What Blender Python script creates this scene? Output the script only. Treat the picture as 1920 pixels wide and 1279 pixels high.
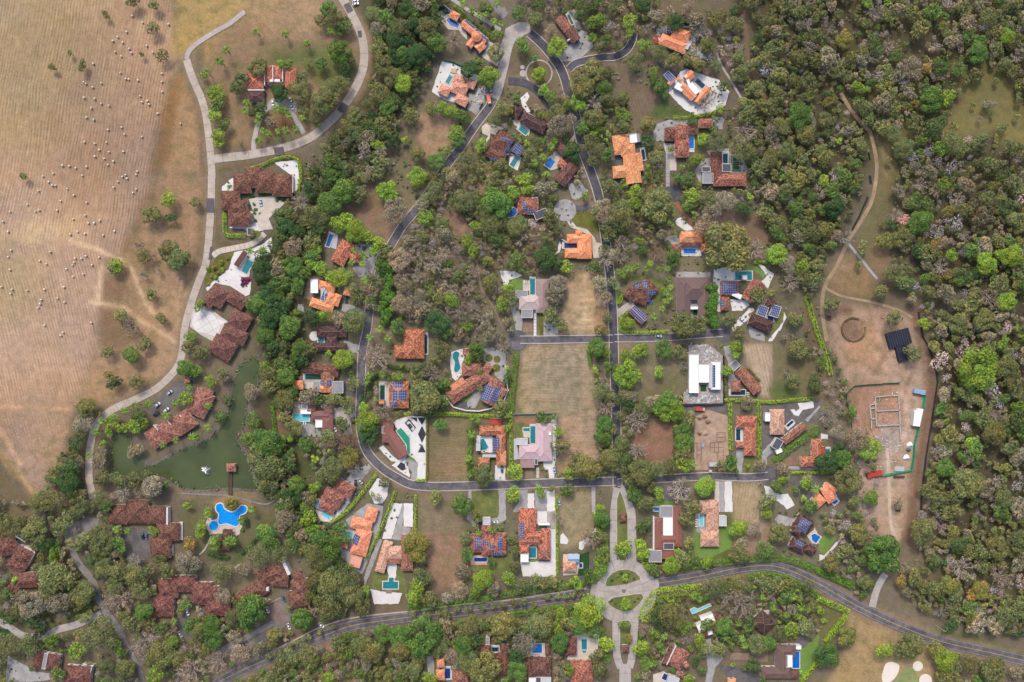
import bpy, bmesh, math, random
import numpy as np
from mathutils import Vector

for o in list(bpy.data.objects):
    bpy.data.objects.remove(o)
SC = bpy.context.scene
COL = SC.collection
rnd = random.Random(7)
rs = np.random.RandomState(11)

# ------------------------------------------------------------------ camera, sky, sun, exposure
S = 0.38            # metres of ground per photo pixel (1920 wide)
HC = 486.4          # drone height in metres
cam = bpy.data.cameras.new('camera'); cam.lens = 24; cam.sensor_width = 36
cam.clip_start = 1; cam.clip_end = 20000
camo = bpy.data.objects.new('camera', cam); COL.objects.link(camo)
camo.location = (0, 0, HC)
SC.camera = camo

EL, AZ = math.radians(48), math.radians(-16)      # light from the top of the picture, a little to the left
world = bpy.data.worlds.new('World'); SC.world = world; world.use_nodes = True
wn = world.node_tree
sky = wn.nodes.new('ShaderNodeTexSky'); sky.sky_type = 'NISHITA'; sky.sun_disc = False
sky.sun_elevation = EL; sky.sun_rotation = AZ; sky.dust_density = 4.0; sky.air_density = 1.0; sky.ozone_density = 1.0
bg = wn.nodes['Background']; bg.inputs['Strength'].default_value = 0.15
wn.links.new(sky.outputs[0], bg.inputs[0])
sun = bpy.data.lights.new('sun', 'SUN'); sun.energy = 1.5; sun.angle = math.radians(10); sun.color = (1.0, 0.93, 0.84)
suno = bpy.data.objects.new('sun', sun); COL.objects.link(suno)
sd = Vector((math.sin(AZ) * math.cos(EL), math.cos(AZ) * math.cos(EL), math.sin(EL)))
suno.rotation_euler = sd.to_track_quat('Z', 'Y').to_euler(); suno.location = sd * 900
SC.view_settings.view_transform = 'Standard'; SC.view_settings.look = 'None'
SC.view_settings.gamma = 1; SC.view_settings.use_curve_mapping = False
SC.view_settings.exposure = EXPOSURE if 'EXPOSURE' in globals() else 1.1
SC.cycles.max_bounces = 4; SC.cycles.diffuse_bounces = 2; SC.cycles.glossy_bounces = 2
SC.cycles.transmission_bounces = 2; SC.cycles.transparent_max_bounces = 4

# ------------------------------------------------------------------ materials
def lin(c):
    c = c / 255.0
    return c / 12.92 if c <= 0.04045 else ((c + 0.055) / 1.055) ** 2.4
LIT = 2.0           # how much brighter than its albedo open ground shows in the photograph
def alb(r, g, b, k=LIT):
    return (lin(r) / k, lin(g) / k, lin(b) / k)
MATS = {}
def nodes_of(name):
    m = bpy.data.materials.new(name); m.use_nodes = True
    nt = m.node_tree; b = nt.nodes['Principled BSDF']
    b.inputs['Roughness'].default_value = 0.9; b.inputs['Specular IOR Level'].default_value = 0.15
    return m, nt, b
def N(nt, t, **kw):
    n = nt.nodes.new(t)
    for k, v in kw.items():
        setattr(n, k, v)
    return n
def mathn(nt, op, a, b=None, c=None):
    n = N(nt, 'ShaderNodeMath', operation=op)
    for i, v in enumerate((a, b, c)):
        if v is None: continue
        if hasattr(v, 'is_linked') or hasattr(v, 'links'): nt.links.new(v, n.inputs[i])
        else: n.inputs[i].default_value = v
    return n.outputs[0]
def noise(nt, vec, scale, detail=4, rough=0.6):
    n = N(nt, 'ShaderNodeTexNoise'); n.inputs['Scale'].default_value = scale
    n.inputs['Detail'].default_value = detail; n.inputs['Roughness'].default_value = rough
    if vec is not None: nt.links.new(vec, n.inputs['Vector'])
    return n.outputs['Fac']
def remap(nt, v, a, b, c, d):
    n = N(nt, 'ShaderNodeMapRange'); nt.links.new(v, n.inputs[0])
    for i, x in enumerate((a, b, c, d)): n.inputs[i + 1].default_value = x
    return n.outputs[0]
def mulcol(nt, col, fac):
    n = N(nt, 'ShaderNodeVectorMath', operation='SCALE')
    if isinstance(col, tuple): n.inputs[0].default_value = col
    else: nt.links.new(col, n.inputs[0])
    if isinstance(fac, float): n.inputs['Scale'].default_value = fac
    else: nt.links.new(fac, n.inputs['Scale'])
    return n.outputs[0]
def mixcol(nt, f, a, b, mode='MIX'):
    n = N(nt, 'ShaderNodeMix', data_type='RGBA', blend_type=mode)
    for s, v in ((0, f), (6, a), (7, b)):
        if isinstance(v, tuple): n.inputs[s].default_value = (*v, 1)
        elif isinstance(v, float): n.inputs[s].default_value = v
        else: nt.links.new(v, n.inputs[s])
    return n.outputs[2]
def pos(nt):
    return N(nt, 'ShaderNodeNewGeometry').outputs['Position']

def mottled(name, rgb, amt=0.25, fine=0.9, rough=0.9, spec=0.15, rgb2=None, amt2=0.5, k=LIT):
    """a weathered ground or wall material: broad stains and fine grain over one base colour"""
    m, nt, b = nodes_of(name)
    p = pos(nt)
    a = remap(nt, noise(nt, p, 0.09, 5), 0.3, 0.7, 1 - amt, 1 + amt)
    f = remap(nt, noise(nt, p, fine, 4, 0.7), 0.3, 0.7, 1 - amt * 0.9, 1 + amt * 0.9)
    c = alb(*rgb, k)
    if rgb2:
        c = mixcol(nt, remap(nt, noise(nt, p, 0.22, 6, 0.65), 0.5 - amt2 * 0.3, 0.5 + amt2 * 0.35, 0, 1), c, alb(*rgb2, k))
    nt.links.new(mulcol(nt, c, mathn(nt, 'MULTIPLY', a, f)), b.inputs['Base Color'])
    b.inputs['Roughness'].default_value = rough; b.inputs['Specular IOR Level'].default_value = spec
    MATS[name] = m
    return m

# paving, gravel, asphalt, lawn ...
mottled('wg', (232, 229, 227), 0.06, 0.8, rgb2=(220, 215, 211))       # white gravel
mottled('gg', (178, 175, 174), 0.14, 0.9, rgb2=(154, 150, 147))       # grey gravel
mottled('dk', (98, 94, 96), 0.22, 0.9, rgb2=(122, 116, 112))          # dark gravel
mottled('pv', (216, 203, 188), 0.08, 0.5, rgb2=(198, 186, 172))       # beige paving
mottled('cn', (192, 184, 178), 0.10, 0.5, rgb2=(172, 164, 158))       # concrete
mottled('bg', (196, 184, 172), 0.10, 0.5, rgb2=(180, 166, 152))
mottled('tk', (172, 148, 120), 0.18, 0.8, rgb2=(146, 124, 98))       # beige concrete road
mottled('as', (88, 87, 97), 0.22, 0.7, rgb2=(124, 118, 118))         # asphalt
mottled('an', (76, 76, 88), 0.18, 0.7, rgb2=(104, 100, 104))            # newer asphalt
mottled('tl', (210, 188, 168), 0.16, 0.7, rgb2=(188, 164, 144))
mottled('ag', (132, 127, 126), 0.16, 0.7, rgb2=(150, 144, 140))
mottled('sp', (104, 98, 102), 0.12, 0.9)                              # speed table pavers
mottled('lw', (96, 112, 58), 0.22, 0.9, rgb2=(128, 124, 76))          # lawn
mottled('tf', (44, 82, 44), 0.12, 0.9)                                # dark turf
mottled('gl', (108, 140, 62), 0.14, 0.9, rgb2=(122, 148, 80))         # bright lawn
mottled('dt', (150, 122, 100), 0.22, 0.7, rgb2=(128, 100, 82))        # bare dirt
mottled('dl', (186, 160, 140), 0.16, 0.6, rgb2=(164, 136, 116))       # light dirt
mottled('rd_', (150, 100, 72), 0.2, 0.6, rgb2=(170, 132, 104))        # reddish dirt
mottled('bk', (150, 96, 76), 0.15, 0.9, rgb2=(166, 116, 94))          # brick paving
mottled('br_', (140, 116, 100), 0.12, 0.9, rgb2=(158, 136, 118))      # brown paving
mottled('bd', (92, 104, 46), 0.35, 0.9, rgb2=(122, 112, 58))          # planted bed
mottled('bb', (92, 78, 58), 0.35, 1.2, rgb2=(124, 112, 78))           # brown planted bank
mottled('sn', (238, 226, 212), 0.05, 0.5)                             # bunker sand
mottled('gn', (150, 158, 104), 0.10, 0.5, rgb2=(128, 140, 86))        # golf green
mottled('st', (120, 114, 108), 0.3, 1.2, rgb2=(94, 90, 84))           # stone bank
mottled('bs', (62, 62, 72), 0.12, 0.9)                                # black gravel inlay
mottled('cv', (150, 128, 118), 0.14, 0.6, rgb2=(128, 112, 106))       # courtyard pavers
# building parts
mottled('white_wall', (226, 222, 216), 0.05, 0.4, rough=0.8)
mottled('wall', (206, 194, 176), 0.08, 0.4, rough=0.85)
mottled('wh', (250, 250, 250), 0.02, 0.3, rough=0.6, k=1.9)
mottled('gy', (150, 150, 154), 0.10, 0.4, rough=0.7)
mottled('dg', (86, 88, 98), 0.12, 0.5, rough=0.7)
mottled('lg', (196, 198, 202), 0.07, 0.4, rough=0.7)
mottled('coping', (224, 216, 206), 0.06, 0.6, rough=0.7)
mottled('kerb', (204, 196, 186), 0.12, 0.6)
mottled('wood', (92, 74, 66), 0.25, 0.9)
mottled('tan_tarp', (222, 198, 160), 0.06, 0.5)
mottled('red_paint', (186, 62, 52), 0.08, 0.5, rough=0.5, spec=0.4)
mottled('blue_paint', (150, 174, 206), 0.05, 0.5, rough=0.5, spec=0.4)
mottled('pink_roof', (232, 168, 146), 0.05, 0.4)
mottled('red_roof', (176, 76, 66), 0.08, 0.4)
mottled('green_net', (40, 150, 110), 0.1, 0.5)
mottled('teal_net', (150, 210, 196), 0.06, 0.5)
mottled('silt', (56, 54, 56), 0.15, 0.5)
mottled('black_sheet', (46, 50, 66), 0.2, 0.6, rough=0.6, spec=0.3)
mottled('yellow_line', (206, 170, 92), 0.15, 0.7)
mottled('white_line', (188, 186, 184), 0.15, 0.7)
mottled('joint', (128, 120, 114), 0.1, 0.6)
mottled('court', (66, 112, 92), 0.06, 0.5)
mottled('wheel_rubber', (40, 40, 42), 0.05, 0.5)
mottled('straw', (240, 226, 204), 0.06, 1.5, rgb2=(226, 206, 178))
mottled('magenta', (140, 60, 100), 0.2, 1.0)
mottled('pergola', (118, 82, 74), 0.15, 0.6)

def flat_mat(name, rgb, rough=0.4, spec=0.5, k=LIT):
    m, nt, b = nodes_of(name)
    b.inputs['Base Color'].default_value = (*alb(*rgb, k), 1)
    b.inputs['Roughness'].default_value = rough; b.inputs['Specular IOR Level'].default_value = spec
    MATS[name] = m
    return m
flat_mat('foam', (255, 255, 255), 0.6, 0.2, k=1.15)
flat_mat('glass', (40, 46, 56), 0.15, 0.6)
flat_mat('panel', (58, 72, 122), 0.55, 0.12)
flat_mat('panel_rail', (186, 192, 214), 0.7, 0.1)
for nm, rgb in dict(white=(236, 238, 240), silver=(190, 196, 202), black=(44, 46, 52), blue=(84, 104, 140), red=(196, 70, 54), grey=(120, 124, 130), beige=(196, 188, 150), orange=(226, 92, 50), paleblue=(168, 196, 220)).items():
    flat_mat('paint_' + nm, rgb, 0.3, 0.5)
for nm, rgb in dict(teal=(38, 128, 138), cyan=(110, 214, 228), blue=(16, 108, 196), dark=(26, 62, 84), navy=(28, 58, 130), green=(44, 150, 122), dgreen=(30, 74, 58), bright=(0, 150, 240), step=(120, 190, 205)).items():
    m, nt, b = nodes_of('water_' + nm)
    p = pos(nt)
    f = remap(nt, noise(nt, p, 0.8, 3), 0.3, 0.7, 0.82, 1.18)
    nt.links.new(mulcol(nt, alb(*rgb), f), b.inputs['Base Color'])
    b.inputs['Roughness'].default_value = 0.12; b.inputs['Specular IOR Level'].default_value = 0.3
    bp = N(nt, 'ShaderNodeBump'); bp.inputs['Strength'].default_value = 0.15
    nt.links.new(noise(nt, p, 1.6, 3), bp.inputs['Height']); nt.links.new(bp.outputs[0], b.inputs['Normal'])
    MATS['water_' + nm] = m
m, nt, b = nodes_of('lake_water'); p = pos(nt)
f = remap(nt, noise(nt, p, 0.035, 6, .65), 0.3, 0.7, 0.72, 1.3)
nt.links.new(mulcol(nt, alb(80, 90, 56), f), b.inputs['Base Color'])
b.inputs['Roughness'].default_value = 0.18; b.inputs['Specular IOR Level'].default_value = 0.25
bp = N(nt, 'ShaderNodeBump'); bp.inputs['Strength'].default_value = 0.2
nt.links.new(noise(nt, p, 0.9, 4), bp.inputs['Height']); nt.links.new(bp.outputs[0], b.inputs['Normal'])
MATS['lake_water'] = m

def roof_tiles(name, lo, mid, hi, cell=(0.75, 0.62)):
    """clay tiles: every tile its own tone, plus patches of weathering; u runs along the eave, v up the slope"""
    m, nt, b = nodes_of(name)
    uv = N(nt, 'ShaderNodeUVMap').outputs[0]
    sc = N(nt, 'ShaderNodeVectorMath', operation='DIVIDE'); nt.links.new(uv, sc.inputs[0]); sc.inputs[1].default_value = (cell[0], cell[1], 1)
    fl = N(nt, 'ShaderNodeVectorMath', operation='FLOOR'); nt.links.new(sc.outputs[0], fl.inputs[0])
    oi = N(nt, 'ShaderNodeObjectInfo')
    ad = N(nt, 'ShaderNodeVectorMath', operation='ADD'); nt.links.new(fl.outputs[0], ad.inputs[0]); nt.links.new(oi.outputs['Location'], ad.inputs[1])
    wn_ = N(nt, 'ShaderNodeTexWhiteNoise', noise_dimensions='3D'); nt.links.new(ad.outputs[0], wn_.inputs['Vector'])
    p = pos(nt)
    w = mathn(nt, 'ADD', mathn(nt, 'MULTIPLY', wn_.outputs['Value'], 0.62), mathn(nt, 'MULTIPLY', noise(nt, p, 0.35, 5, 0.72), 0.72))
    r = N(nt, 'ShaderNodeValToRGB'); nt.links.new(w, r.inputs[0])
    e = r.color_ramp.elements
    e[0].position = 0.28; e[0].color = (*alb(*lo), 1); e[1].position = 0.98; e[1].color = (*alb(*hi), 1)
    x = e.new(0.62); x.color = (*alb(*mid), 1)
    wv = N(nt, 'ShaderNodeSeparateXYZ'); nt.links.new(uv, wv.inputs[0])
    course = mathn(nt, 'FRACT', mathn(nt, 'DIVIDE', wv.outputs[0], 0.5))
    sh = remap(nt, course, 0, 1, 0.9, 1.06)
    col = mixcol(nt, 1.0, r.outputs[0], oi.outputs['Color'], 'MULTIPLY')
    nt.links.new(mulcol(nt, col, sh), b.inputs['Base Color'])
    b.inputs['Roughness'].default_value = 0.85
    MATS[name] = m
roof_tiles('or', (202, 112, 74), (228, 144, 102), (246, 184, 144))
roof_tiles('rd', (98, 60, 51), (142, 92, 77), (192, 138, 116))
roof_tiles('ro', (120, 66, 50), (170, 100, 76), (220, 150, 118))
roof_tiles('br', (68, 45, 42), (106, 70, 62), (152, 108, 94))
roof_tiles('db', (54, 40, 41), (80, 58, 57), (114, 86, 80))
roof_tiles('pk', (164, 112, 94), (206, 150, 126), (236, 190, 166))
def seam_roof(name, rgb):
    m, nt, b = nodes_of(name)
    uv = N(nt, 'ShaderNodeUVMap').outputs[0]
    s = N(nt, 'ShaderNodeSeparateXYZ'); nt.links.new(uv, s.inputs[0])
    v = mathn(nt, 'FRACT', mathn(nt, 'DIVIDE', s.outputs[0], 0.8))
    f = remap(nt, v, 0, 0.3, 0.9, 1.03)
    g = remap(nt, noise(nt, pos(nt), 0.3, 4), 0.3, 0.7, 0.92, 1.08)
    oi = N(nt, 'ShaderNodeObjectInfo')
    c = mixcol(nt, 1.0, alb(*rgb), oi.outputs['Color'], 'MULTIPLY')
    nt.links.new(mulcol(nt, c, mathn(nt, 'MULTIPLY', f, g)), b.inputs['Base Color'])
    b.inputs['Roughness'].default_value = 0.6
    MATS[name] = m
seam_roof('mv', (198, 184, 180)); seam_roof('mb', (116, 94, 90)); seam_roof('mr', (138, 94, 92)); seam_roof('mp', (160, 140, 136)); seam_roof('rb', (150, 96, 84))
RIDGE = {}
for k_, rgb in dict(rg_or=(244, 168, 130), rg_rd=(188, 134, 112), rg_br=(148, 110, 96), rg_pk=(236, 196, 176), rg_mv=(186, 158, 160)).items():
    mottled(k_, rgb, 0.12, 0.9)
RIDGE.update(dict(zip(('or', 'rd', 'ro', 'br', 'db', 'pk', 'mv', 'mb', 'mr', 'mp', 'rb'), ('rg_or', 'rg_rd', 'rg_or', 'rg_br', 'rg_br', 'rg_pk', 'rg_mv', 'rg_br', 'rg_br', 'rg_mv', 'rg_br'))))

# foliage and bark take the tint of the object they are on
m, nt, b = nodes_of('foliage')
oi = N(nt, 'ShaderNodeObjectInfo'); at = N(nt, 'ShaderNodeAttribute', attribute_name='leaf')
nt.links.new(mixcol(nt, 1.0, oi.outputs['Color'], at.outputs['Color'], 'MULTIPLY'), b.inputs['Base Color'])
b.inputs['Roughness'].default_value = 0.75; b.inputs['Specular IOR Level'].default_value = 0.2
tr = N(nt, 'ShaderNodeBsdfTranslucent'); mx = N(nt, 'ShaderNodeMixShader'); mx.inputs[0].default_value = 0.25
nt.links.new(mixcol(nt, 1.0, oi.outputs['Color'], at.outputs['Color'], 'MULTIPLY'), tr.inputs[0])
nt.links.new(b.outputs[0], mx.inputs[1]); nt.links.new(tr.outputs[0], mx.inputs[2])
nt.links.new(mx.outputs[0], nt.nodes['Material Output'].inputs[0])
MATS['foliage'] = m
mottled('bark', (120, 104, 90), 0.25, 0.9)
mottled('pale_bark', (176, 160, 146), 0.2, 0.9)

# ------------------------------------------------------------------ building blocks
def px(x, y, h=0.0):
    """ground point seen at photo pixel (x, y), raised to height h"""
    f = (HC - h) / HC
    return ((x - 960) * S * f, (639.5 - y) * S * f)
def link(name, mesh, parent=None, loc=(0, 0, 0), mat=None):
    o = bpy.data.objects.new(name, mesh); COL.objects.link(o)
    o.location = loc
    if parent is not None: o.parent = parent
    if mat is not None and mesh is not None and not mesh.materials: mesh.materials.append(MATS[mat])
    return o
def mk(name, verts, faces, mat, parent=None, loc=(0, 0, 0), uvs=None):
    me = bpy.data.meshes.new(name); me.from_pydata([tuple(v) for v in verts], [], faces)
    if uvs is not None:
        l = me.uv_layers.new(name='UVMap')
        l.data.foreach_set('uv', np.array(uvs, dtype=np.float32).ravel())
    me.update()
    return link(name, me, parent, loc, mat)
def tag(o, label=None, cat=None, group=None, kind=None):
    if label: o['label'] = label
    if cat: o['category'] = cat
    if group: o['group'] = group
    if kind: o['kind'] = kind
    return o
def empty(name, loc, label, cat, group=None, rot=0):
    o = bpy.data.objects.new(name, None); COL.objects.link(o); o.location = loc; o.rotation_euler = (0, 0, rot)
    o.empty_display_size = 0.5
    return tag(o, label, cat, group)
class MB:
    def __init__(s): s.v = []; s.f = []
    def add(s, vs, fs):
        n = len(s.v); s.v += [tuple(v) for v in vs]; s.f += [tuple(i + n for i in f) for f in fs]
    def prism(s, poly, z0, z1, bottom=False):
        n = len(poly)
        vs = [(x, y, z0) for x, y in poly] + [(x, y, z1) for x, y in poly]
        a = sum(poly[i][0] * poly[(i + 1) % n][1] - poly[(i + 1) % n][0] * poly[i][1] for i in range(n))
        fs = [tuple(range(n, 2 * n))] + [(i, (i + 1) % n, n + (i + 1) % n, n + i) for i in range(n)]
        if bottom: fs.append(tuple(range(n - 1, -1, -1)))
        if a < 0: fs = [f[::-1] for f in fs]
        s.add(vs, fs)
    def bar(s, a, b, w, h=None, z=None):
        """a beam of width w and height h between two 3D points"""
        a, b = Vector(a), Vector(b); h = h or w
        d = (b - a); 
        if d.length < 1e-6: return
        d.normalize(); sd_ = d.cross(Vector((0, 0, 1)))
        if sd_.length < 1e-4: sd_ = Vector((1, 0, 0))
        sd_.normalize(); up = sd_.cross(d)
        q = [a + sd_ * (w / 2) * i + up * (h / 2) * j for i, j in ((-1, -1), (1, -1), (1, 1), (-1, 1))]
        r = [x + (b - a) for x in q]
        s.add(q + r, [(3, 2, 1, 0), (4, 5, 6, 7), (0, 1, 5, 4), (1, 2, 6, 5), (2, 3, 7, 6), (3, 0, 4, 7)])
    def cyl(s, c, r, z0, z1, n=10, r1=None):
        r1 = r if r1 is None else r1
        vs = [(c[0] + r * math.cos(2 * math.pi * i / n), c[1] + r * math.sin(2 * math.pi * i / n), z0) for i in range(n)]
        vs += [(c[0] + r1 * math.cos(2 * math.pi * i / n), c[1] + r1 * math.sin(2 * math.pi * i / n), z1) for i in range(n)]
        s.add(vs, [tuple(range(n, 2 * n))] + [(i, (i + 1) % n, n + (i + 1) % n, n + i) for i in range(n)])
    def make(s, name, mat, parent=None, loc=(0, 0, 0)):
        return mk(name, s.v, s.f, mat, parent, loc)

def smooth_closed(p, k=5):
    n = len(p); out = []
    for i in range(n):
        a, b, c, d = (np.array(p[(i + j - 1) % n], float) for j in range(4))
        for t in np.linspace(0, 1, k, endpoint=False):
            out.append(tuple(0.5 * ((2 * b) + (c - a) * t + (2 * a - 5 * b + 4 * c - d) * t * t + (3 * b - a - 3 * c + d) * t ** 3)))
    return out
def smooth_open(p, k=6):
    n = len(p); out = []
    for i in range(n - 1):
        a, b, c, d = (np.array(p[min(max(i + j - 1, 0), n - 1)], float) for j in range(4))
        for t in np.linspace(0, 1, k, endpoint=False):
            out.append(tuple(0.5 * ((2 * b) + (c - a) * t + (2 * a - 5 * b + 4 * c - d) * t * t + (3 * b - a - 3 * c + d) * t ** 3)))
    out.append(tuple(p[-1]))
    return out
def ragged(p, step=5.0, amp=.8):
    """edges of gravel, lawn and bare soil wander a little"""
    out = []
    for (ax, ay), (bx, by) in zip(p, p[1:] + p[:1]):
        L = math.hypot(bx - ax, by - ay); n = max(1, int(L / step)); out.append((ax, ay))
        for k in range(1, n):
            t = k / n; d = rnd.uniform(-amp, amp); out.append((ax + (bx - ax) * t - (by - ay) / L * d, ay + (by - ay) * t + (bx - ax) / L * d))
    return out
def rectpts(n):
    """4 numbers: an upright rectangle; 5: an edge A-B and the depth to its clockwise side (photo axes, y down)"""
    if len(n) == 4:
        x0, y0, x1, y1 = n
        return [(x0, y0), (x1, y0), (x1, y1), (x0, y1)]
    ax, ay, bx, by, d = n
    L = math.hypot(bx - ax, by - ay); nx, ny = -(by - ay) / L * d, (bx - ax) / L * d
    return [(ax, ay), (bx, by), (bx + nx, by + ny), (ax + nx, ay + ny)]

# raster of what is already built (2 px cells), and of the ground cover
OW, OH, OO = 1040, 720, 80
occ = np.zeros((OH, OW), bool)
hard = np.zeros((OH, OW), bool)      # roofs, pools, vehicles
YARDS = []
gy_, gx_ = np.mgrid[0:OH, 0:OW]
GX, GY = gx_ * 2.0 - OO, gy_ * 2.0 - OO
def poly_mask(p):
    xs = [a for a, _ in p]; ys = [b_ for _, b_ in p]
    i0, i1 = max(int((min(ys) + OO) / 2) - 1, 0), min(int((max(ys) + OO) / 2) + 2, OH)
    j0, j1 = max(int((min(xs) + OO) / 2) - 1, 0), min(int((max(xs) + OO) / 2) + 2, OW)
    if i1 <= i0 or j1 <= j0: return None
    X, Y = GX[i0:i1, j0:j1], GY[i0:i1, j0:j1]
    m = np.zeros(X.shape, bool); n = len(p)
    for k in range(n):
        (ax, ay), (bx, by) = p[k], p[(k + 1) % n]
        if ay == by: continue
        c = ((ay > Y) != (by > Y)) & (X < (bx - ax) * (Y - ay) / (by - ay) + ax)
        m ^= c
    return (i0, i1, j0, j1), m
def line_mask(p, w):
    xs = [a for a, _ in p]; ys = [b_ for _, b_ in p]
    i0, i1 = max(int((min(ys) - w + OO) / 2) - 1, 0), min(int((max(ys) + w + OO) / 2) + 2, OH)
    j0, j1 = max(int((min(xs) - w + OO) / 2) - 1, 0), min(int((max(xs) + w + OO) / 2) + 2, OW)
    if i1 <= i0 or j1 <= j0: return None
    X, Y = GX[i0:i1, j0:j1], GY[i0:i1, j0:j1]
    D = np.full(X.shape, 1e9)
    for (ax, ay), (bx, by) in zip(p[:-1], p[1:]):
        dx, dy = bx - ax, by - ay; L = dx * dx + dy * dy + 1e-9
        t = np.clip(((X - ax) * dx + (Y - ay) * dy) / L, 0, 1)
        D = np.minimum(D, np.hypot(X - ax - t * dx, Y - ay - t * dy))
    return (i0, i1, j0, j1), D <= w / 2
def occupy(mm, solid=False):
    if mm:
        (a, b_, c, d), m_ = mm
        occ[a:b_, c:d] |= m_
        if solid: hard[a:b_, c:d] |= m_

LAYER = {}
def level(z):
    k = round(z * 1000); LAYER[k] = LAYER.get(k, 0) + 1
    return z + (LAYER[k] % 9) * 0.004
SHEETN = dict(tk='dirt_track', tl='dirt_track', wg='gravel_yard', gg='gravel_yard', dk='gravel_yard', pv='terrace', cn='concrete_pavement', bg='concrete_road', as_='road', lw='lawn', tf='lawn', gl='lawn', dt='dirt_patch', dl='dirt_patch', rd_='dirt_patch',
              bk='brick_path', br_='driveway', bd='planting_bed', bb='planting_bank', sn='sand_bunker', gn='putting_green', st='stone_bank', bs='gravel_inlay', an='driveway', cv='courtyard_pavement', sp='speed_table')
ZL = dict(dt=.03, tk=.03, tl=.03, dl=.03, rd_=.03, lw=.07, gl=.07, bd=.07, bb=.03, gg=.11, dk=.11, wg=.15, cn=.19, br_=.19, cv=.19, an=.19, pv=.23, bk=.23, bs=.27, tf=.27, sn=.12, gn=.08, st=.05, sp=.30, wood=.31, white_line=.33, yellow_line=.33, court=.27, wh=.31, magenta=.2)
ZL['as'] = .19; ZL['bg'] = .15
def sheet(pts, mat, z=None, name=None, soft=False, fill=True):
    if soft: pts = smooth_closed(pts)
    if mat in ('wg', 'gg', 'dk', 'lw', 'gl', 'dt', 'dl', 'rd_', 'bd', 'bb', 'st') and name != 'lake': pts = ragged(pts)
    z = level(ZL.get(mat, .15) if z is None else z)
    if mat in ('wg', 'gg') and fill: YARDS.append(pts)
    w = [px(*p) for p in pts]
    a = sum(w[i][0] * w[(i + 1) % len(w)][1] - w[(i + 1) % len(w)][0] * w[i][1] for i in range(len(w)))
    if a < 0: w = w[::-1]
    bm = bmesh.new(); vs = [bm.verts.new((x, y, z)) for x, y in w]
    try:
        f = bm.faces.new(vs); f.normal_update(); bmesh.ops.triangulate(bm, faces=[f], ngon_method='EAR_CLIP')
    except Exception: pass
    nm = name or SHEETN.get(mat if mat != 'as' else 'as_', 'pavement')
    me = bpy.data.meshes.new(nm); bm.to_mesh(me); bm.free()
    o = link(nm, me, mat=mat); tag(o, kind='structure')
    if fill: occupy(poly_mask(pts))
    return o
def strip(pts, w, z, wmul=1.0):
    """left and right edges of a path of width w (metres) through world points"""
    L, R = [], []
    for i, p in enumerate(pts):
        a = np.array(pts[max(i - 1, 0)]); b_ = np.array(pts[min(i + 1, len(pts) - 1)])
        d = b_ - a; d = d / (np.linalg.norm(d) + 1e-9); n = np.array((-d[1], d[0])) * w / 2
        L.append(np.array(p) + n); R.append(np.array(p) - n)
    return L, R
def ribbon(name, wp, w, z, mat, parent=None, off=0.0):
    L, R = strip(wp, w, z); 
    if off:
        L0, R0 = strip(wp, abs(off) * 2, z); c = L0 if off > 0 else R0
        L, R = strip([tuple(q) for q in c], w, z)
    n = len(L)
    vs = [(a[0], a[1], z) for a in L] + [(a[0], a[1], z) for a in R]
    return mk(name, vs, [(i, n + i, n + i + 1, i + 1) for i in range(n - 1)], mat, parent)
def road(name, pts, wpx, mat, kerb=False, line=None, soft=True, z=.26):
    p = smooth_open(pts) if soft else pts
    occupy(line_mask(p, wpx + 4))
    if wpx > 9: occupy(line_mask(p, wpx), True)
    wp = [px(*q) for q in p]; w = wpx * S; z = level(z)
    o = ribbon(name, wp, w, z, mat); tag(o, kind='structure')
    if kerb:
        for s in (1, -1):
            c = strip(wp, w + .3, 0)[0 if s > 0 else 1]; L, R = strip([tuple(q) for q in c], .5, 0); n = len(L)
            vs = [(*a, z + .12) for a in L] + [(*a, z + .12) for a in R] + [(*a, z - .2) for a in L] + [(*a, z - .2) for a in R]
            fs = []
            for i in range(n - 1):
                fs += [(i, n + i, n + i + 1, i + 1), (2 * n + i, i, i + 1, 2 * n + i + 1), (n + i, 3 * n + i, 3 * n + i + 1, n + i + 1)]
            k = mk('kerb', vs, fs, 'kerb', o)
    if line:
        ribbon('lane_marking', wp, .28, z + .03, line, o)
        for s in (1, -1): ribbon('lane_marking', wp, .16, z + .034, 'white_line', o, s * (w / 2 - .5))
    return o
def slabs(name, pts, wpx, mat, n=None, z=.26, soft=True, across=1, step=13.0):
    """a concrete drive cast in bays: each slab is a piece of its own, joints recessed between them"""
    p = smooth_open(pts, 8) if soft else pts
    occupy(line_mask(p, wpx + 3))
    wp = np.array([px(*q) for q in p]); w = wpx * S; z = level(z)
    base = ribbon(name, [tuple(q) for q in wp], w, z - .06, 'joint'); tag(base, kind='structure')
    d = np.r_[0, np.cumsum(np.hypot(*np.diff(wp, axis=0).T))]; T = d[-1]
    n = n or max(2, int(T / (step * S)))
    def at(t):
        return np.array((np.interp(t, d, wp[:, 0]), np.interp(t, d, wp[:, 1])))
    for i in range(n):
        a, b_ = T * i / n + .11, T * (i + 1) / n - .11
        ts = np.linspace(a, b_, 4)
        c = [at(t) for t in ts]; nn = []
        for t in ts:
            q = at(min(t + .6, T)) - at(max(t - .6, 0)); q /= np.linalg.norm(q) + 1e-9; nn.append(np.array((-q[1], q[0])))
        for k in range(across):
            l, r = -w / 2 + w * k / across + .06, -w / 2 + w * (k + 1) / across - .06
            poly = [tuple(c[j] + nn[j] * l) for j in range(4)] + [tuple(c[j] + nn[j] * r) for j in range(3, -1, -1)]
            mb = MB(); mb.prism(poly, z - .05, z + rnd.uniform(-.01, .015)); mb.make('slab', mat, base)
    return base
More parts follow.
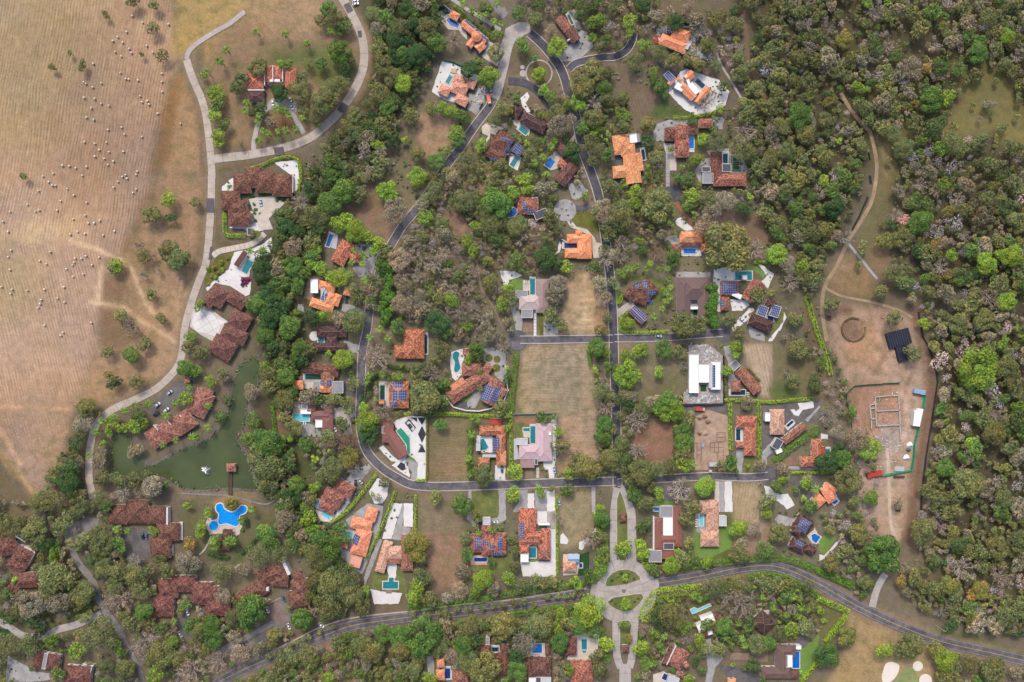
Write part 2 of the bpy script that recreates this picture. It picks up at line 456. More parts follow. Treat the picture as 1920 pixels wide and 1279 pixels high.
DATA = """
t g
R concrete_road 16 bg 637 -10 647 5 662 32 679 70 683 105 679 135 664 170 639 207 609 237 579 260 534 277 471 290 420 296 394 300
R concrete_road 14 bg 350 112 357 135 367 160 378 185 386 215 391 250 396 300 398 335
R gravel_road 9 cn 350 112 354 98 368 83 400 62 430 45 459 22
R concrete_road 14 bg 397 330 396 382 392 445 386 495 374 525 357 575 346 620 343 655 333 688 300 724 263 745 213 767 185 790 173 820 168 852 167 890 171 915 174 935
R road 16 an 993 62 1018 85 1041 113 1056 140 1066 175 1078 212 1086 250 1093 283 1106 318 1118 352 1126 385 1131 420 1138 470 1144 520 1148 570 1150 620 1151 660 1153 715 1155 770 1156 820 1157 860 1158 915 k
R road 14 an 953 152 981 155 1006 170 1026 192 1036 206
R road 13 an 1067 130 1078 120 1100 113 1130 108 1155 106 1175 94 1185 77 1188 62 k
R concrete_road 18 cn 965 62 953 85 944 125 934 165 927 185
R road 15 as 927 180 918 200 888 240 863 278 843 303 818 340 795 375 773 402 756 422 740 448 722 480 705 530 694 570 689 615 680 660 677 727 675 780 678 815 686 842 700 862 722 882 745 896 770 908 805 912 843 912 918 910 1018 906 1081 904 1125 903 1155 902 k
R road 13 as 1158 905 1220 899 1302 894 1340 893 1402 895 1440 892 k
R road 13 as 975 637 1020 637 1080 636 1149 635 k
R road 13 as 1152 634 1200 634 1252 632 1300 628 1355 624 k
R road 11 as 1106 385 1095 390 1080 391
R main_road 19 as 380 1300 421 1273 484 1243 544 1217 609 1191 659 1173 720 1163 768 1157 830 1150 893 1143 950 1136 1008 1127 1060 1119 1108 1112 l
R main_road 19 as 1228 1094 1267 1088 1327 1077 1377 1066 1435 1060 1477 1068 1536 1095 1598 1131 1661 1162 1736 1193 1786 1208 1850 1222 1940 1243 l
R sidewalk 2.5 cn 480 1237 505 1224 560 1196 594 1179 640 1163 692 1154 768 1146 860 1134 960 1124 1040 1112 1100 1103
R concrete_road 13 cn -20 1160 0 1166 22 1178 45 1192 78 1193 110 1180 140 1172 165 1162 190 1150
R road 13 ag 170 972 150 985 135 1010 140 1041 155 1065 175 1090 188 1130 205 1155 222 1178 232 1196
R road 8 ag 232 1196 246 1225 262 1254 270 1290
R road 10 ag 395 1232 430 1211 459 1197 490 1180 512 1168
R dirt_track 7 tk 1576 175 1590 197 1606 220 1622 238 1633 252 1643 300 1643 332 1635 375 1620 405 1603 432 1590 452 1582 470 1568 500 1550 530 1542 557 1543 595 1550 640
R dirt_track 5 gg 1591 457 1618 490 1632 508 1645 523
R dirt_track 5 tk 1548 540 1578 555 1636 567 1686 582 1711 596
R gravel_road 13 cn 1660 1076 1651 1090 1642 1110 1635 1138
R dirt_track 6 tl 1663 840 1666 890 1668 940 1670 980 1678 1006
R footpath 4 cn 1344 100 1352 122 1365 143 1378 165 1390 185
R footpath 3 br_ 815 432 822 450 830 475 845 480 865 482 890 487 897 505 902 540 915 560 930 585 940 610 950 625
R footpath 3 ag 340 925 380 927 430 930 470 940 500 945 520 935
R courtyard_drive 9 cn 476 285 477 262 487 225 500 205 515 190
R courtyard_drive 9 gg 570 250 555 225 540 200 525 190 508 195
S cn 948 54 960 47 975 42 993 42 995 60 968 74 950 94 936 94 944 70
D as 1440 891 17
D as 1357 624 17
D as 970 638 19
D an 1261 362 16
S st 205 828 212 812 226 807 250 822 262 848 278 868 297 862 340 838 384 822 400 810 414 790 425 765 430 735 436 705 443 684 458 670 474 667 491 676 495 692 486 708 492 735 474 752 466 782 456 812 452 830 470 860 482 905 486 922 430 920 384 922 340 918 318 905 285 896 235 897 212 896 204 880
L 209 828 215 815 227 811 245 825 258 851 276 873 299 867 342 843 386 826 404 814 418 793 430 766 435 735 441 707 448 687 460 674 474 671 487 679 489 690 483 706 480 728 466 750 462 782 450 812 446 830 464 860 477 905 481 917 430 914 384 918 342 914 320 901 288 890 235 893 214 891 207 878
D dt 1600 618 18
t 00
T O 1140 210 42, 1205 410 42, 1055 400 22, 790 105 30, 385 500 30, 610 490 36, 1145 30 40, 990 5 45
T G 520 395 22
T L 1520 565 30
Y 995 124, 1074 172, 1268 186, 954 243, 888 281, 850 311, 925 323, 1104 347, 973 370, 990 400, 868 393, 914 426, 1150 397, 908 549, 947 595, 971 598, 1040 605, 1219 555, 1218 617, 1219 692, 765 625, 634 619, 650 631, 700 657, 1054 723, 1069 770, 1110 760, 1122 785, 635 735, 715 744, 764 780, 822 794, 690 814, 1187 854, 655 883, 708 900, 815 975, 916 958, 938 1010, 1068 1029, 638 1067, 716 1079, 803 1070, 750 1127, 823 1142, 930 1139, 717 1175, 787 1192, 856 1211, 815 1237, 474 1243, 525 1247, 574 1262, 655 1253, 1358 930, 704 480
t 01
Y 328 44, 405 23, 622 39, 370 87, 398 112, 421 114, 293 153, 512 138, 559 186, 460 229, 656 240, 212 257, 272 308, 299 298, 435 300, 82 310, 28 384, 645 337, 554 365, 667 395, 711 395, 752 377, 862 456, 778 486, 642 474, 587 459, 532 480, 66 460, 922 48, 946 34, 958 61, 890 84, 858 127, 1034 8, 1026 32, 1025 142, 1002 168, 89 600, 382 610, 68 648, 304 676, 354 700, 569 659, 615 661, 650 641, 561 688, 549 709, 695 709, 503 739, 630 778, 553 796, 748 652, 80 744, 17 873, 97 893, 87 924, 212 899, 339 892, 485 874, 437 957, 316 968, 306 999, 292 1028, 490 987, 691 1140, 478 1212, 462 1236, 340 1160
T L 865 705 50, 1255 210 58, 1490 1010 40, 1420 1250 40
T O 845 740 40, 1125 330 60, 1460 235 38, 1060 640 60, 1250 600 70, 1330 660 80, 1210 1110 40, 900 1080 50, 1080 1260 30
T D 1275 350 40
T G 1130 930 40, 170 40 32
T N 1040 560 50, 1140 640 40, 1185 750 35, 1350 810 40, 980 1180 90, 1070 780 40
t 10
T L 75 690 60, 70 860 50, 95 1010 50, 100 1070 40, 980 420 50, 560 470 30, 1480 620 70, 1290 1090 45, 1500 1045 30
T G 80 780 55, 140 930 45, 920 60 70, 1040 170 55, 1010 220 40, 1005 370 85, 870 470 45, 610 480 40, 1355 130 55, 1480 400 60, 1370 800 60, 1225 930 45
T O 960 120 80, 870 150 50, 1060 440 55, 720 580 50, 700 690 78, 980 640 80, 930 720 90, 860 780 90, 820 860 60, 735 820 45, 1040 620 50, 840 920 35, 1265 100 60, 1440 200 70, 1330 480 70, 1400 570 70, 1280 360 50, 1310 680 80, 1230 780 60, 1120 860 60, 1060 940 50, 960 1050 50, 900 1110 40, 385 495 62, 1130 1000 60
T D 1040 490 50, 270 580 50, 230 650 50, 560 690 60, 380 830 50, 420 800 40, 1420 290 70, 1500 60 60, 1420 420 60
T Y 770 475 35
T T 1300 200 60, 500 910 45, 270 1085 25
P 385 235, 600 255, 765 325, 160 375, 105 455, 15 540, 945 235, 120 460, 310 770, 300 830, 410 865, 395 915, 540 815, 590 830, 630 865, 735 885, 440 985, 470 1000, 400 1055, 610 980, 680 965, 550 985
H white parapet terracotta house | terracotta tiled house with white parapet walls inside the palm loop drive
r ro h 315 548 440 668
r ro h 450 492 506 612
r ro h 512 490 580 596
r ro h 600 512 686 662
r br h 470 608 598 642
r db h 330 682 440 764
r wh f 486 594 562 612
b white_wall 1 5.2 506 490 512 612
b white_wall 1 4.2 444 488 450 640
b white_wall 1 4.0 322 670 446 678
b white_wall 1 4.2 580 500 586 612
C white 511 768 85 | white car parked on the drive south of the white parapet house
C silver 652 800 70 | silver car under palms on the grey drive below the parapet house
C white 640 742 60 | white car half hidden under trees beside the parapet house
C white 1131 30 -20 | lower of two white cars at the bend of the concrete road
C white 1128 6 -20 | upper of two white cars at the bend of the concrete road
S gg 470 770 500 740 640 745 700 770 720 850 660 830 600 790 540 800 490 830
q 1077 60 48 70 -25
q 1163 257 28 50 -8
q 1035 810 60 68 32
q 560 1135 72 60 -8
t 20
T D 40 180 70, 60 400 80, 440 510 60, 1220 1130 60
T O 130 200 80, 160 290 60, 640 390 60, 940 130 60, 1380 520 90, 1260 590 80, 1320 650 90, 1490 540 50, 1100 840 60, 680 800 50, 640 900 60, 900 1150 50, 680 1240 55, 430 1200 80, 60 1150 60, 1350 1080 85, 1380 880 80, 1480 740 60
T G 210 320 70, 510 470 50, 845 330 56, 935 430 28, 820 90 55, 560 60 50, 1280 110 40, 1060 720 45, 1460 660 60, 800 740 35, 400 880 55, 350 1050 50, 270 1120 45, 200 1210 60, 380 860 50, 1300 960 50, 1480 1160 50
T L 595 560 78, 965 550 60, 1005 670 40, 1390 160 55, 1370 280 35, 1440 140 40, 1260 760 60, 1065 845 35, 540 1080 50, 880 1075 30, 350 990 55, 240 800 45, 310 830 50, 1490 1000 25, 1400 970 40, 1110 350 66
T T 1060 240 60, 1180 900 80, 1120 930 80
T N 330 290 80, 1390 760 80, 1130 700 50
T Y 740 820 45, 160 810 50, 1180 760 40
P 630 160, 570 110, 520 110, 650 250, 690 180, 680 260, 600 60, 470 80, 400 30, 650 15, 1060 1100, 1000 1180, 940 1220, 1090 1060
H orange house with round dome | orange tiled house with a round domed tower and rear solar panels
S pv 240 160 270 118 310 130 400 200 430 250 430 300 395 265 370 228 290 222
S pv 560 300 640 330 700 380 660 500 560 440 540 420 580 360
r or h 318 72 382 108 60
r or g 415 142 595 292 60
r or g 460 283 500 318 62
r or g 535 300 578 352 70
r or c 503 273 39
p 425 142 495 200 22
p 505 210 592 296 22
w dgreen 205 60 240 28 310 85 300 105 250 130 | dark green pond beside the orange domed house
w blue 290 132 375 188 362 212 310 196 275 155
q2 pv 228 105 20 50 -45
H pink mottled construction house | pinkish tiled house with pale unfinished terrace and building debris in front
S wg 245 458 300 470 380 500 520 570 520 600 480 645 420 690 440 745 420 800 340 770 260 750 168 690 205 570
S gg 440 700 520 720 545 780 500 862 430 815 445 750
S gg 470 720 555 640 580 660 560 770 520 790
r pk h 345 550 430 588 70
r pk h 335 590 450 640 100
r pk h 240 625 316 662 76
r pk h 440 585 505 612 65
r pk h 362 692 452 742 75
w teal 303 553 330 568 75
F green_net 1.8 250 460 330 475 420 520 | green construction netting along the pale terrace of the pink mottled house
F green_net 1.8 570 640 565 700 | short green net behind the lime tree near the pink mottled house
F green_net 1.8 545 770 520 812 | short green net at the drive of the pink mottled house
B tan_tarp 1.2 310 510 355 545 | tan covered pallet on the white terrace of the pink mottled house | pallet
A orange 595 750 78 | orange truck parked at the road edge beside the building debris
C silver 612 690 75 | silver car parked on the concrete road by the lime tree
H brown house by narrow pool | brown tiled house beside a narrow dark green pool and grey gravel yard
S gg 1265 220 1330 240 1380 350 1300 420 1210 460 1130 462 1105 410 1190 330 1260 330
S gg 1170 95 1240 70 1270 160 1290 220 1240 215
r rd g 1148 105 1220 200 75
r br g 1222 202 1283 285 75
w dgreen 1192 100 1230 180 20
b white_wall 1 3.4 1180 300 1235 270 8
H dark brown L house | dark brown tiled L-shaped house with teal pool and stepped pale path
S pv 770 900 800 890 905 968 895 1020 785 935
S wg 830 735 880 690 900 722 870 772 905 840 880 845 845 800
r db h 790 762 862 818 98
r db h 858 832 1040 928 88
b white_wall 1 3.2 890 845 965 890 10
w teal 830 935 895 985 40
H brown house with solar pergola | brown tiled house with solar panels on its roof and on a timber pergola
S pv 540 950 580 920 705 962 640 1012 605 1000 600 1040 560 1090 545 1085 590 1020 545 1000
r br h 675 965 790 1050 130
r br h 600 1078 735 1160 92
r br h 610 1030 680 1060 80
r wood f 800 1062 870 1112 80
p 803 1068 866 1112 74
p 748 1080 778 1100 75
p 700 1035 775 1050 25
p 605 1180 650 1190 30
w teal 795 1165 826 1185 85
S wg 760 1150 840 1180 810 1279 745 1240
H brown pavilion house with bright pool | brown tiled pavilion and long roof around a bright blue pool
S pv 1090 1130 1150 1178 1120 1260 1060 1279 1000 1240
S pv 1170 1090 1232 1010 1250 1022 1195 1105
r br h 1128 1065 1198 1112 72
r ro h 1130 1185 1200 1225 60
r br g 1185 1200 1268 1262 175
w blue 1055 1175 1098 1205 76
C black 1195 1345 70 | black car parked under the roof edge beside the cobbled drive
C black 987 724 30 | black car on the narrow loop road beside the shrubs
S gg 1170 1330 1240 1400 1290 1380 1340 1430 1260 1500 1220 1490
D cn 850 552 25
D cn 846 505 16
O2 cn 970 550 97 11
H big orange roof compound | large bright orange tiled villa with white block and grey courtyard
t g
r or h 1147 255 1180 250 37
r or h 1163 270 1190 268 24
r or g 1167 291 1196 287 56
r or h 1148 312 1180 309 23
r or s 1191 288 1201 286 34
r wh f 1179 252 1193 250 17
r gy f 1193 252 1202 251 14
S dk 1149 287 1166 285 1168 310 1146 312
S dk 1190 270 1205 268 1207 290 1190 290
w dark 1201 279 1207 278 22 | narrow black pool beside the big orange roofed compound
t 30
T L 120 150 50, 115 245 35, 230 335 45, 300 530 35, 800 810 35, 70 850 50, 670 1040 40, 620 1190 50, 1040 1230 30
T O 420 150 50, 700 330 62, 340 390 64, 440 450 56, 150 440 70, 60 730 60, 70 940 50, 780 1050 85, 950 1100 90, 320 1170 50, 1180 1180 70, 560 430 50, 250 930 62, 640 480 60
T D 210 20 60, 820 645 44, 250 1050 50, 460 150 60
T T 320 110 50, 560 60 60, 1180 990 60, 1090 1120 40, 620 140 60
T N 240 210 40, 660 760 30, 980 1010 100, 740 700 40, 640 230 80
T Y 750 145 50, 1480 700 50, 430 1115 28
T G 590 890 40, 745 965 32, 1400 850 80, 345 650 55, 300 600 35, 385 690 35
T O 1280 930 70, 1080 650 60, 930 430 50, 1060 470 60, 960 520 50, 1150 440 60, 1250 560 60, 1230 700 60, 1300 1130 70, 1140 800 60, 1440 1000 70
H orange house among rubble | bright orange tiled house standing among pale building rubble and scrap
S dl 560 260 615 262 600 330 680 440 600 460 520 430 540 330
S gg 340 200 420 190 430 240 360 260
S wg 555 280 600 275 560 410 530 410
r or h 360 248 556 330 84
r or h 440 203 574 238 92
r lg f 555 310 575 320 60
B lg 0.6 560 380 595 410 | pale concrete slab lying in the rubble by the orange house | concrete slab
B red_roof 0.8 300 260 330 330 | stack of reddish timber beside the orange rubble house | timber stack
B lg 0.5 620 350 650 420 | grey sheet pile at the right of the rubble yard | sheet pile
B lg 0.6 510 195 560 205 | pale beam stack above the orange rubble house | beam stack
B wh 0.5 640 400 668 440 | white sheet pile at the corner of the rubble yard | sheet pile
B lg 0.5 355 205 400 220 | grey board pile behind the orange rubble house | board pile
F silt 1.5 480 190 600 180 680 300 690 430 | dark net fence around the rubble yard of the orange house
H white walled orange villa | white walled villa with three orange roofs on a white gravel yard
S wg 490 540 540 515 610 540 700 575 785 600 862 690 830 792 700 850 605 860 540 830 480 780 405 695 410 640 460 590
S an 300 460 370 478 430 520 490 545 462 592 410 620 352 580 385 530
r or g 572 522 612 568 76
r or g 528 618 624 712 68
r or g 688 642 726 672 146
r or g 440 568 468 592 74
r dg f 404 528 462 590 52
p 406 530 460 588 48
r wh f 582 610 645 680 50
r wh f 470 610 530 640 55
r wh f 545 560 575 640 20
r or h 490 575 515 600 30
w dark 615 580 682 640 38
T N 690 780 60
G D 24 520 485 660 535 | dark green clipped hedge above the white walled orange villa
G L 24 440 880 530 885 620 870 770 845 | lime hedge between the dark red house and the gravel villa
Q O 700 700 10, 740 690 10, 720 660 9, 760 700 9, 800 710 9, 780 760 9, 700 740 8, 830 680 8, 740 650 8, 470 690 8
H dark red house with blue pool | dark red tiled house with blue pool and separate red pavilion
S gg 320 930 400 900 560 900 520 940 380 960 370 1060 300 1060 290 980
S gg 735 870 820 880 810 970 750 970
S lw 600 965 720 965 700 1030 640 1120 600 1110
S pv 370 1075 462 1080 465 1279 385 1279 385 1150 368 1090
S gl 385 1092 455 1080 455 1140 388 1145
S wg 545 1015 600 1015 600 1140 560 1140
r br h 375 957 462 1055
r rd h 455 930 552 1055
r rd h 455 1045 560 1180
r br h 545 940 622 1008
r rd h 632 890 738 958
r red_roof f 456 1035 480 1105
w blue 557 1027 594 1112
T G 430 1110 25, 765 905 20, 745 880 18
H tennis court house | brown tiled house with green tennis court and white framed pool
S gg 690 1130 860 1110 880 1160 960 1150 1000 1279 960 1380 740 1390 640 1370 600 1280 660 1200 720 1180
S court 874 1168 945 1168 950 1285 876 1285
S tf 882 1180 937 1180 940 1275 884 1275
X 882 1180 937 1180 940 1275 884 1275
r br h 720 1137 806 1380
r rd h 740 1300 988 1396
r dg f 806 1228 875 1290
r gy f 660 1296 740 1376
r dg f 655 1250 720 1290
w dark 812 1142 848 1226
W gg 400 1080 1400 30
t 40
T L 1415 260 62, 305 650 50, 970 730 60, 370 10 50, 510 10 28, 160 1050 30, 920 1100 50
T G 850 740 110, 925 490 60, 1060 510 50, 1200 390 70, 870 80 60, 1220 290 50
T O 1180 550 50, 560 990 62, 740 930 60, 710 90 60, 1300 120 80, 640 1110 70, 1000 1060 80, 60 900 60, 380 890 50, 1100 60 60, 1340 360 50
T Y 500 650 60, 200 300 70, 250 420 45, 730 770 30, 60 1180 60, 80 760 40
T A 810 510 40, 190 240 30
T N 400 420 60, 520 340 60, 70 200 70, 420 90 80, 1480 1180 60, 1490 420 60, 640 600 50
T T 710 500 80, 1280 780 40, 620 530 60
F silt 1.2 120 735 180 775 | black silt fence short piece at the top of the dirt track
F silt 1.2 275 925 300 965 325 1010 | black silt fence along the upper dirt track
F silt 1.2 355 1105 375 1200 | black silt fence beside the bend of the dirt track
t 11
T G 940 30 60, 1030 150 90, 930 230 90, 570 330 60, 640 700 70, 560 850 60, 690 870 60, 390 1000 70, 620 1170 90, 450 1230 70, 1440 1170 60, 790 640 50, 480 820 50
T D 1100 130 60, 600 420 70, 690 460 62, 430 750 80, 470 920 70, 540 1000 80, 480 1100 80, 800 1100 60, 430 640 50, 540 540 60, 850 420 60, 660 760 50
T O 1150 180 60, 830 330 100, 1190 50 42, 1380 200 42, 1110 1130 92, 1120 890 52, 1130 960 56, 790 530 60, 340 980 50, 560 620 50
T N 720 240 75, 510 910 40
T T 660 560 80, 530 720 60, 1420 290 100, 990 1110 50, 1450 660 80, 1480 830 80, 1480 1000 80, 1240 900 60, 1240 1010 40, 1240 800 40
T L 1365 150 66, 990 400 60, 1060 360 50, 1100 410 50, 1130 450 70, 1210 490 55, 1300 540 50, 790 705 45, 870 730 50, 1005 800 66, 930 790 40, 870 1090 45, 830 590 42, 560 940 40, 180 120 22
T Y 930 1090 40, 375 475 35
P 1125 600, 1100 690, 1190 640, 1180 700, 1270 610, 1250 600, 1095 780, 1200 825, 1410 1030, 1310 1190, 340 600, 435 595, 1240 1250, 1370 1260, 690 1060
G V 130 1310 560 1370 700 1370 850 1350 1000 1340 1140 | tall vivid green bamboo hedge screening the plots from the road
G L 30 150 310 150 400 165 480 230 490 310 488 | lime hedge around the lower side of the long hotel wings
G L 22 350 -20 430 -42 520 -82 620 -104 700 -74 722 20 702 150 | lime hedge around the upper corner of the long hotel wings
H stepped brown hotel wings | long stepped brown hotel wings around a pale paved court
S wg 130 120 200 60 240 40 260 150 130 160
S wg 520 -60 690 -80 712 60 690 150 640 170 640 30
S wg 180 430 330 300 420 320 440 450 330 470 300 440
U pv 8 13 330 215 400 200 520 190 600 245 545 300 480 360 512 440 430 445 405 430 385 360
S lw 350 235 385 240 392 330 372 328
S lw 402 165 470 172 480 198 420 200
S lw 530 200 590 205 600 235 540 238
S lw 372 360 398 360 396 392 372 390
Q G 370 250 16, 380 290 18, 375 320 16, 420 185 16, 450 180 16, 550 220 18, 580 220 16, 385 375 14, 360 190 18
r br h 213 25 350 170
r br h 300 -30 430 130
r br h 380 5 530 168
r br h 505 28 655 195
r br h 120 150 262 300
r br h 174 220 320 345
r br h 182 290 332 420
r br h 290 320 360 380
b white_wall 1 3.0 655 40 662 165
b white_wall 1 3.0 205 60 213 170
b white_wall 1 3.0 276 380 340 386
r dg f 318 430 356 485
C paleblue 420 242 85 | pale blue car parked in the paved hotel court
K concrete_drive 11 pv 60 640 110 605 200 585 330 558 400 520 450 470
H plaza hotel block | brown hotel blocks beside the white curved plaza
S wg 220 612 330 592 420 560 500 500 510 560 490 620 400 650 372 660 345 700 330 800 352 822 335 930 280 950 200 870 80 840 20 905 8 880 90 810 180 740
U wg -30 15 -90 1010 0 1000 120 1095 190 1140 150 1200 60 1279 -30 1230 -110 1170
S gl -20 1240 40 1210 60 1260 30 1279
S bd 230 608 180 700 130 770 50 850 -10 862 15 730 110 640
S bd 280 900 330 800 350 830 350 900 320 930
r br h 75 845 190 910 150
r br h 205 875 332 957 108
r br h 20 900 90 930 120
r br h 225 1030 362 1105 130
r br h 150 1140 330 1220 110
r br h 90 1216 250 1310 150
b white_wall 1 3.0 332 950 340 965 70
H plaza pergola | narrow brown pergola roof on the white curved plaza
r pergola f 290 596 322 618 130
w teal 330 655 372 678 112 | teal lap pool on the white curved plaza
Q M 300 820 30, 330 815 24, 285 850 20, 310 840 22
Q Y 80 730 26, 130 690 26, 60 790 22, 170 660 20, 100 770 18, 30 850 16
Q L 30 740 24, 90 800 22, 140 740 22
H hipped terracotta house | rust coloured hip roofed house beside a raised slim pool
S gg 1110 560 1160 545 1280 560 1292 680 1250 785 1150 800 1110 730 1160 650 1100 600
S dk 1180 570 1220 560 1200 620 1170 640
S lg 900 560 930 455 1000 480 985 590
r ro h 1028 508 1125 560 185
r ro h 1085 620 1168 690
w blue 943 465 970 475 105
H orange house with brown patio | orange tiled house with solar rows and brown paved patio
S br_ 780 785 890 800 870 840 860 900 800 975 745 955
S gg 1030 1000 1100 1005 1190 1040 1190 1078 1100 1070 1025 1050
r or h 860 820 985 848 72
r or h 802 948 972 1005 70
r or h 915 905 985 925 100
r or h 980 918 1028 935 92
r or h 1048 870 1098 880 62
p 893 893 928 905 80
r lg f 870 880 900 980
r wh f 792 812 850 918
C black 1057 965 80 | black car on the pale drive right of the orange house with brown patio
H dark roofed house with fan deck | dark brown house with teal pool and round white fan deck
r db h 838 1165 1060 1250
r db h 910 1240 990 1355
r db h 815 1290 1062 1352
w teal 850 1218 893 1292
D wg 820 1240 36
S gg 1040 1270 1165 1310 1165 1370 1060 1360
S gg 700 1000 740 1000 745 1060 690 1050
q 43 262 58 108 0
q 45 620 20 100 8
t 21
T L 60 40 70, 110 350 50, 500 410 42, 430 520 42, 480 600 46, 690 1000 52, 315 970 56, 430 1165 40, 860 60 50, 880 140 42, 780 160 50, 1175 720 52, 740 880 40, 1310 190 32
T O 190 150 70, 400 230 80, 100 490 42, 220 960 50, 210 1075 42, 360 790 45, 690 150 42, 560 320 80, 590 410 80, 690 380 70, 800 410 80, 630 60 60, 1130 1150 52, 1050 1090 60, 1500 120 60, 1490 450 60, 760 960 50, 600 840 60, 1060 340 60, 1100 420 50, 600 130 50
T G 250 390 45, 800 670 52, 650 240 105, 270 1210 50, 700 280 60, 520 240 50
T D 640 510 60, 1020 660 80, 1090 690 60, 1390 720 50, 200 1150 80, 1020 590 40
T Y 585 680 42, 1070 200 36, 1440 1195 45
T T 1020 130 60, 1080 940 60, 1120 850 70, 1470 330 80, 50 960 70, 320 50 60, 600 1230 60, 1450 260 60, 90 1040 60, 250 470 60, 1430 840 60
T N 1070 1000 62, 1450 950 80, 1480 660 80, 180 690 90, 480 760 70, 60 780 70, 440 880 70, 380 1060 70, 260 620 60, 470 1020 60, 560 1120 60, 320 890 60, 540 560 50
S dt 230 320 330 300 400 350 450 440 380 500 330 480 280 390
H house with freeform blue pool | mottled brown house with freeform blue pool and solar panels
r rd h 812 195 970 203 130
r wh f 918 196 962 242
r dg f 925 318 1020 278 60
p 843 238 878 236 65
p 868 293 955 290 28
w blue 738 330 765 290 778 278 800 290 806 318 775 345 748 350
S wg 722 340 775 262 812 300 790 350 740 362
D gg 1165 298 83
T G 1210 385 12
H deep orange house with indoor pool | deep orange house wrapped around a deep blue pool
S pv 1180 380 1215 375 1250 420 1330 440 1385 500 1400 540 1445 545 1445 650 1380 655 1340 480 1260 445 1205 425
S bd 1215 370 1260 310 1390 300 1420 350 1430 480 1390 470 1330 420 1240 410
S wg 1080 640 1110 590 1125 530 1140 560 1125 610
S dk 1140 500 1180 500 1185 660 1160 665
r or h 1178 475 1348 545
r or h 1255 480 1366 662
r or h 1163 580 1300 656
r or h 1243 448 1294 500
w navy 1148 540 1258 581
l 1148 520 30, 1160 526 30, 1170 532 30
H mauve modern villa with teal pool | mauve metal roofed modern villa with long teal pool and white steps
S wg 675 752 790 755 850 790 760 815 720 870 705 860
S gl 725 870 770 815 850 808 848 890 790 895
S gg 745 975 815 985 820 1060 850 1110 840 1200 800 1205
S br_ 860 1100 922 1100 922 1210 850 1210
S gg 1005 1075 1080 1070 1115 1200 1110 1245 1005 1245
S bd 965 1075 1000 1080 1005 1240 975 1240
W wg 940 1040 1240 22
r mp h 945 812 1042 1066
r mv h 820 932 988 1042
r gy f 794 898 884 955
r gy f 838 1042 924 1104
w teal 903 800 940 930
S pv 848 820 902 820 902 900 850 900
l 860 834 90, 876 834 90, 892 834 90
t 31
T O 50 340 100, 330 260 92, 700 200 60, 830 650 60, 860 1110 52, 935 1210 46, 1075 930 60, 1350 1110 52, 520 1160 92, 640 1160 60, 870 560 150, 1220 380 60, 300 150 50
T L 160 150 50, 150 240 50, 590 180 52, 1230 630 80, 1415 710 46, 100 1140 45
T T 830 220 80, 700 400 100, 1300 700 70, 360 480 40, 730 300 70
T D 960 280 50, 1000 300 36
T G 850 420 44, 450 640 50, 440 690 40, 560 60 50, 480 50 40, 550 270 40
T N 1060 590 80, 1320 840 80, 380 490 50, 60 540 70, 50 650 60
T R 320 620 70
T Y 1180 910 28
P 30 760, 90 740, 170 720, 240 740, 340 740, 400 740, 410 820, 420 880, 390 920, 390 980, 360 1040, 300 1095, 120 740, 270 700, 370 900, 60 780, 420 950
G V 70 735 860 740 1000 745 1180 | tall green hedge between the mauve brown villa and the solar villas
G L 22 110 1055 62 1090 45 1150 60 1205 200 1215 410 1205 | lime hedge around the corner lawn of the solar carport house
G L 30 35 900 30 1000 60 930 | short lime hedge beside the drive of the solar carport house
G L 20 1040 690 1140 685 | lime hedge above the turquoise pool lawn
G L 36 1440 940 1480 1080 1530 1240 1565 1330 1600 1440 1620 1530 | long lime hedge beside the dirt lane west of the clearing
H red house with brick drive | light red house with blue pool at the end of a brick drive
S bk 440 245 470 238 640 440 712 520 700 545 655 535 640 475
S wg 450 372 500 350 542 392 605 445 535 452 460 402
S gg 390 500 480 480 500 560 430 560
S wg 495 545 655 545 655 640 500 640
S gg 650 620 740 590 750 650 660 650
r or h 488 455 660 542
r br s 500 540 650 566
r rd h 430 552 500 618
r ro h 648 546 724 616
w blue 508 588 607 622
H mauve brown modern villa | mauve brown metal roofed villa with a small dark courtyard
S gg 462 760 720 760 720 1120 660 1130 600 1090 460 1090
r mb h 465 800 570 1090
r mb h 500 800 715 970
r mb h 625 820 718 1120
r wh f 570 1015 626 1040
S tf 590 1040 625 1040 625 1085 590 1085
H solar carport house | brown house with oval solar patches and a solar carport
S lw 100 800 230 780 360 830 350 1010 270 1060 240 1020 180 860
S br_ 130 940 165 960 190 995 150 1005
S cn 25 1040 130 965 152 1000 30 1100
S lw 60 1100 130 1080 190 1160 140 1190 70 1190
r br h 230 795 335 890 125
r br h 130 850 190 900 110
r br h 160 900 260 930 85
p 208 825 245 820 62
p 240 898 312 893 36
p 145 850 180 830 36
p 245 960 290 950 45
r ro g 148 1005 250 1105 70
p 152 1008 248 1102 64
b white_wall 1 3.0 105 1050 150 1005 6
H solar villas by turquoise pool | terracotta villas with solar panels beside a turquoise pool
S wg 745 740 870 718 892 755 892 825 795 840 740 835
S wg 1075 700 1110 710 1195 775 1150 885 1100 830 1142 790
S gl 868 718 1000 712 1070 712 1135 780 1112 812 1085 775 1040 748 890 752
S wg 760 830 795 830 800 1060 760 1055
S wg 870 965 1000 970 1010 1010 960 1050 880 1050
r rd h 795 825 930 935
r rd g 1048 802 1130 858 175
r rd h 795 945 862 1048
r wh h 893 903 960 935 35
p 803 838 920 838 85
p 800 970 825 970 50
w teal 893 755 1030 820
r wh f 958 782 995 818
H dark house with twin arrays | dark brown house with two big tilted solar arrays
S wg 865 1190 960 1085 1010 1030 1040 1030 1050 1050 1000 1075 1012 1105 960 1148 890 1205
S lw 1200 1110 1250 1040 1275 1060 1262 1130 1200 1205 1150 1218
S wg 1270 1060 1290 1100 1240 1190 1180 1279 1150 1279 1200 1210 1265 1135
S gg 1000 1160 1120 1220 1130 1279 1020 1250
r db h 1150 953 1222 985 70
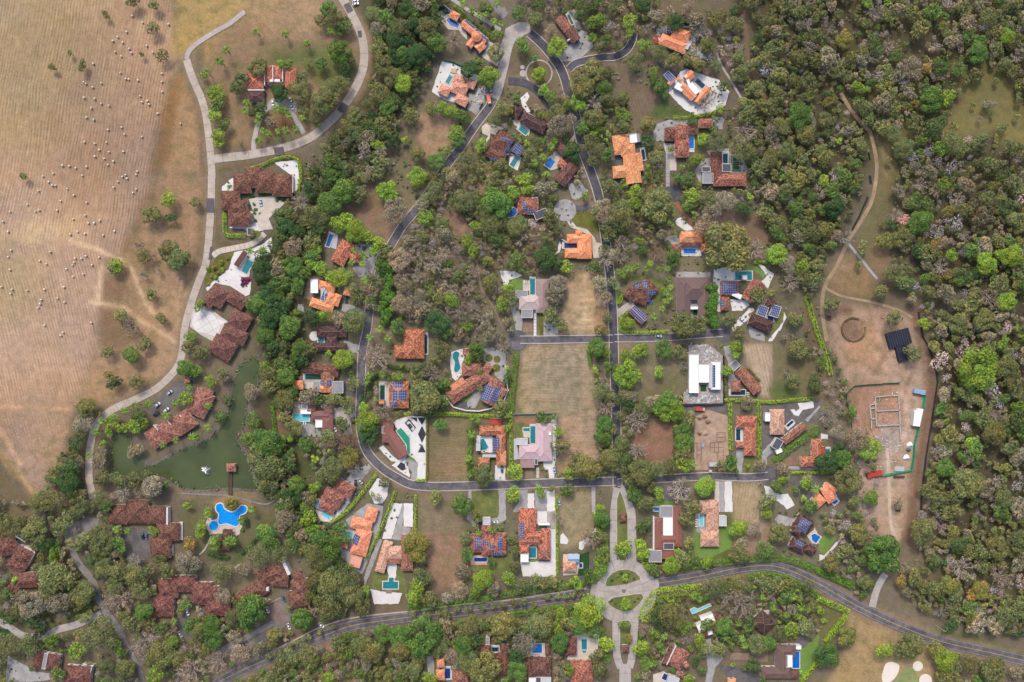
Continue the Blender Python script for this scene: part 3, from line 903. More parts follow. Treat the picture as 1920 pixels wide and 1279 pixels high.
r dg f 1090 1003 1158 1028 78
r dg f 1185 1000 1252 1022 88
p 1092 1005 1156 1028 74
p 1187 1003 1250 1022 84
r db h 1030 1065 1196 1132 92
w navy 1135 1088 1190 1130
C white 957 1117 35 | white car on the white drive of the dark house with twin arrays
C silver 332 1240 0 | silver car on the middle cross road
l 1255 1150 100, 1250 1165 100, 1245 1178 100, 1238 1190 100
T G 1400 1110 30
t 41
T O 100 1000 56, 330 570 45, 640 500 70, 570 1100 56, 1180 910 45, 1050 1010 50, 560 760 80, 300 700 30, 1100 290 60, 620 830 60, 820 620 60, 1060 1140 80, 470 900 50, 1250 1130 70
T Y 500 520 58, 765 540 40, 60 440 60, 880 800 40, 980 300 50
T K 640 365 42
T G 760 380 85, 740 225 60, 200 40 60, 800 810 40, 650 830 50, 100 140 60, 270 130 40, 820 250 50
T A 880 550 45, 985 775 38
T D 740 600 50, 120 270 70, 540 400 40
T L 1000 630 46, 1265 685 75, 1440 640 80, 1480 600 46, 1420 980 80, 800 1150 45, 40 70 42, 940 1150 25, 950 100 40
T N 920 720 70, 1100 490 50, 1290 960 90, 200 500 60, 760 100 60, 1050 210 60, 580 330 60
F silt 1.2 370 40 378 100 | black silt fence piece on the straight part of the dirt track
F silt 1.2 355 195 330 260 295 340 240 440 | long black silt fence on the curve of the dirt track
F silt 1.0 735 1060 770 1250 800 1300 840 1400 870 1500 880 1590 860 1720 830 1920 800 2100 780 2250 760 2450 755 2550 | long black silt fence at the forest edge of the haul road
H upper black ribbed shed | wide low black ribbed sheet shed on the dirt clearing
r black_sheet r 498 1222 668 1176 118
H lower black ribbed shed | narrower black ribbed sheet shed joined below the wide one
r black_sheet r 572 1326 658 1306 112
B wood 1.0 60 1085 90 1120 | dark timber pile at the edge of the dirt clearing | timber pile
B pk 0.8 465 1075 490 1110 | pale log pile above the black sheds | log pile
t 02
T G 975 105 68, 1030 560 55, 1390 200 62, 790 1240 50, 1210 1090 40
T O 800 85 40, 1070 30 50, 1010 300 62, 630 500 82, 540 830 50, 1490 90 60, 1400 40 50, 750 1030 60, 1080 1020 50, 380 1200 90, 270 1220 70, 580 1230 70, 720 1200 80, 870 1040 60, 1000 1040 60, 600 690 50
T D 845 310 52, 560 770 60, 510 940 60, 500 1060 80, 520 1120 60, 480 1010 60
T Y 810 255 34, 730 540 32
T T 610 600 80, 760 830 40, 740 900 60, 1140 1090 80, 980 830 40, 1030 810 40
T L 1000 640 52, 1070 610 42, 905 655 46, 810 680 36, 830 600 50, 1380 430 50, 1460 230 40, 1395 1235 32, 770 770 30
T N 920 1140 80, 1050 1120 60
P 930 520, 845 570, 760 600, 720 680, 665 855, 1110 470, 1010 480, 1240 560, 1310 460, 1420 350, 1220 780, 1320 745, 1470 720, 1440 720, 500 1100
H long red lakeside row | long row of joined red tiled villas above the lake
S dk 1190 420 1330 295 1400 340 1385 400 1260 520 1190 490 1150 560 1110 540
r rd h 1075 690 1168 630 150
r rd h 1165 640 1285 575 150
r rd h 1275 585 1400 500 150
r rd h 1390 520 1480 345 150
r rd h 1500 345 1600 370 130
b white_wall 1 4.6 1150 625 1186 665 5
b white_wall 1 4.6 1248 588 1282 625 5
b white_wall 1 4.6 1346 552 1380 585 5
r ro h 1380 275 1420 310
C silver 1272 385 -40 | silver car parked in the dark angled car park by the lakeside row
C white 1182 475 -40 | white car parked by the palms in the angled car park
C white 1246 515 -40 | white car nearest the roofs in the angled car park
C black 1172 545 -30 | black car under trees at the lower end of the angled car park
C blue 1440 285 30 | blue car parked beside the little red hut
H zigzag red resort wing | zigzag dark red resort wings south of the lake
t 03
r br h 812 -50 950 98
r br h 945 -85 1115 90
r br h 1108 -40 1250 98
r br h 1172 85 1345 222
r br h 1128 185 1282 350
b white_wall 1 4.2 1246 -30 1258 100
b white_wall 1 1.0 1345 80 1368 215
b white_wall 1 1.0 1280 250 1300 330
S dk 930 140 1130 130 1120 340 1050 400 920 350 900 200
S gg 1000 222 1050 222 1050 275 1000 275
C black 1070 185 85 | black car parked in the paved court of the zigzag resort wing
C blue 1098 185 85 | blue car next to a black one in the resort court
T O 400 500 115
T O 370 600 90, 250 150 90, 60 100 92, 500 50 60, 430 130 60, 600 620 80, 640 200 60, 720 150 70, 760 250 82, 760 440 72, 870 470 72, 990 480 70, 1080 470 60, 1190 375 42, 1240 450 60, 840 560 72, 1040 600 82, 960 850 50, 630 810 42, 740 960 155, 180 1010 82, 790 1170 62, 930 1190 70, 1200 1080 100, 1330 1130 82, 1480 900 70, 540 250 60, 560 600 60, 1420 420 60
T L 390 330 52, 1140 150 34, 870 1030 46, 560 1060 60, 370 980 56, 1150 1230 60, 1500 140 50, 100 520 30
T D 320 250 62, 680 380 60, 50 800 60, 30 640 52, 230 830 60, 300 900 50
T N 560 140 42, 1010 370 70, 900 660 90, 810 700 82, 1040 1020 92, 1420 1200 110, 460 760 70
T T 220 700 100, 430 690 100, 1400 390 90, 140 660 60
T A 1410 255 50
T G 680 620 42, 870 250 60, 1070 760 70, 1200 880 50, 1280 1000 62, 430 1220 50, 1420 860 60
T Y 920 790 34
P 870 140, 955 150, 800 300, 1300 830, 590 260
S ag 470 140 560 80 640 40 745 50 730 110 650 160 605 210 600 300 545 300 500 240
H far west brown wings | stepped brown villa wings with white pergolas at the west edge
r br h -30 220 110 180 130
r br h 140 245 265 312 130
r br h 90 330 210 400 90
r br h 110 460 312 452 115
r br h 20 560 120 520 100
b white_wall 1 3.4 110 178 190 225 8
b white_wall 1 3.4 180 262 262 300 6
b white_wall 1 3.4 246 420 316 450 8
b white_wall 1 3.4 262 310 215 395 10
H wide brown wing under trees | wide brown tiled wing half hidden by trees west of the court
r br h 1188 505 1335 650
r br h 1135 620 1305 790
r br h 1290 480 1470 605
r br h 1440 530 1590 690
r br h 1480 560 1640 700
r br h 1540 640 1720 785
b white_wall 1 3.2 1610 610 1720 650 6
S dk 1340 790 1420 720 1410 860 1440 930 1390 960 1330 900
C white 1407 756 75 | white car on the dark drive beside the wide brown wing
C silver 1352 920 60 | silver car at the lower end of the dark drive
H twin roofed brown house | pair of small red brown roofs side by side with a grey gap
S gg 60 1080 110 1110 210 1160 230 1200 370 1210 380 1260 240 1279 40 1279
r br h 262 1035 340 1052 128
r br h 362 1062 458 1075 120
r gy f 335 1060 362 1065 120
H lone dark red corner house | dark red roof with white trellis edge at the bottom corner
r br h 490 1148 690 1165 150
b white_wall 1 3.4 620 1140 700 1155 8
b white_wall 1 3.4 690 1170 660 1279 6
S tf 0 880 60 880 105 920 90 950 0 950
T O 30 1000 80, 200 980 60
t 12
T O 130 240 42, 150 440 42, 470 250 60, 480 330 60, 600 440 70, 960 440 52, 1060 480 60, 670 650 62, 920 720 60, 940 970 82, 420 860 92, 480 950 100, 460 1060 82, 630 1230 60, 1110 320 52, 1340 1060 42, 1030 620 52, 760 60 60, 880 1010 50
T G 110 570 46, 360 600 56, 600 260 72, 850 440 44, 750 770 52, 460 760 100, 680 1080 72, 720 50 62, 560 170 50, 560 760 50
T T 350 380 62, 780 410 60, 130 270 40, 1300 1180 30
T L 450 190 42, 1030 130 72, 925 95 30, 310 730 46, 820 1100 42, 1210 600 76, 690 80 40, 40 305 46, 740 1250 42, 640 730 30, 1255 1145 22, 660 420 26, 1190 500 40
T R 1000 760 95, 1090 740 70
T Y 1080 870 70, 200 1210 50
T D 620 920 60, 1230 700 62, 660 1180 62, 500 60 60
T N 1280 130 110, 1330 530 80, 1110 950 60, 1130 900 40
P 30 490, 20 650, 840 1080, 1460 270, 1330 250, 1230 260, 1210 300
G D 30 1200 330 1190 400 1170 470 1240 400 1230 300 1320 250 | dark green shrub hedge around the solar roof house by the road
G L 24 1285 1000 1200 1110 1130 1200 1060 1280 940 1360 | lime hedge between the two villas with round shrubs yards
G L 22 1430 1115 1400 1210 1370 1290 1300 1450 1200 1640 | lime hedge beside the white gravel yard strip
G D 28 1340 180 1440 200 1535 215 | dark green hedge below the rust roofed house
G G 26 505 480 520 600 525 680 | green hedge at the west side of the white cyan pool villa
G G 26 570 740 700 740 790 790 | green hedge below the white cyan pool villa
H brown house with long green pool | long brown tiled house with a dark green pool and grey carport
r br h 735 145 1008 192 82
r rd h 870 200 968 385
r or g 865 320 952 385
p 872 288 892 288 45
p 915 290 950 290 45
r gy f 955 300 1038 390
r or h 655 292 738 362
r gy f 812 300 866 378
w dgreen 742 242 872 288
S pv 720 300 812 300 812 360 720 350
S dk 1000 300 1060 240 1110 290 1140 420 1040 400
H white cyan pool villa | white walled villa with mauve brown roofs and a pale cyan pool
S gg 660 605 960 640 960 680 900 720 720 705 690 640
S pv 672 450 715 450 720 540 660 545
r mr h 795 522 958 592
r mr h 875 560 962 682
r wh f 715 508 796 545
r wh f 828 588 882 646
r mr f 768 474 826 524
r mr f 893 495 958 537
r gy f 722 458 770 508
w cyan 662 545 785 598
l 742 612 90, 758 612 90
S cn 960 500 1040 490 1120 510 1130 560 1090 580 1110 700 1040 700 1060 620 1020 560 960 590
C white 975 655 70 | white car beside the mauve brown villa with the cyan pool
H red brown house by netted lot | red brown hipped house with a pale cyan pool terrace
S gg 1040 1060 1120 960 1230 920 1250 950 1130 1090 1100 1180 1040 1279 1000 1270
r rd h 1010 1022 1135 1095 105
r rd h 918 1085 1055 1165 120
r rd h 880 1160 1000 1215 100
r blue_paint f 842 1182 912 1212 62
S wg 845 1190 960 1250 1030 1270 960 1360 870 1345 830 1270
w cyan 893 1264 950 1304 36
b white_wall 1 3.0 1000 1120 1080 1180 8
C silver 1168 1048 55 | silver car on the debris lot by the curve
C black 1130 1062 90 | dark tank shaped car next to the silver one on the debris lot
C blue 1135 1145 70 | blue car beside the lime hedge below the debris lot
H solar roof house by road | orange brown house covered in solar panels with a slim dark pool
S pv 1305 300 1385 300 1385 490 1305 470
r ro h 1380 300 1528 502
p 1408 365 1510 445
p 1395 306 1485 348
p 1388 452 1440 496
w dgreen 1315 318 1350 438
r or f 1306 440 1346 468
H rust roofed house | rust orange hip roofed house with a black pool behind trees
r ro h 1490 -90 1646 130
r ro h 1420 30 1540 128
w dark 1632 -60 1670 94
S br_ 1260 -100 1440 -90 1440 -50 1260 -60
H black and white yard villa | red brown metal roofed villa with black diamond patterned white yard
S wg 1300 800 1340 780 1410 860 1470 910 1400 900
S wg 1410 600 1530 560 1660 565 1660 1030 1586 1040 1600 915 1570 880 1520 850 1500 880 1540 1000 1535 1020 1440 960 1400 930 1450 890 1535 840
S gg 1500 870 1600 915 1585 1060 1540 1055 1555 980 1490 900
S gl 1530 850 1572 825 1575 900 1510 872
S bs 1595 572 1658 572 1628 628
S bs 1628 632 1658 695 1628 762 1598 695
S bs 1628 770 1656 832 1598 832
S bs 1545 570 1590 570 1592 606
S bs 1440 940 1470 905 1500 920 1505 960 1480 970
N 1505 612 1530 588 1580 648 1556 676
N 1528 626 1536 618 1556 644 1548 652
r mr h 1328 595 1414 760
r mr g 1408 660 1528 838 84
r gy f 1326 636 1356 690
w green 1437 672 1470 648 1536 722 1540 840 1516 840 1514 776
l 1448 730 -40, 1490 785 -40
H lakeside gazebo | small square brown gazebo at the end of a dark pier in the lake
r rd h 162 915 232 978
t 22
T L 440 130 36, 735 200 24, 790 980 60, 1110 680 36, 1480 90 36, 1200 990 50, 780 1150 58, 980 1130 42, 1430 1270 42, 1390 220 30, 735 650 30, 730 560 24
T G 500 60 60, 510 100 50, 240 310 52, 250 450 42, 235 625 48, 730 270 36, 460 1010 32, 995 570 46, 1075 570 26, 1400 40 70, 1460 620 62, 1450 720 62, 390 1230 62, 1180 1120 52, 530 230 26
T O 240 60 60, 190 140 40, 680 500 60, 560 1010 85, 1130 790 60, 1440 380 72, 1500 880 72, 1330 960 100, 1260 900 60, 1400 960 50, 1060 1110 30
T O 100 430 105, 60 300 50
T D 100 220 60, 140 520 50
T N 170 250 92, 700 30 60, 1480 500 70, 1420 520 50
T Y 530 350 30, 190 1170 52
P 470 570, 500 590, 460 900, 470 700, 500 970, 440 880
G G 42 800 80 785 250 770 400 760 520 | broad green hedge between the panel house and the mown plot
G L 26 755 520 760 700 762 920 | lime hedge right of the red L house
G Y 14 130 560 132 800 128 1040 | thin yellow green hedge left of the brown mown lot
G L 16 50 1040 130 1042 | short clipped hedge at the road end of the black and white yard
G G 40 440 640 455 760 445 900 460 1030 | palm and shrub hedge left of the red L house
G L 26 130 548 300 545 440 555 640 560 | yellow hedge above the brown mown lot
G L 16 46 1145 45 1280 45 1455 | narrow lime hedge right of the long white yard strip
G L 18 1105 1145 1105 1450 1108 1760 | narrow lime hedge right of the brown U villa
G G 26 1340 60 1360 200 | green shrub hedge at the corner of the big mown plot
H panel house with kidney pool | sprawling terracotta house with kidney pool and big blue solar roof
S wg 305 150 312 80 380 60 455 48 472 100 415 120 392 170 392 250 345 297 318 270
S gg 545 60 620 45 720 90 725 300 690 300 640 260 625 190 560 150
S cn 600 110 620 100 635 150 680 180 640 195 600 150
S gg 470 330 520 320 560 260 580 300 520 440 490 500 440 500 430 460 470 400
S gl 380 440 440 390 468 385 470 430 420 455
S dk 340 470 420 460 500 490 480 510 380 505
D bd 595 125 28
D bd 655 135 26
D bd 650 200 30
r rd h 268 385 565 195 105
r rd h 392 162 540 260
r or s 300 335 395 270 72
r rd h 580 155 630 195 62
r rd g 612 265 720 315 195
r rd h 690 330 740 370 100
p 573 322 628 345 118
p 638 340 692 366 110
w teal 330 85 352 76 374 92 366 125 372 160 380 200 352 232 334 215 340 160 325 120
r rd f 398 55 468 102
b white_wall 1 1.4 262 405 330 490 8
b white_wall 1 1.4 330 490 420 515 8
b white_wall 1 1.4 420 515 520 520 8
b white_wall 1 1.4 520 520 610 500 8
b white_wall 1 1.4 610 500 700 450 8
b white_wall 1 1.4 700 450 738 360 8
b white_wall 1 1.4 722 180 738 360 7
H red L house | bright red L-shaped house with teal pool and solar rows
S wg 500 708 622 708 622 832 535 832 500 790
S wg 640 930 718 930 718 1040 640 1040
r ro h 522 628 714 706
r ro h 648 690 720 925
r or h 652 822 724 930
r red_roof f 600 580 686 626
r ro h 514 872 600 936
p 620 716 642 850
p 648 716 672 808
r lg f 545 852 648 870
r lg f 498 760 530 820
w teal 530 735 555 728 590 790 575 812 530 815
C blue 692 960 88 | pale blue car on the white drive of the red L house
H pale mauve villa in blue fence | pale mauve roofed villa with T shaped pool inside a turquoise fence
S lw 788 620 848 610 905 650 850 720 790 720
S rd_ 790 570 940 580 945 620 850 620 790 600
S wg 1060 600 1096 560 1098 900 1062 900
S pv 848 680 905 680 905 720 855 720
S br_ 868 948 926 945 926 1036 868 1036
S wg 1000 905 1090 880 1085 1022 1045 1026 1040 960 1010 960
S lg 780 730 800 730 820 880 780 890
r mv h 945 615 1066 900
r mv h 820 772 994 886
r mp f 828 884 936 948
r lg f 800 728 886 776
r dg f 936 880 962 926
r wh f 1040 676 1062 704
w teal 905 626 942 764
w teal 852 650 902 674 | short side basin of the T shaped pool
F teal_net 1.8 780 552 850 548 960 546 1095 544 1100 620 1102 860 | turquoise net fence around the pale mauve villa
C paleblue 1086 965 85 | pale blue van beside the pale mauve villa
W pv 960 940 1024 22
S gg 818 1110 885 1110 880 1279 775 1279 820 1200
S gg 445 1120 465 1120 462 1279 420 1279
S gg 668 1115 720 1115 720 1279 668 1279
S lw 465 1130 665 1125 668 1320 465 1330
S wg 885 1140 935 1140 935 1260 885 1260
S gg 940 1110 1030 1110 1030 1279 940 1279
S wg 1030 1125 1088 1115 1090 1279 1030 1279
S cn 1362 1090 1392 1090 1392 1279 1366 1279
C paleblue 1122 1205 88 | pale blue truck shaped car beside the scrub lot fence
t 23
T Y 500 40 46, 50 240 82, 60 330 72, 1140 910 30
T O 490 120 30, 90 500 60, 150 670 60, 420 200 42, 770 220 40, 790 300 40, 790 420 40, 840 560 52, 940 530 52, 1010 540 52, 1070 530 46, 1430 190 50, 840 870 60, 700 870 110, 430 890 82, 240 1010 72, 560 1180 92, 430 1130 82, 1400 1090 52, 60 1100 52, 30 1200 62, 980 870 90, 1210 850 60, 1050 780 50, 1430 1200 60, 270 790 40
T L 550 520 72, 740 510 52, 490 600 50, 30 650 60, 60 560 60, 1340 760 110, 1100 880 42, 1130 770 52, 800 830 30, 380 1010 30, 1190 1190 42, 160 1260 50, 1430 420 52, 1250 540 50, 1470 1000 60
T T 630 590 52, 380 600 72, 400 450 52, 280 650 42, 340 1080 70, 850 1000 100, 270 880 60
T G 675 125 24, 430 330 52, 610 380 36, 1440 60 62, 1450 340 60, 1290 840 82, 1120 990 72, 80 930 120, 400 1000 72, 810 1200 72, 1350 500 50, 1380 900 60
T D 790 1080 60, 480 960 60
T N 1350 200 80, 1130 60 50, 1080 30 40
P 620 140, 520 160
O O 20 770 28, 125 775 26, 215 770 28, 265 745 24, 350 735 28, 440 740 28, 540 730 28, 630 720 28, 700 710 32, 780 690 34, 850 680 32, 930 700 26, 1040 640 28, 1110 640 26, 1170 640 28, 1230 625 30, 1290 625 28
G G 48 -20 725 150 720 300 695 450 680 600 650 800 610 1000 585 1200 555 1380 515 | long green roadside hedge north of the main road
G G 40 700 775 850 760 1000 740 1160 715 | green hedge south of the main road west of the roundabout
G L 60 1400 0 1440 160 1460 330 1440 440 1370 520 | lime hedge left of the boulevard
G G 50 1440 870 1460 1000 1480 1130 | green hedge left of the gatehouse lane
H solar quilt red house | red brown house with many small solar patches and a pink decked pool
S lw 470 330 600 330 770 330 770 450 620 470 460 440
S gg 425 -20 460 -20 465 35 490 50 550 48 605 50 660 45 680 -20 722 -20 722 60 665 98 480 98 430 60
r rd h 455 170 600 310
r rd h 540 162 725 325
r rd h 540 104 614 175
r rd h 540 225 702 332
p 488 196 542 274
p 662 196 692 282
p 622 304 706 330
p 600 240 640 276
p 550 222 590 250
r lg f 548 48 606 102
S pkd 458 328 588 328 588 400 458 400
w navy 475 345 580 375
C black 537 85 0 | black car under the canopy end of the ring drive
C white 640 78 0 | white car on the ring drive of the solar quilt house
H brown U villa | long orange brown U-shaped villa with a teal pool in its opening
S wg 830 378 1098 372 1095 488 850 488
S wg 950 0 1030 0 1030 95 950 95
S wg 1052 130 1100 130 1098 375 1052 372
S cn 1030 0 1098 0 1098 130 1030 130
S gl 890 362 955 362 960 458 885 458
r ro h 816 -25 950 180
r rd h 816 150 870 255
r rd h 820 195 988 255
r ro h 862 150 1000 212
r ro h 990 128 1054 360
r rd h 962 250 1055 366
r ro h 820 250 896 318
r wh f 830 318 892 380
r wh f 965 90 1050 104
p 822 84 856 206
w teal 896 262 948 346
S tf 908 82 938 82 938 128 908 128
H small mottled poolside cottage | small mottled roof cottage with grey canopy and dark turf
S pv 1150 320 1275 320 1260 470 1150 480
S tf 1275 322 1345 300 1345 480 1260 480
S wg 1270 230 1310 210 1400 150 1380 0 1392 0 1400 100 1350 205 1290 290 1268 280
S wg 1130 180 1150 160 1190 215 1180 245 1130 240
S dk 1345 360 1400 360 1390 430 1345 440
S dk 1215 490 1320 480 1310 515 1215 515
r pk h 1148 358 1248 452
r blue_paint g 1188 322 1272 384
r wh f 1190 356 1240 390
w navy 1272 388 1294 420
H sunk courtyard brown house | dark brown house around a small pool under heavy trees
r br h 535 1002 612 1105
r br h 570 1088 695 1172
r br h 680 1000 748 1222
r br h 620 1060 720 1120
w dark 618 1006 668 1076
r gy f 570 940 600 1000
H pyramid roof brown house | brown pyramid roofed house below a bright blue pool
S pv 905 985 1015 985 1015 1100 905 1100
r br h 882 1088 1062 1245
r br h 1018 1000 1050 1080
r wh f 892 1246 945 1279
r lg f 985 1240 1060 1279
r dg f 945 1240 985 1300
w blue 912 992 992 1058
H beige terrace brown house | brown house with wide beige terrace and a slim teal pool
S pv 1215 930 1350 900 1400 930 1400 1090 1370 1112 1180 1112
S wg 1350 900 1410 870 1420 960 1400 1100 1360 1100
r br h 1168 945 1252 1080
r rd h 1203 1116 1372 1320
w teal 1288 946 1328 1036
w teal 1294 1038 1320 1058 | tiny square plunge pool below the slim teal pool
H small orange pool house | small orange and brown roofs around a dark blue pool
S wg 300 1190 330 1190 330 1260 270 1265
r or h 203 1106 262 1170
r or h 197 1186 264 1266
r rd h 318 1186 440 1300
w navy 264 1164 305 1250
S gg 125 1080 180 1080 190 1240 140 1250
t 32
T L 80 110 46, 170 80 52, 210 60 50, 95 250 82, 335 225 42, 390 510 70, 480 530 62, 540 930 60, 690 1090 76, 340 1150 46, 1000 940 20, 920 50 56, 850 220 36, 1440 1070 46, 1420 1180 26, 1270 1030 42, 1460 1050 30
T O 490 80 52, 80 400 46, 220 530 72, 570 590 52, 60 760 62, 520 850 60, 200 980 90, 320 960 72, 420 950 60, 280 1100 42, 800 940 42, 1390 55 72, 1345 295 56, 1150 1210 60, 600 1250 60, 250 1220 60, 110 1040 50
T G 365 60 62, 390 460 72, 520 680 62, 530 760 72, 95 890 52, 880 920 52, 1370 1120 30, 1220 1100 52, 1480 1240 52, 150 1150 60, 920 980 24
T N 170 600 100, 180 820 82, 20 920 62, 500 1120 100, 1300 230 40, 520 180 40
T D 1510 330 60, 100 480 50
T T 300 450 60, 1095 930 46, 1000 460 50, 1270 960 52, 1450 1020 30, 120 420 50
P 910 110, 1510 1110, 850 230
G L 26 866 460 868 640 872 812 | bright clipped hedge right of the dirt building plot
G L 30 1080 460 1085 660 1088 870 | bright clipped hedge right of the red pool house
G L 24 820 440 1000 445 1180 455 1330 440 1490 430 | long green hedge below the diagonal brown house
G G 54 1200 905 1320 800 1430 730 1535 650 | loose green hedge below the twin roofed pool house
G L 18 1325 985 1440 985 1560 985 1700 975 | low lime hedge above the dark gardens by the road end
G Y 18 830 260 835 420 | yellow flowering hedge left of the diagonal brown house
G Y 16 1000 195 1090 300 | yellow hedge along the diagonal brown roof
G D 40 860 850 880 960 | dark green hedge corner at the red pool house drive
H white roofed new villa | new white flat roofed villa on a grey rubble building plot
S gg 555 30 700 20 812 110 815 465 515 468 520 395 555 385
S dl 515 395 640 400 640 440 812 420 812 468 516 472
r wh f 558 98 632 388
r wh f 630 172 724 310
r wh f 722 152 796 362
r lg f 708 165 734 350
p 733 178 758 346
S cn 636 312 712 312 712 408 636 408
S tf 644 326 688 326 688 376 644 376
F silt 1.8 812 110 816 300 814 466 515 470 512 390 | dark boundary fence around the white roofed new villa
H diagonal brown house | brown diagonal house with dark pool and grey carport slab
S gg 815 40 870 30 890 130 920 140 860 210 838 120
S gg 855 250 900 235 940 290 940 360 870 370 850 320
r rd g 965 182 1108 348 85
r rd h 876 294 946 380
r gy f 908 138 946 182 66
w dark 862 364 980 402
l 1000 385 0, 1000 400 0, 1000 414 0
H red pool house | bright red tiled house with deep blue pool between clipped hedges
S gg 915 800 975 800 955 985 912 985
S lw 945 860 1050 860 1040 980 950 975
S wg 940 640 975 640 972 760 910 760
r ro h 913 558 1068 648
r ro h 970 640 1064 858
r ro h 913 752 980 798
w dark 910 648 942 742
H twin roofed pool house | pair of pinkish tiled roofs around a slim blue pool
S dk 1105 480 1300 465 1540 445 1540 580 1440 620 1280 780 1160 880 1105 860
S gl 1275 520 1340 500 1412 600 1345 650 1290 600
S wg 1318 512 1345 508 1360 525 1388 502 1372 465 1490 450 1496 495 1412 512 1392 540 1380 562 1345 552
S gg 1105 830 1180 750 1225 790 1140 870 1145 925 1108 920
S wg 1275 640 1330 588 1355 612 1300 668
r pk h 1166 508 1274 700
r rd h 1248 728 1412 605 62
r dg f 1175 790 1215 720 62
r wh f 1128 534 1168 600
r wh f 1205 820 1250 800 30
w dark 1278 637 1330 590 20
S gg 1430 590 1535 480 1545 492 1450 605
H red tiled corner house | red tiled house with a short blue pool near the woodland
S dt 1200 920 1390 840 1400 920 1230 940
S gg 1220 930 1535 940 1560 960 1230 960
r ro h 1475 732 1556 890
r ro h 1395 864 1580 940
r ro h 1536 850 1596 958
r red_roof f 1550 790 1582 860
w teal 1578 796 1612 862
S wg 1545 690 1600 700 1600 735 1545 730
H orange roof by woodland | small orange roofed house with bright blue pool beside woods
r or h 1590 1052 1676 1112 48
r or h 1540 1110 1600 1075 130
r or h 1465 1190 1530 1130 90
w blue 1628 1150 1676 1198 40
S wg 1605 1160 1650 1130 1690 1200 1650 1230
S wg 1120 1080 1160 1090 1240 1150 1300 1140 1350 1230 1290 1260 1270 1230 1190 1180 1140 1160
S dk 1290 1010 1535 1000 1535 1180 1440 1230 1360 1150
S bd 1300 1080 1440 1150 1430 1180 1290 1110
S dk 310 1065 400 1060 520 1070 560 1140 480 1200 320 1190
S pv 750 1050 782 1050 790 1279 750 1279
S gg 782 1050 825 1050 828 1279 790 1279
S wg 825 1050 880 1050 885 1279 828 1279
S dl 600 505 680 500 850 560 858 955 600 965
S dk 515 480 845 470 850 540 700 510 620 560 530 545
E 600 765 650 765 650 890 618 890 618 765
E 718 760 815 760 815 830 718 830 718 760
E 718 795 815 795
E 748 760 748 830
E 780 760 780 830
E 768 685 830 685 830 750 768 750 768 685
E 768 720 830 720
E 775 830 815 830 815 892 775 892 775 830
E 618 815 650 815
E 618 850 650 850
A red 640 508 4 | red truck on the dark edge of the dirt building plot
B lg 3.0 712 912 832 940 | long white site trailer on the dirt building plot | trailer
B lg 2.0 710 966 732 984 | small white cabin at the roadside of the building plot | cabin
B blue_paint 1.0 654 765 672 798 | pale blue material pile on the dirt building plot | material pile
M dl 640 570 26 2.0 | pale sand heap beside the red truck | sand heap
M dt 677 565 20 1.6 | dark earth heap beside the pale sand heap | earth heap
M dt 640 692 18 1.4 | small dark earth heap on the building plot | earth heap
M dl 680 690 26 1.2 | low pale sand heap in the middle of the plot | sand heap
M dt 700 605 22 1.0 | low brown soil heap under the smooth dirt pad | soil heap
t 33
T L 75 280 60, 90 700 38, 200 260 42, 215 330 46, 430 410 66, 480 310 34, 700 390 50, 935 130 66, 520 870 52, 290 955 26, 210 1030 60, 640 970 50, 1330 890 52, 560 1260 36, 1140 20 42, 890 1155 22, 1400 1210 20, 75 500 26
T O 540 70 52, 520 360 60, 1240 170 66, 950 320 60, 740 580 82, 920 560 72, 1135 545 60, 450 790 96, 790 1040 60, 680 1040 50, 1080 1010 72, 1250 930 62, 1230 560 60, 560 240 42, 1440 880 60, 1460 560 40
T Y 110 955 34, 830 570 50, 1310 550 52, 1490 730 42
T G 220 110 56, 590 350 42, 290 450 52, 830 870 72, 1140 290 60, 660 1195 36, 980 1180 26, 1120 1260 30, 80 860 42, 1020 860 52, 1150 990 62, 1300 640 60, 700 860 50
T N 960 700 120, 220 890 66, 550 950 60, 1180 640 42, 500 40 40, 840 650 60
T T 1060 140 62, 960 230 40
T D 1050 1165 56, 350 820 60, 330 760 50
P 600 640, 640 660, 340 1000, 270 1150, 300 1140, 230 1170, 170 1240, 360 1050, 380 940, 930 840, 960 960, 830 950, 870 900, 980 1010, 1290 780, 1190 730, 1260 680, 1400 720, 1450 740, 1390 660, 1340 640, 320 930, 280 900, 1380 790
G G 50 500 425 620 405 800 385 950 370 1100 355 1240 350 1400 390 1535 450 1800 560 | long green roadside hedge north of the curving main road
G L 80 215 820 260 700 330 620 450 600 650 585 | broad lime hedge curving round the garden east of the roundabout
G G 50 1000 490 1120 480 1250 490 1400 560 1540 640 | green hedge south of the curving main road
G L 60 180 200 210 330 270 440 | lime hedge right of the boulevard
G G 56 210 900 200 1040 | green hedge right of the gatehouse lane
G L 30 1545 1090 1480 1180 1400 1279 | lime hedge beside the lawn of the mauve villa with bright pool
H white core red villa | red roofed villa with white flat core and blue pool above
r rb h 298 46 366 290
r rb h 438 -40 505 266
r rb h 330 172 480 242
r wh f 364 40 438 180
r gy f 340 -40 438 44
r dg f 368 236 446 286
r rb f 355 290 446 356
r gy f 258 290 353 380
b white_wall 1 3.6 290 40 300 290
w blue 292 -32 430 -5
S gl 302 -100 440 -100 440 -36 302 -36
r wh f 388 138 414 158
H pink tiled long villa | long pinkish tiled villa with pale cyan pool on a green lawn
S gl 590 110 650 170 650 265 780 265 780 100 880 110 880 270 720 350 600 350
S gg 606 15 692 15 692 165 640 165 612 150
r pk h 688 -86 782 150
r pk h 645 138 784 264
r pk h 640 -82 780 20
w cyan 636 22 664 106
r lg f 784 35 840 110
l 614 60 0, 614 76 0, 614 92 0, 614 110 0
H dark solar villa with cross pool | dark brown villa with solar panels and a cross shaped blue pool
S gg 1200 60 1230 20 1360 60 1300 110 1240 110
S pv 1440 180 1490 140 1500 120 1540 200 1530 240 1480 240
r db h 1390 8 1505 82 130
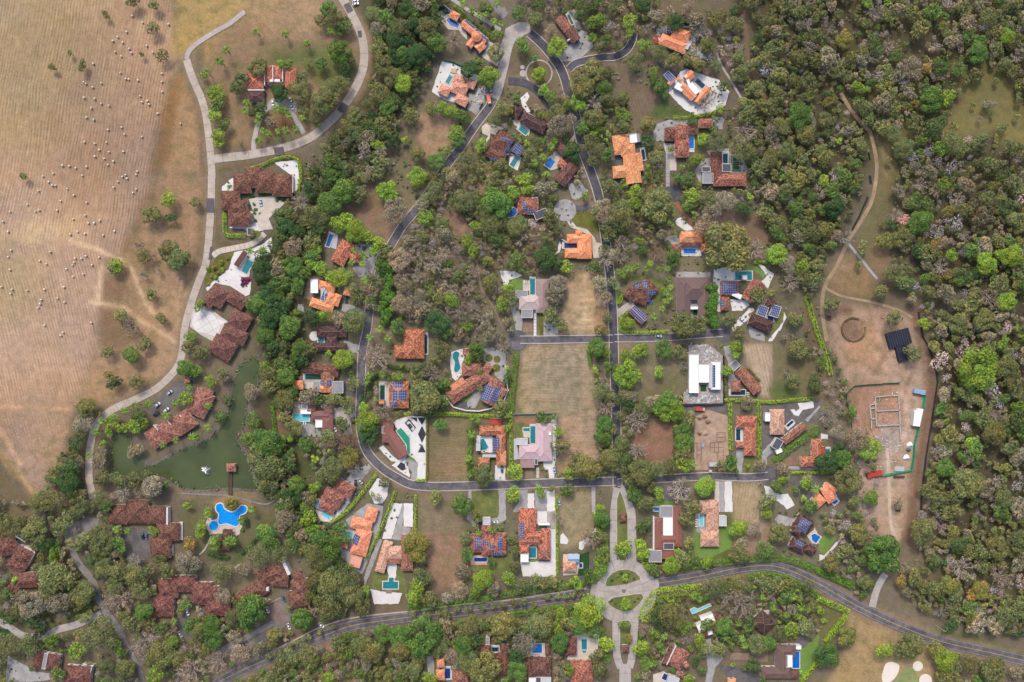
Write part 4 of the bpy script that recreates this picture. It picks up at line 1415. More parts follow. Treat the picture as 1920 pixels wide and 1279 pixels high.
r db h 1340 185 1455 240 90
r db h 1450 235 1522 280 65
r db h 1350 100 1420 140 60
p 1410 45 1478 88 90
p 1370 215 1420 240 45
w blue 1475 175 1500 165 1545 190 1510 238 1480 215
H white walled villa under palms | white walled house with mottled red roof under palms
r rd h 700 800 790 812 95
r br h 755 755 822 795 52
r br h 630 890 700 880 60
r wh f 640 795 735 760 60
r wh f 610 850 655 830 65
r wh f 695 895 730 885 35
S lw 560 700 720 680 720 760 580 770
w cyan 570 735 600 722 620 735 715 692 722 704 640 740 585 762
H red hip roof in trees | dark red hip roof almost buried among big trees
r db h 1110 735 1212 842 130
S pv 1115 740 1160 735 1160 770 1140 770
H brown house with round turret | brown roof with white ridge and a small round turret
S pv 290 1220 370 1195 420 1240 400 1300 290 1300
r rd h 455 1002 570 1068 150
r br h 412 1002 455 1020 150
r rd c 540 1155 24
r rd h 478 1195 528 1215 40
b white_wall 1 5.0 390 1150 460 1005 6
w navy 372 1210 418 1232 45
r lg f 412 1225 490 1250 90
H mauve villa with bright pool | mauve brown roofed villa with a bright blue pool and white patio
S gl 1380 1000 1480 980 1535 900 1520 1080 1400 1279 1385 1260
S br_ 880 1060 1150 1060 1150 1130 960 1110 860 1110
S dk 770 1160 860 1150 1080 1200 1090 1279 880 1279
r mb h 1205 1000 1312 1252
r mb h 1205 998 1358 1090
r mb h 1095 1164 1322 1252
r wh f 1284 1074 1334 1168
r wh f 1360 1004 1400 1034
r pergola h 1324 1192 1384 1252
w blue 1318 1092 1346 1092 1346 1048 1385 1048 1385 1172 1334 1172 1334 1118 1318 1118
H half seen orange roof | orange roof cut off at the bottom edge beside dark gravel
r or h 848 1252 912 1310
H boulevard kiosk | small red kiosk roof on the boulevard median
r br h 38 15 92 80
H gatehouse | little red pyramid roofed gatehouse between the entrance lanes
r br h 58 1000 110 1054
S gg 670 960 720 950 745 1060 820 1100 760 1160 730 1279 680 1279 700 1170
D dk 1400 980 46
t 42
T L 1200 200 132, 1390 10 36, 1510 500 52, 960 600 26, 1140 760 42, 400 810 82
T G 920 500 46, 1120 560 52, 955 950 72, 1080 870 42, 190 880 62, 400 1180 62, 1150 340 60
T O 1150 260 92, 1120 1080 100, 270 1210 52, 220 1050 92, 710 80 56, 1250 600 60, 1320 700 90, 1000 700 60, 1450 800 60, 1100 400 60, 1430 180 70, 900 1180 60, 1400 1180 70
T Y 870 40 42, 1000 660 30
T T 310 730 82, 150 680 62, 600 1220 42, 900 620 40
T N 60 560 82, 1330 1050 62, 890 810 52, 1340 560 60, 80 380 50
T D 70 920 70, 160 800 50
F green_net 2.0 245 680 235 560 205 450 200 400 230 360 260 335 350 325 | green net fence west of the foundation walls
F green_net 2.0 350 325 470 320 600 315 | green net fence north of the foundation walls
F green_net 2.0 785 400 770 500 | short green net between the blue container and white shed
F green_net 2.0 742 640 720 710 705 780 700 860 685 960 600 975 465 1003 | green net fence along the haul road
H white sheet shed | long white sheet roofed site shed beside the haul road
r wh s 728 500 772 506 135
r wh s 708 515 730 516 120
N2 718 352 800 368 36 | pale blue shipping container at the fence corner | blue_paint
N2 360 992 472 970 34 | red shipping container at the site gate | red_paint
I 415 418 480 412, 480 410 590 405, 590 405 602 625, 602 625 425 635, 415 418 425 635, 420 524 600 515, 375 478 412 470, 375 478 385 582, 385 582 415 580, 385 505 412 502, 600 625 607 742, 385 590 388 655
M wh 680 775 24 2.0 | white sand heap beside the green net fence | sand heap
M wh 655 870 24 2.0 | second white sand heap beside the green net fence | sand heap
M dg 668 815 20 1.2 | dark grey aggregate heap between the white heaps | aggregate heap
B lg 0.8 565 940 640 975 | grey plank stack at the bottom of the site | plank stack
B wood 1.0 560 1025 645 1010 | dark timber stack below the site gate | timber stack
B wood 0.8 575 1230 610 1279 | dark timber stack south on the site track | timber stack
t 43
T G 500 330 112, 1130 730 56, 70 1080 82, 340 370 42
T N 1080 430 105, 1370 500 92, 430 210 60, 640 420 60, 930 760 50
T Y 980 560 76, 1220 600 62, 220 950 70, 880 1050 60
T A 620 530 42, 1160 640 50, 1240 560 40
T O 800 570 52, 780 150 92, 360 540 62, 700 1010 92, 1450 760 100, 600 1040 50, 960 1250 60, 300 180 80, 1150 1150 70, 1330 1200 90, 200 300 60, 1350 280 80, 100 400 70, 1250 420 50
T L 490 1050 60, 960 1120 82, 40 820 24
T D 880 380 50, 1000 860 50, 1060 260 60
G G 44 -20 440 120 500 250 570 | green roadside hedge by the gravel drive
G L 44 -20 650 150 720 220 755 | bright lime hedge on the south verge of the main road
G L 44 205 775 130 880 50 980 | bright lime hedge running down from the main road bend
S gl 0 200 62 170 130 205 40 322 0 300
S wg 0 320 35 330 150 205 170 210 40 350 0 370
S~ sn 470 1230 500 1140 560 1132 600 1160 580 1230 530 1279 480 1279
D sn 737 1158 38
D sn 795 1265 48
S~ gn 640 1180 710 1185 740 1260 730 1350 560 1350 570 1270
J 872 852, 1240 1160
t 13
T O 390 335 96, 540 330 70, 105 480 96, 790 1120 60, 760 1040 50, 640 1100 60, 560 1150 60, 950 560 110, 910 710 110, 1070 500 90, 1100 640 90, 1180 730 60, 840 470 42, 800 550 46, 190 800 62, 520 930 62, 820 350 100, 1250 1070 82, 1180 1010 72, 1460 1050 82, 1000 1000 60, 500 1000 40, 1500 1200 60, 480 1240 40
T G 470 210 70, 640 260 52, 850 200 80, 930 270 90, 330 740 110, 310 850 60, 720 820 80, 30 860 70, 60 960 70, 1060 950 52, 1340 920 62, 1450 950 72, 980 380 50, 920 430 40, 1040 200 50, 1020 120 50, 440 150 60
T L 770 70 60, 800 140 50, 920 1255 46, 1070 1070 42, 800 1140 46, 620 730 20, 1200 600 40
T T 285 440 52, 210 950 52, 240 1080 82, 130 640 62, 600 50 70, 560 120 50, 400 1040 50
T N 360 1020 62, 90 1140 100, 800 750 52, 560 60 50, 1040 580 40
T R 1260 970 60
T Y 790 650 46, 1520 270 42, 1370 1240 42, 450 800 22
P 60 230, 200 215, 170 230, 60 270, 410 790, 400 770, 1290 1010
O O 470 1090 26, 520 1075 26, 560 1060 26, 640 1005 26, 690 985 24, 740 965 26, 780 945 24, 860 915 24, 960 870 22
H winged brown resort block | dark brown winged resort block above a square paved court
U cv -26 14 462 698 590 640 672 790 562 902 520 872
S wg 530 735 570 720 590 765 550 785
S gg 470 690 590 630 596 642 476 704
S dk 390 930 470 870 520 872 560 900 480 960 300 1040 200 1090 60 1120 60 1080
r br h 214 625 425 498 122
r br h 375 448 585 372 132
r br h 500 450 630 460 110
r br h 640 470 712 430 120
r br h 640 520 770 500 130
r br h 620 600 770 580 130
b white_wall 1 5.2 576 380 598 370 110
b white_wall 1 3.8 460 570 478 595
b white_wall 1 3.8 380 650 420 640 16
C blue 588 655 60 | dark blue car at the top of the square paved court
C white 472 738 70 | white car at the left edge of the square paved court
C white 630 862 70 | white car at the lower edge of the square paved court
C white 875 853 40 | white car on the verge by the main road west stretch
H long orange stepped house | long bright orange stepped house with cyan pool and solar rows
S gg 1060 60 1220 -60 1340 -40 1320 80 1240 330 1180 470 1120 440 1020 340 990 240 1010 160
S wg 1020 130 1120 140 1130 200 1040 220
S wg 1290 -250 1380 -230 1370 -120 1330 -60 1270 -60 1230 -150
r or h 1222 -40 1304 -15 105
r or h 1108 35 1262 72 90
r or h 1138 118 1258 150 200
r pink_roof f 1098 325 1182 348 82
r or h 1022 220 1080 236 46
p 1124 166 1170 184 76
w cyan 1046 145 1114 166 40
H pinkish T house | pinkish tiled house around a white court above a T shaped pool
S lw 1270 455 1500 440 1510 610 1240 580
S wg 1240 580 1320 600 1480 612 1450 692 1270 695
S gg 1330 215 1300 200 1190 500 1200 560 1240 460
S wg 1330 205 1400 -60 1480 -60 1400 205
S gg 1400 205 1480 -60 1530 -60 1480 110 1540 120 1560 200 1460 215
S wg 1490 -60 1535 -60 1560 -60 1560 118 1490 112
S wg 1360 390 1440 390 1430 500 1380 500
r pk h 1342 215 1412 236 240
r pk h 1365 262 1482 362
r rd h 1470 172 1560 445
r rd s 1360 355 1480 392
w teal 1380 495 1416 495 1416 525 1450 525 1450 578 1336 578 1336 525 1380 525
S br_ 1358 585 1402 585 1402 615 1358 615
Q O 1400 50 12, 1420 -10 12, 1350 140 12, 1440 40 10
q 1095 852 60 60 -20
t g
T O 1122 395 14, 1140 440 12, 1133 472 11, 1152 532 12, 1139 596 10, 1162 690 10, 1144 742 12, 1164 782 10, 1147 806 11, 1162 842 12, 1151 872 14, 1170 884 12, 722 472 14, 704 530 13, 1112 300 11, 820 335 13, 800 372 12, 838 322 11
T G 712 500 13, 696 560 12, 1146 690 9, 1158 752 9, 1096 230 11, 1062 196 10
T T 1130 410 13, 1152 478 13, 1138 556 11, 790 385 12
t 20
G G 26 330 40 420 128 520 205 640 300 | green hedge behind the orange domed house
S ag 590 0 640 0 690 60 712 55 745 100 705 140 735 165 690 140 630 70
S cn 300 0 350 0 440 60 560 130 690 215 680 240 550 160 430 85
Q G 600 40 18, 470 100 14, 540 170 16, 620 210 18
t g
T O 1815 150 8, 1852 190 6, 1882 238 9, 1908 218 6, 1790 236 8, 1775 212 9, 1840 140 7, 1870 150 6, 1655 420 6, 1668 300 7, 1680 275 8
T N 1838 222 7
T G 1862 214 5, 1826 196 5
"""

mottled('pkd', (214, 160, 146), 0.08, 0.5); ZL['pkd'] = .23; SHEETN['pkd'] = 'terrace'
# ------------------------------------------------------------------ ground: one sheet, its cover mixed from soft patches
BASE = (122, 109, 93)
ROWN = {'A': 0, 'B': 1, 'C': 2}
ZONES = [  # colour, blur px, opacity, rows, polygon
 ((120, 112, 91), 40, .8, '', [(560, 560), (720, 300), (1000, 300), (1560, 500), (1560, 1100), (560, 1100)]),
 ((86, 78, 60), 20, .9, '', [(1400, -80), (2000, -80), (2000, 1200), (1760, 1160), (1740, 600), (1640, 300), (1560, 500), (1440, 420)]),  # wood floor, its brown darkened to deepen the shade in the crown gaps
 ((76, 74, 54), 20, .8, '', [(690, -80), (830, -80), (800, 110), (740, 260), (640, 330), (580, 520), (560, 800), (600, 1000), (480, 920), (470, 500), (600, 280)]),
 ((174, 144, 120), 12, 1, '', [(-80, -80), (330, -80), (330, 60), (322, 170), (300, 230), (285, 330), (262, 400), (240, 460), (225, 500), (195, 560), (185, 640), (180, 700), (160, 750), (140, 760), (125, 800), (120, 860), (90, 920), (60, 930), (0, 840), (-80, 800)]),
 (None, 6, 1, 'A', [(-80, -80), (325, -80), (318, 170), (285, 330), (262, 400), (225, 478), (140, 445), (-80, 450)]),
 (None, 6, 1, 'B', [(-80, 460), (130, 452), (190, 475), (190, 560), (180, 640), (178, 700), (135, 750), (-80, 750)]),
 (None, 6, .6, 'B', [(-80, 770), (135, 770), (122, 810), (40, 850), (-20, 790)]),
 ((160, 142, 108), 60, .65, '', [(-80, -80), (190, -80), (190, 100), (110, 270), (0, 330), (-80, 330)]),
 ((184, 153, 125), 40, .6, '', [(-80, 560), (180, 560), (180, 740), (-80, 740)]),
 ((166, 146, 104), 30, .6, '', [(-80, 470), (70, 470), (110, 560), (40, 600), (-80, 580)]),
 ((208, 180, 132), 14, .6, '', [(-40, 425), (150, 422), (150, 445), (-40, 452)]),
 ((172, 140, 110), 8, 1, '', [(262, 400), (300, 330), (395, 330), (392, 445), (370, 520), (340, 640), (330, 690), (210, 760), (150, 760), (180, 640), (195, 560), (225, 500)]),
 ((178, 144, 110), 8, 1, '', [(322, 170), (350, 120), (392, 230), (397, 330), (300, 330)]),
 ((150, 112, 78), 6, .9, '', [(322, 150), (345, 140), (330, 220), (318, 300), (282, 330), (300, 230)]),
 ((140, 108, 82), 6, .8, '', [(195, 515), (235, 525), (235, 560), (195, 565)]),
 ((150, 118, 92), 6, .8, '', [(275, 360), (305, 350), (260, 450), (235, 480), (232, 460)]),
 ((128, 100, 78), 6, .8, '', [(185, 580), (215, 580), (260, 620), (230, 660), (184, 660)]),
 ((172, 146, 98), 8, 1, '', [(330, -80), (480, -80), (462, 30), (400, 60), (365, 90), (350, 110), (324, 100)]),
 ((178, 146, 94), 6, 1, '', [(384, 80), (455, 36), (470, 62), (430, 92), (400, 132), (384, 132)]),
 ((154, 128, 100), 8, 1, '', [(400, 64), (470, 20), (640, 0), (672, 100), (672, 150), (632, 214), (560, 264), (400, 292), (395, 220), (380, 150)]),
 ((172, 142, 110), 16, .9, '', [(470, -80), (630, -80), (600, 56), (470, 76)]),
 ((94, 108, 62), 10, .85, '', [(500, 96), (560, 88), (600, 84), (670, 120), (660, 170), (600, 172), (570, 130), (500, 126)]),
 ((80, 116, 68), 4, .9, '', [(482, 278), (562, 262), (562, 230), (548, 218), (562, 250), (520, 262)]),
 ((140, 94, 66), 6, .8, '', [(510, 220), (540, 218), (548, 240), (500, 250)]),
 ((158, 124, 98), 4, .8, '', [(668, 30), (690, 60), (698, 110), (690, 150), (668, 190), (655, 190), (676, 150), (684, 100)]),
 ((124, 114, 72), 10, 1, '', [(1790, 110), (1880, 130), (1930, 210), (1930, 290), (1860, 250), (1800, 262), (1750, 250), (1740, 220), (1800, 190)]),
 ((122, 112, 76), 10, .9, '', [(1640, 250), (1740, 240), (1700, 290), (1672, 350), (1660, 420), (1640, 500), (1600, 460), (1630, 380), (1648, 320)]),
 ((152, 122, 98), 10, .9, '', [(1640, 450), (1668, 460), (1660, 520), (1640, 512)]),
 ((154, 128, 100), 8, 1, '', [(1582, 465), (1640, 520), (1640, 560), (1556, 545), (1556, 520)]),
 ((178, 150, 130), 6, 1, '', [(1545, 560), (1600, 572), (1680, 580), (1722, 600), (1742, 700), (1724, 800), (1704, 1000), (1640, 1010), (1604, 960), (1596, 720), (1572, 690), (1556, 640)]),
 ((170, 126, 100), 12, .8, '', [(1588, 722), (1682, 722), (1686, 790), (1640, 830), (1600, 806)]),
 ((192, 150, 122), 10, .8, '', [(1580, 590), (1650, 590), (1660, 690), (1590, 690)]),
 ((118, 84, 74), 5, .8, '', [(1575, 568), (1600, 575), (1595, 590), (1560, 590)]),
 ((160, 148, 138), 6, .8, '', [(1648, 800), (1684, 800), (1690, 830), (1660, 880), (1648, 840)]),
 ((128, 118, 110), 5, .9, '', [(1720, 575), (1748, 592), (1800, 545), (1810, 560), (1760, 610), (1740, 640), (1724, 620)]),
 ((130, 104, 88), 4, .9, '', [(1496, 575), (1520, 575), (1556, 700), (1562, 760), (1530, 745)]),
 ((138, 114, 96), 5, 1, '', [(640, 395), (694, 345), (720, 335), (735, 405), (756, 405), (728, 455), (700, 445), (684, 425)]),
 ((160, 132, 110), 3, 1, '', [(776, 214), (806, 203), (856, 225), (873, 240), (845, 278), (800, 294), (783, 256)]),
 ((152, 128, 106), 5, .9, '', [(872, 305), (912, 305), (938, 350), (895, 370), (872, 352)]),
 ((130, 110, 92), 5, 1, 'C', [(920, 488), (945, 455), (990, 420), (1024, 410), (1036, 450), (1015, 490), (1000, 500), (925, 500)]),
 ((176, 148, 116), 5, 1, '', [(1062, 515), (1112, 508), (1140, 560), (1142, 629), (1046, 629), (1062, 565)]),
 ((150, 112, 92), 6, .7, '', [(1118, 572), (1142, 570), (1142, 625), (1116, 610)]),
 ((126, 106, 90), 4, .6, 'B', [(1150, 120), (1168, 120), (1205, 158), (1246, 192), (1226, 228), (1190, 226), (1178, 180)]),
 ((90, 104, 60), 4, 1, '', [(1212, 222), (1242, 186), (1288, 208), (1292, 216), (1236, 224)]),
 ((120, 104, 86), 5, 1, '', [(1184, 398), (1242, 398), (1230, 430), (1236, 492), (1186, 492)]),
 ((92, 98, 66), 12, .8, '', [(1200, 440), (1225, 440), (1225, 485), (1195, 485)]),
 ((126, 102, 86), 6, .9, '', [(1345, 395), (1432, 400), (1442, 455), (1340, 440)]),
 ((160, 143, 118), 4, .9, 'C', [(976, 668), (990, 650), (1008, 646), (1106, 645), (1112, 730), (1117, 774), (976, 776)]),
 ((176, 148, 116), 6, .6, '', [(982, 668), (992, 652), (1106, 648), (1112, 730), (1115, 770), (1092, 770), (1092, 720), (1096, 662), (1000, 662), (988, 768), (978, 768)]),
 ((108, 112, 80), 6, .7, '', [(1058, 690), (1072, 690), (1072, 705), (1056, 705)]),
 ((120, 112, 78), 4, .8, '', [(968, 665), (978, 668), (980, 770), (968, 772)]),
 ((170, 142, 116), 4, 1, 'C', [(1046, 775), (1118, 775), (1126, 850), (1104, 888), (1048, 888)]),
 ((142, 126, 99), 3, .8, 'C', [(801, 779), (879, 779), (879, 903), (801, 903)]),
 ((152, 126, 98), 14, .7, '', [(801, 860), (879, 850), (879, 903), (801, 903)]),
 ((150, 132, 108), 4, .8, 'C', [(783, 924), (868, 924), (870, 1010), (783, 1010)]),
 ((156, 126, 104), 6, 1, '', [(783, 1000), (870, 1000), (868, 1060), (862, 1108), (822, 1110), (800, 1060), (790, 1020)]),
 ((160, 144, 112), 4, 1, '', [(1048, 930), (1110, 918), (1116, 1010), (1050, 1030)]),
 ((134, 122, 98), 5, 1, '', [(1161, 648), (1282, 648), (1280, 756), (1163, 752)]),
 ((110, 108, 72), 10, .7, '', [(1240, 700), (1278, 690), (1278, 754), (1200, 754)]),
 ((154, 114, 96), 6, 1, '', [(1185, 800), (1275, 788), (1264, 862), (1190, 870)]),
 ((180, 156, 128), 3, 1, 'B', [(1392, 645), (1446, 645), (1450, 746), (1424, 742), (1405, 690)]),
 ((124, 112, 82), 6, 1, '', [(1450, 640), (1520, 640), (1545, 746), (1450, 746)]),
 ((86, 104, 54), 8, .9, '', [(1450, 718), (1492, 726), (1510, 746), (1440, 746)]),
 ((176, 154, 122), 3, .9, 'A', [(1374, 902), (1418, 902), (1430, 930), (1424, 960), (1444, 1000), (1420, 1040), (1374, 1030)]),
 ((160, 128, 108), 8, .7, '', [(1384, 980), (1446, 985), (1440, 1042), (1380, 1042)]),
 ((88, 92, 58), 6, 1, '', [(530, 830), (560, 845), (632, 850), (622, 872), (570, 893), (545, 890)]),
 ((134, 110, 92), 5, 1, '', [(515, 768), (548, 768), (562, 818), (518, 818)]),
 ((164, 132, 110), 4, 1, 'A', [(572, 1216), (626, 1206), (642, 1290), (564, 1290)]),
 ((146, 126, 96), 4, 1, '', [(642, 1230), (690, 1250), (694, 1290), (642, 1290)]),
 ((100, 112, 68), 8, .8, '', [(696, 1250), (730, 1240), (740, 1290), (690, 1290)]),
 ((106, 102, 74), 6, 1, '', [(340, 940), (482, 950), (520, 968), (500, 990), (452, 1046), (388, 1052), (340, 1000)]),
 ((66, 92, 42), 4, .8, '', [(388, 1032), (430, 1052), (500, 990), (520, 970), (528, 980), (470, 1030), (440, 1060), (395, 1050)]),
 ((168, 128, 96), 4, .8, '', [(398, 938), (420, 930), (470, 938), (478, 950), (400, 950)]),
 ((142, 122, 94), 5, .8, '', [(312, 905), (345, 918), (420, 922), (482, 920), (484, 935), (340, 930)]),
 ((168, 142, 104), 6, 1, '', [(1585, 1150), (1640, 1150), (1700, 1192), (1765, 1230), (1770, 1290), (1540, 1290), (1590, 1210)]),
 ((104, 106, 60), 5, .9, '', [(1720, 1176), (1780, 1178), (1930, 1225), (1930, 1240), (1800, 1205)]),
 ((114, 112, 70), 6, 1, '', [(1536, 1120), (1584, 1160), (1545, 1210), (1530, 1190)]),
 ((104, 112, 60), 6, .9, '', [(1350, 965), (1375, 965), (1375, 1050), (1290, 1060), (1290, 1030), (1350, 1028)]),
 ((120, 106, 84), 6, 1, '', [(-80, 830), (0, 850), (60, 935), (60, 990), (-80, 990)]),
 ((96, 104, 56), 8, .8, '', [(100, 1010), (140, 1100), (180, 1110), (160, 1170), (60, 1150)]),
 ((118, 104, 84), 6, .8, '', [(950, 120), (965, 80), (995, 75), (1040, 130), (1055, 190), (1030, 190), (1000, 160), (950, 145)]),
 ((100, 104, 64), 6, .7, '', [(985, 80), (1010, 100), (1000, 130), (985, 120)]),
 ((150, 124, 100), 5, .8, '', [(1040, 375), (1070, 370), (1080, 400), (1075, 420), (1110, 355), (1110, 380), (1080, 378)]),
]
TRACKS = [
 ((208, 182, 162), 3.5, .85, [(1660, 838), (1664, 890), (1666, 940), (1672, 985), (1684, 1012)]), ((208, 182, 162), 3.5, .85, [(1668, 838), (1669, 890), (1671, 940), (1677, 982), (1690, 1008)]),
 ((132, 100, 84), 3, .6, [(1700, 720), (1690, 760), (1694, 800), (1686, 850)]), ((200, 172, 150), 3, .6, [(1556, 650), (1590, 636), (1630, 650), (1660, 690), (1684, 720)]),
 ((134, 104, 88), 2.5, .6, [(1570, 690), (1610, 676), (1650, 700), (1690, 702)]), ((200, 172, 150), 2.5, .6, [(1550, 600), (1556, 640), (1580, 680), (1590, 716)]),
 ((196, 170, 150), 8, .5, [(1604, 590), (1640, 600), (1652, 640)]), ((130, 100, 86), 6, .5, [(1640, 700), (1660, 660), (1655, 620)]), ((204, 178, 158), 6, .6, [(1690, 735), (1700, 780), (1690, 830), (1672, 850)]),
 ((120, 92, 80), 5, .5, [(1690, 600), (1706, 640), (1712, 690), (1700, 720)]), ((196, 166, 142), 4, .6, [(1680, 1012), (1700, 1004), (1716, 960), (1724, 900)]),
 ((204, 178, 144), 2, .6, [(285+20*math.cos(t), 54+20*.9*math.sin(t)) for t in np.linspace(3.3,7.2,14)]),
 ((204, 178, 144), 2, .6, [(285+26*math.cos(t), 54+26*.9*math.sin(t)) for t in np.linspace(3.0,7.0,14)]),
 ((204, 178, 144), 2, .6, [(285+32*math.cos(t), 54+32*.9*math.sin(t)) for t in np.linspace(3.6,6.9,14)]),
 ((204, 178, 144), 2, .6, [(297+22*math.cos(t), 104+22*.9*math.sin(t)) for t in np.linspace(0.2,3.6,14)]),
 ((204, 178, 144), 2, .6, [(297+29*math.cos(t), 104+29*.9*math.sin(t)) for t in np.linspace(0.3,3.2,14)]),
 ((204, 178, 144), 2, .6, [(240+34*math.cos(t), 18+34*.9*math.sin(t)) for t in np.linspace(3.3,5.2,14)]),
 ((204, 178, 144), 2, .6, [(240+42*math.cos(t), 18+42*.9*math.sin(t)) for t in np.linspace(3.4,5.0,14)]),
 ((204, 178, 144), 2, .6, [(97+14*math.cos(t), 125+14*.9*math.sin(t)) for t in np.linspace(1.2,4.6,14)]),
 ((204, 178, 144), 2, .6, [(152+14*math.cos(t), 122+14*.9*math.sin(t)) for t in np.linspace(-1.5,2.0,14)]),
 ((204, 178, 144), 2, .6, [(234, 18), (222, 34), (210, 48)]), ((204, 178, 144), 2.5, .6, [(192, 60), (186, 78), (182, 92)]), ((150, 122, 92), 12, .6, [(198, 24), (204, 34), (200, 42)]), ((142, 122, 82), 8, .6, [(96, 114), (97, 132)]), ((146, 128, 86), 8, .6, [(156, 112), (149, 132)]),

 ((112, 96, 72), 10, .95, [(562, 304), (540, 296), (500, 297), (440, 309), (413, 320), (408, 345), (406, 400), (410, 445), (424, 459), (462, 458)]),
 ((128, 100, 86), 22, .95, [(1714, 580), (1731, 650), (1742, 690), (1743, 745), (1735, 795), (1725, 850), (1715, 905), (1710, 955), (1702, 1010)]),  # colour, width px, opacity, polyline
 ((218, 186, 150), 6, .9, [(130, 448), (160, 460), (190, 470), (215, 482), (240, 495), (252, 520), (262, 545), (275, 570), (288, 590)]),
 ((216, 184, 148), 6, .85, [(168, 566), (200, 570), (232, 577), (262, 600), (300, 622), (330, 642)]),
 ((214, 182, 146), 8, .8, [(190, 500), (185, 540), (182, 570)]),
 ((220, 176, 140), 4, .9, [(-40, 765), (60, 763), (136, 767)]),
 ((218, 170, 136), 8, .9, [(-20, 785), (5, 815), (38, 868)]),
 ((218, 172, 136), 4, .7, [(40, 866), (70, 850), (100, 836), (126, 806)]),
 ((168, 134, 104), 3, .7, [(40, 845), (80, 830), (126, 800)]),
 ((206, 168, 116), 9, .9, [(0, 848), (25, 880), (48, 905), (64, 925)]),
 ((118, 92, 60), 3, .8, [(0, 850), (22, 880), (45, 912), (60, 930)]),
 ((132, 100, 72), 3, .7, [(-10, 880), (8, 895), (14, 915)]),
 ((132, 100, 72), 3, .7, [(22, 930), (38, 938), (36, 950), (20, 958)]),
 ((196, 164, 128), 3, .6, [(8, 345), (40, 380), (70, 410)]),
 ((126, 106, 90), 9, .9, [(340, 125), (352, 150), (368, 200), (376, 240), (379, 300), (381, 340), (377, 440), (362, 540), (345, 610), (335, 650)]),
 ((180, 150, 122), 4, .5, [(420, 120), (428, 170), (440, 230), (434, 280)]),
 ((150, 118, 98), 6, .8, [(1392, 10), (1398, 60), (1404, 110), (1420, 150), (1432, 182)]),
 ((164, 132, 108), 6, .7, [(1412, 130), (1425, 160), (1432, 178)]),
 ((146, 106, 82), 3, .8, [(500, 1252), (560, 1226), (640, 1194), (760, 1174), (900, 1153), (1000, 1138), (1090, 1128)]),
 ((150, 108, 82), 5, .8, [(1262, 1100), (1330, 1090), (1380, 1080), (1440, 1074), (1480, 1082), (1540, 1112), (1600, 1146), (1700, 1192)]),
 ((150, 116, 92), 4, .8, [(1470, 1058), (1540, 1082), (1600, 1118), (1640, 1140), (1720, 1172)]),
 ((222, 198, 158), 1.8, .9, [(1088, 551), (1108, 549)]), ((222, 198, 158), 1.8, .9, [(1088, 563), (1114, 561)]),
 ((222, 198, 158), 1.8, .9, [(1082, 577), (1114, 574)]), ((222, 198, 158), 1.8, .9, [(1082, 588), (1112, 587)]),
 ((222, 198, 158), 1.8, .9, [(1080, 602), (1112, 598)]), ((222, 198, 158), 1.8, .9, [(1076, 612), (1112, 612)]),
 ((222, 198, 158), 1.8, .8, [(1094, 515), (1098, 530)]), ((222, 198, 158), 1.8, .8, [(1096, 590), (1094, 608)]),
 ((192, 164, 130), 2.5, .7, [(985, 665), (1000, 652), (1104, 650), (1110, 730), (1112, 768), (984, 770), (982, 690), (985, 665)]),
 ((192, 162, 130), 2.2, .6, [(1078, 790), (1078, 850)]), ((196, 168, 136), 2.2, .6, [(1092, 785), (1098, 860)]),
 ((196, 168, 136), 2.5, .8, [(1045, 776), (1116, 776)]),
 ((200, 172, 142), 2.5, .7, [(1396, 655), (1420, 650), (1440, 650), (1444, 690), (1425, 700), (1410, 690)]),
 ((146, 124, 110), 3, .7, [(1020, 640), (1120, 640)]),
 ((92, 66, 54), 2, .8, [(1595, 600), (1612, 598), (1620, 606)]), ((92, 66, 54), 2, .7, [(1582, 640), (1578, 620), (1586, 606), (1600, 600)]),
 ((128, 92, 76), 3, .6, [(1552, 570), (1556, 610), (1562, 640)]),
 ((122, 92, 78), 3, .8, [(1720, 590), (1736, 650), (1744, 700), (1740, 770), (1728, 830), (1716, 920), (1708, 990)]),
 ((190, 156, 130), 2, .7, [(1716, 600), (1730, 655), (1736, 700), (1732, 770), (1720, 840), (1708, 930)]),
 ((176, 142, 112), 2, .6, [(1646, 300), (1654, 320), (1668, 335)]), ((168, 140, 108), 4, .7, [(1634, 252), (1650, 270), (1660, 300), (1675, 315)]),
]
for l_ in DATA.splitlines():          # worn, dusty verges along the roads
    if l_.startswith('R ') and l_.split()[3] in ('as', 'an', 'bg'):
        n_ = [float(v) for v in l_.split()[4:] if v not in 'kl']; TRACKS.append(((148, 128, 108), float(l_.split()[2]) + 11, .75, list(zip(n_[0::2], n_[1::2]))))
def blur(a, r):
    r = max(int(round(r / 2)), 1)
    for ax in (0, 1):
        for _ in range(2):
            k = 2 * r + 1
            p = np.pad(a, [(r + 1, r) if i == ax else (0, 0) for i in range(2)], mode='edge')
            c = np.cumsum(p, axis=ax)
            a = (c[k:] - c[:-k]) / k if ax == 0 else (c[:, k:] - c[:, :-k]) / k
    return a
def fractal(h, w, seed, cells):
    r = np.random.RandomState(seed); out = np.zeros((h, w))
    amp = 1
    for c in cells:
        gh, gw = int(h / c) + 3, int(w / c) + 3
        g = r.rand(gh, gw); yy = np.arange(h) / c; xx = np.arange(w) / c
        y0, x0 = yy.astype(int), xx.astype(int); fy, fx = (yy - y0)[:, None], (xx - x0)[None]
        fy, fx = fy * fy * (3 - 2 * fy), fx * fx * (3 - 2 * fx)
        a = g[np.ix_(y0, x0)] * (1 - fx) + g[np.ix_(y0, x0 + 1)] * fx; b_ = g[np.ix_(y0 + 1, x0)] * (1 - fx) + g[np.ix_(y0 + 1, x0 + 1)] * fx
        out += amp * ((a * (1 - fy) + b_ * fy) - .5); amp *= .6
    return out
cover = np.empty((OH, OW, 3)); cover[:] = [lin(c) / LIT for c in BASE]
rows = np.zeros((OH, OW, 3))
wob = fractal(OH, OW, 3, (24, 12, 6, 3))
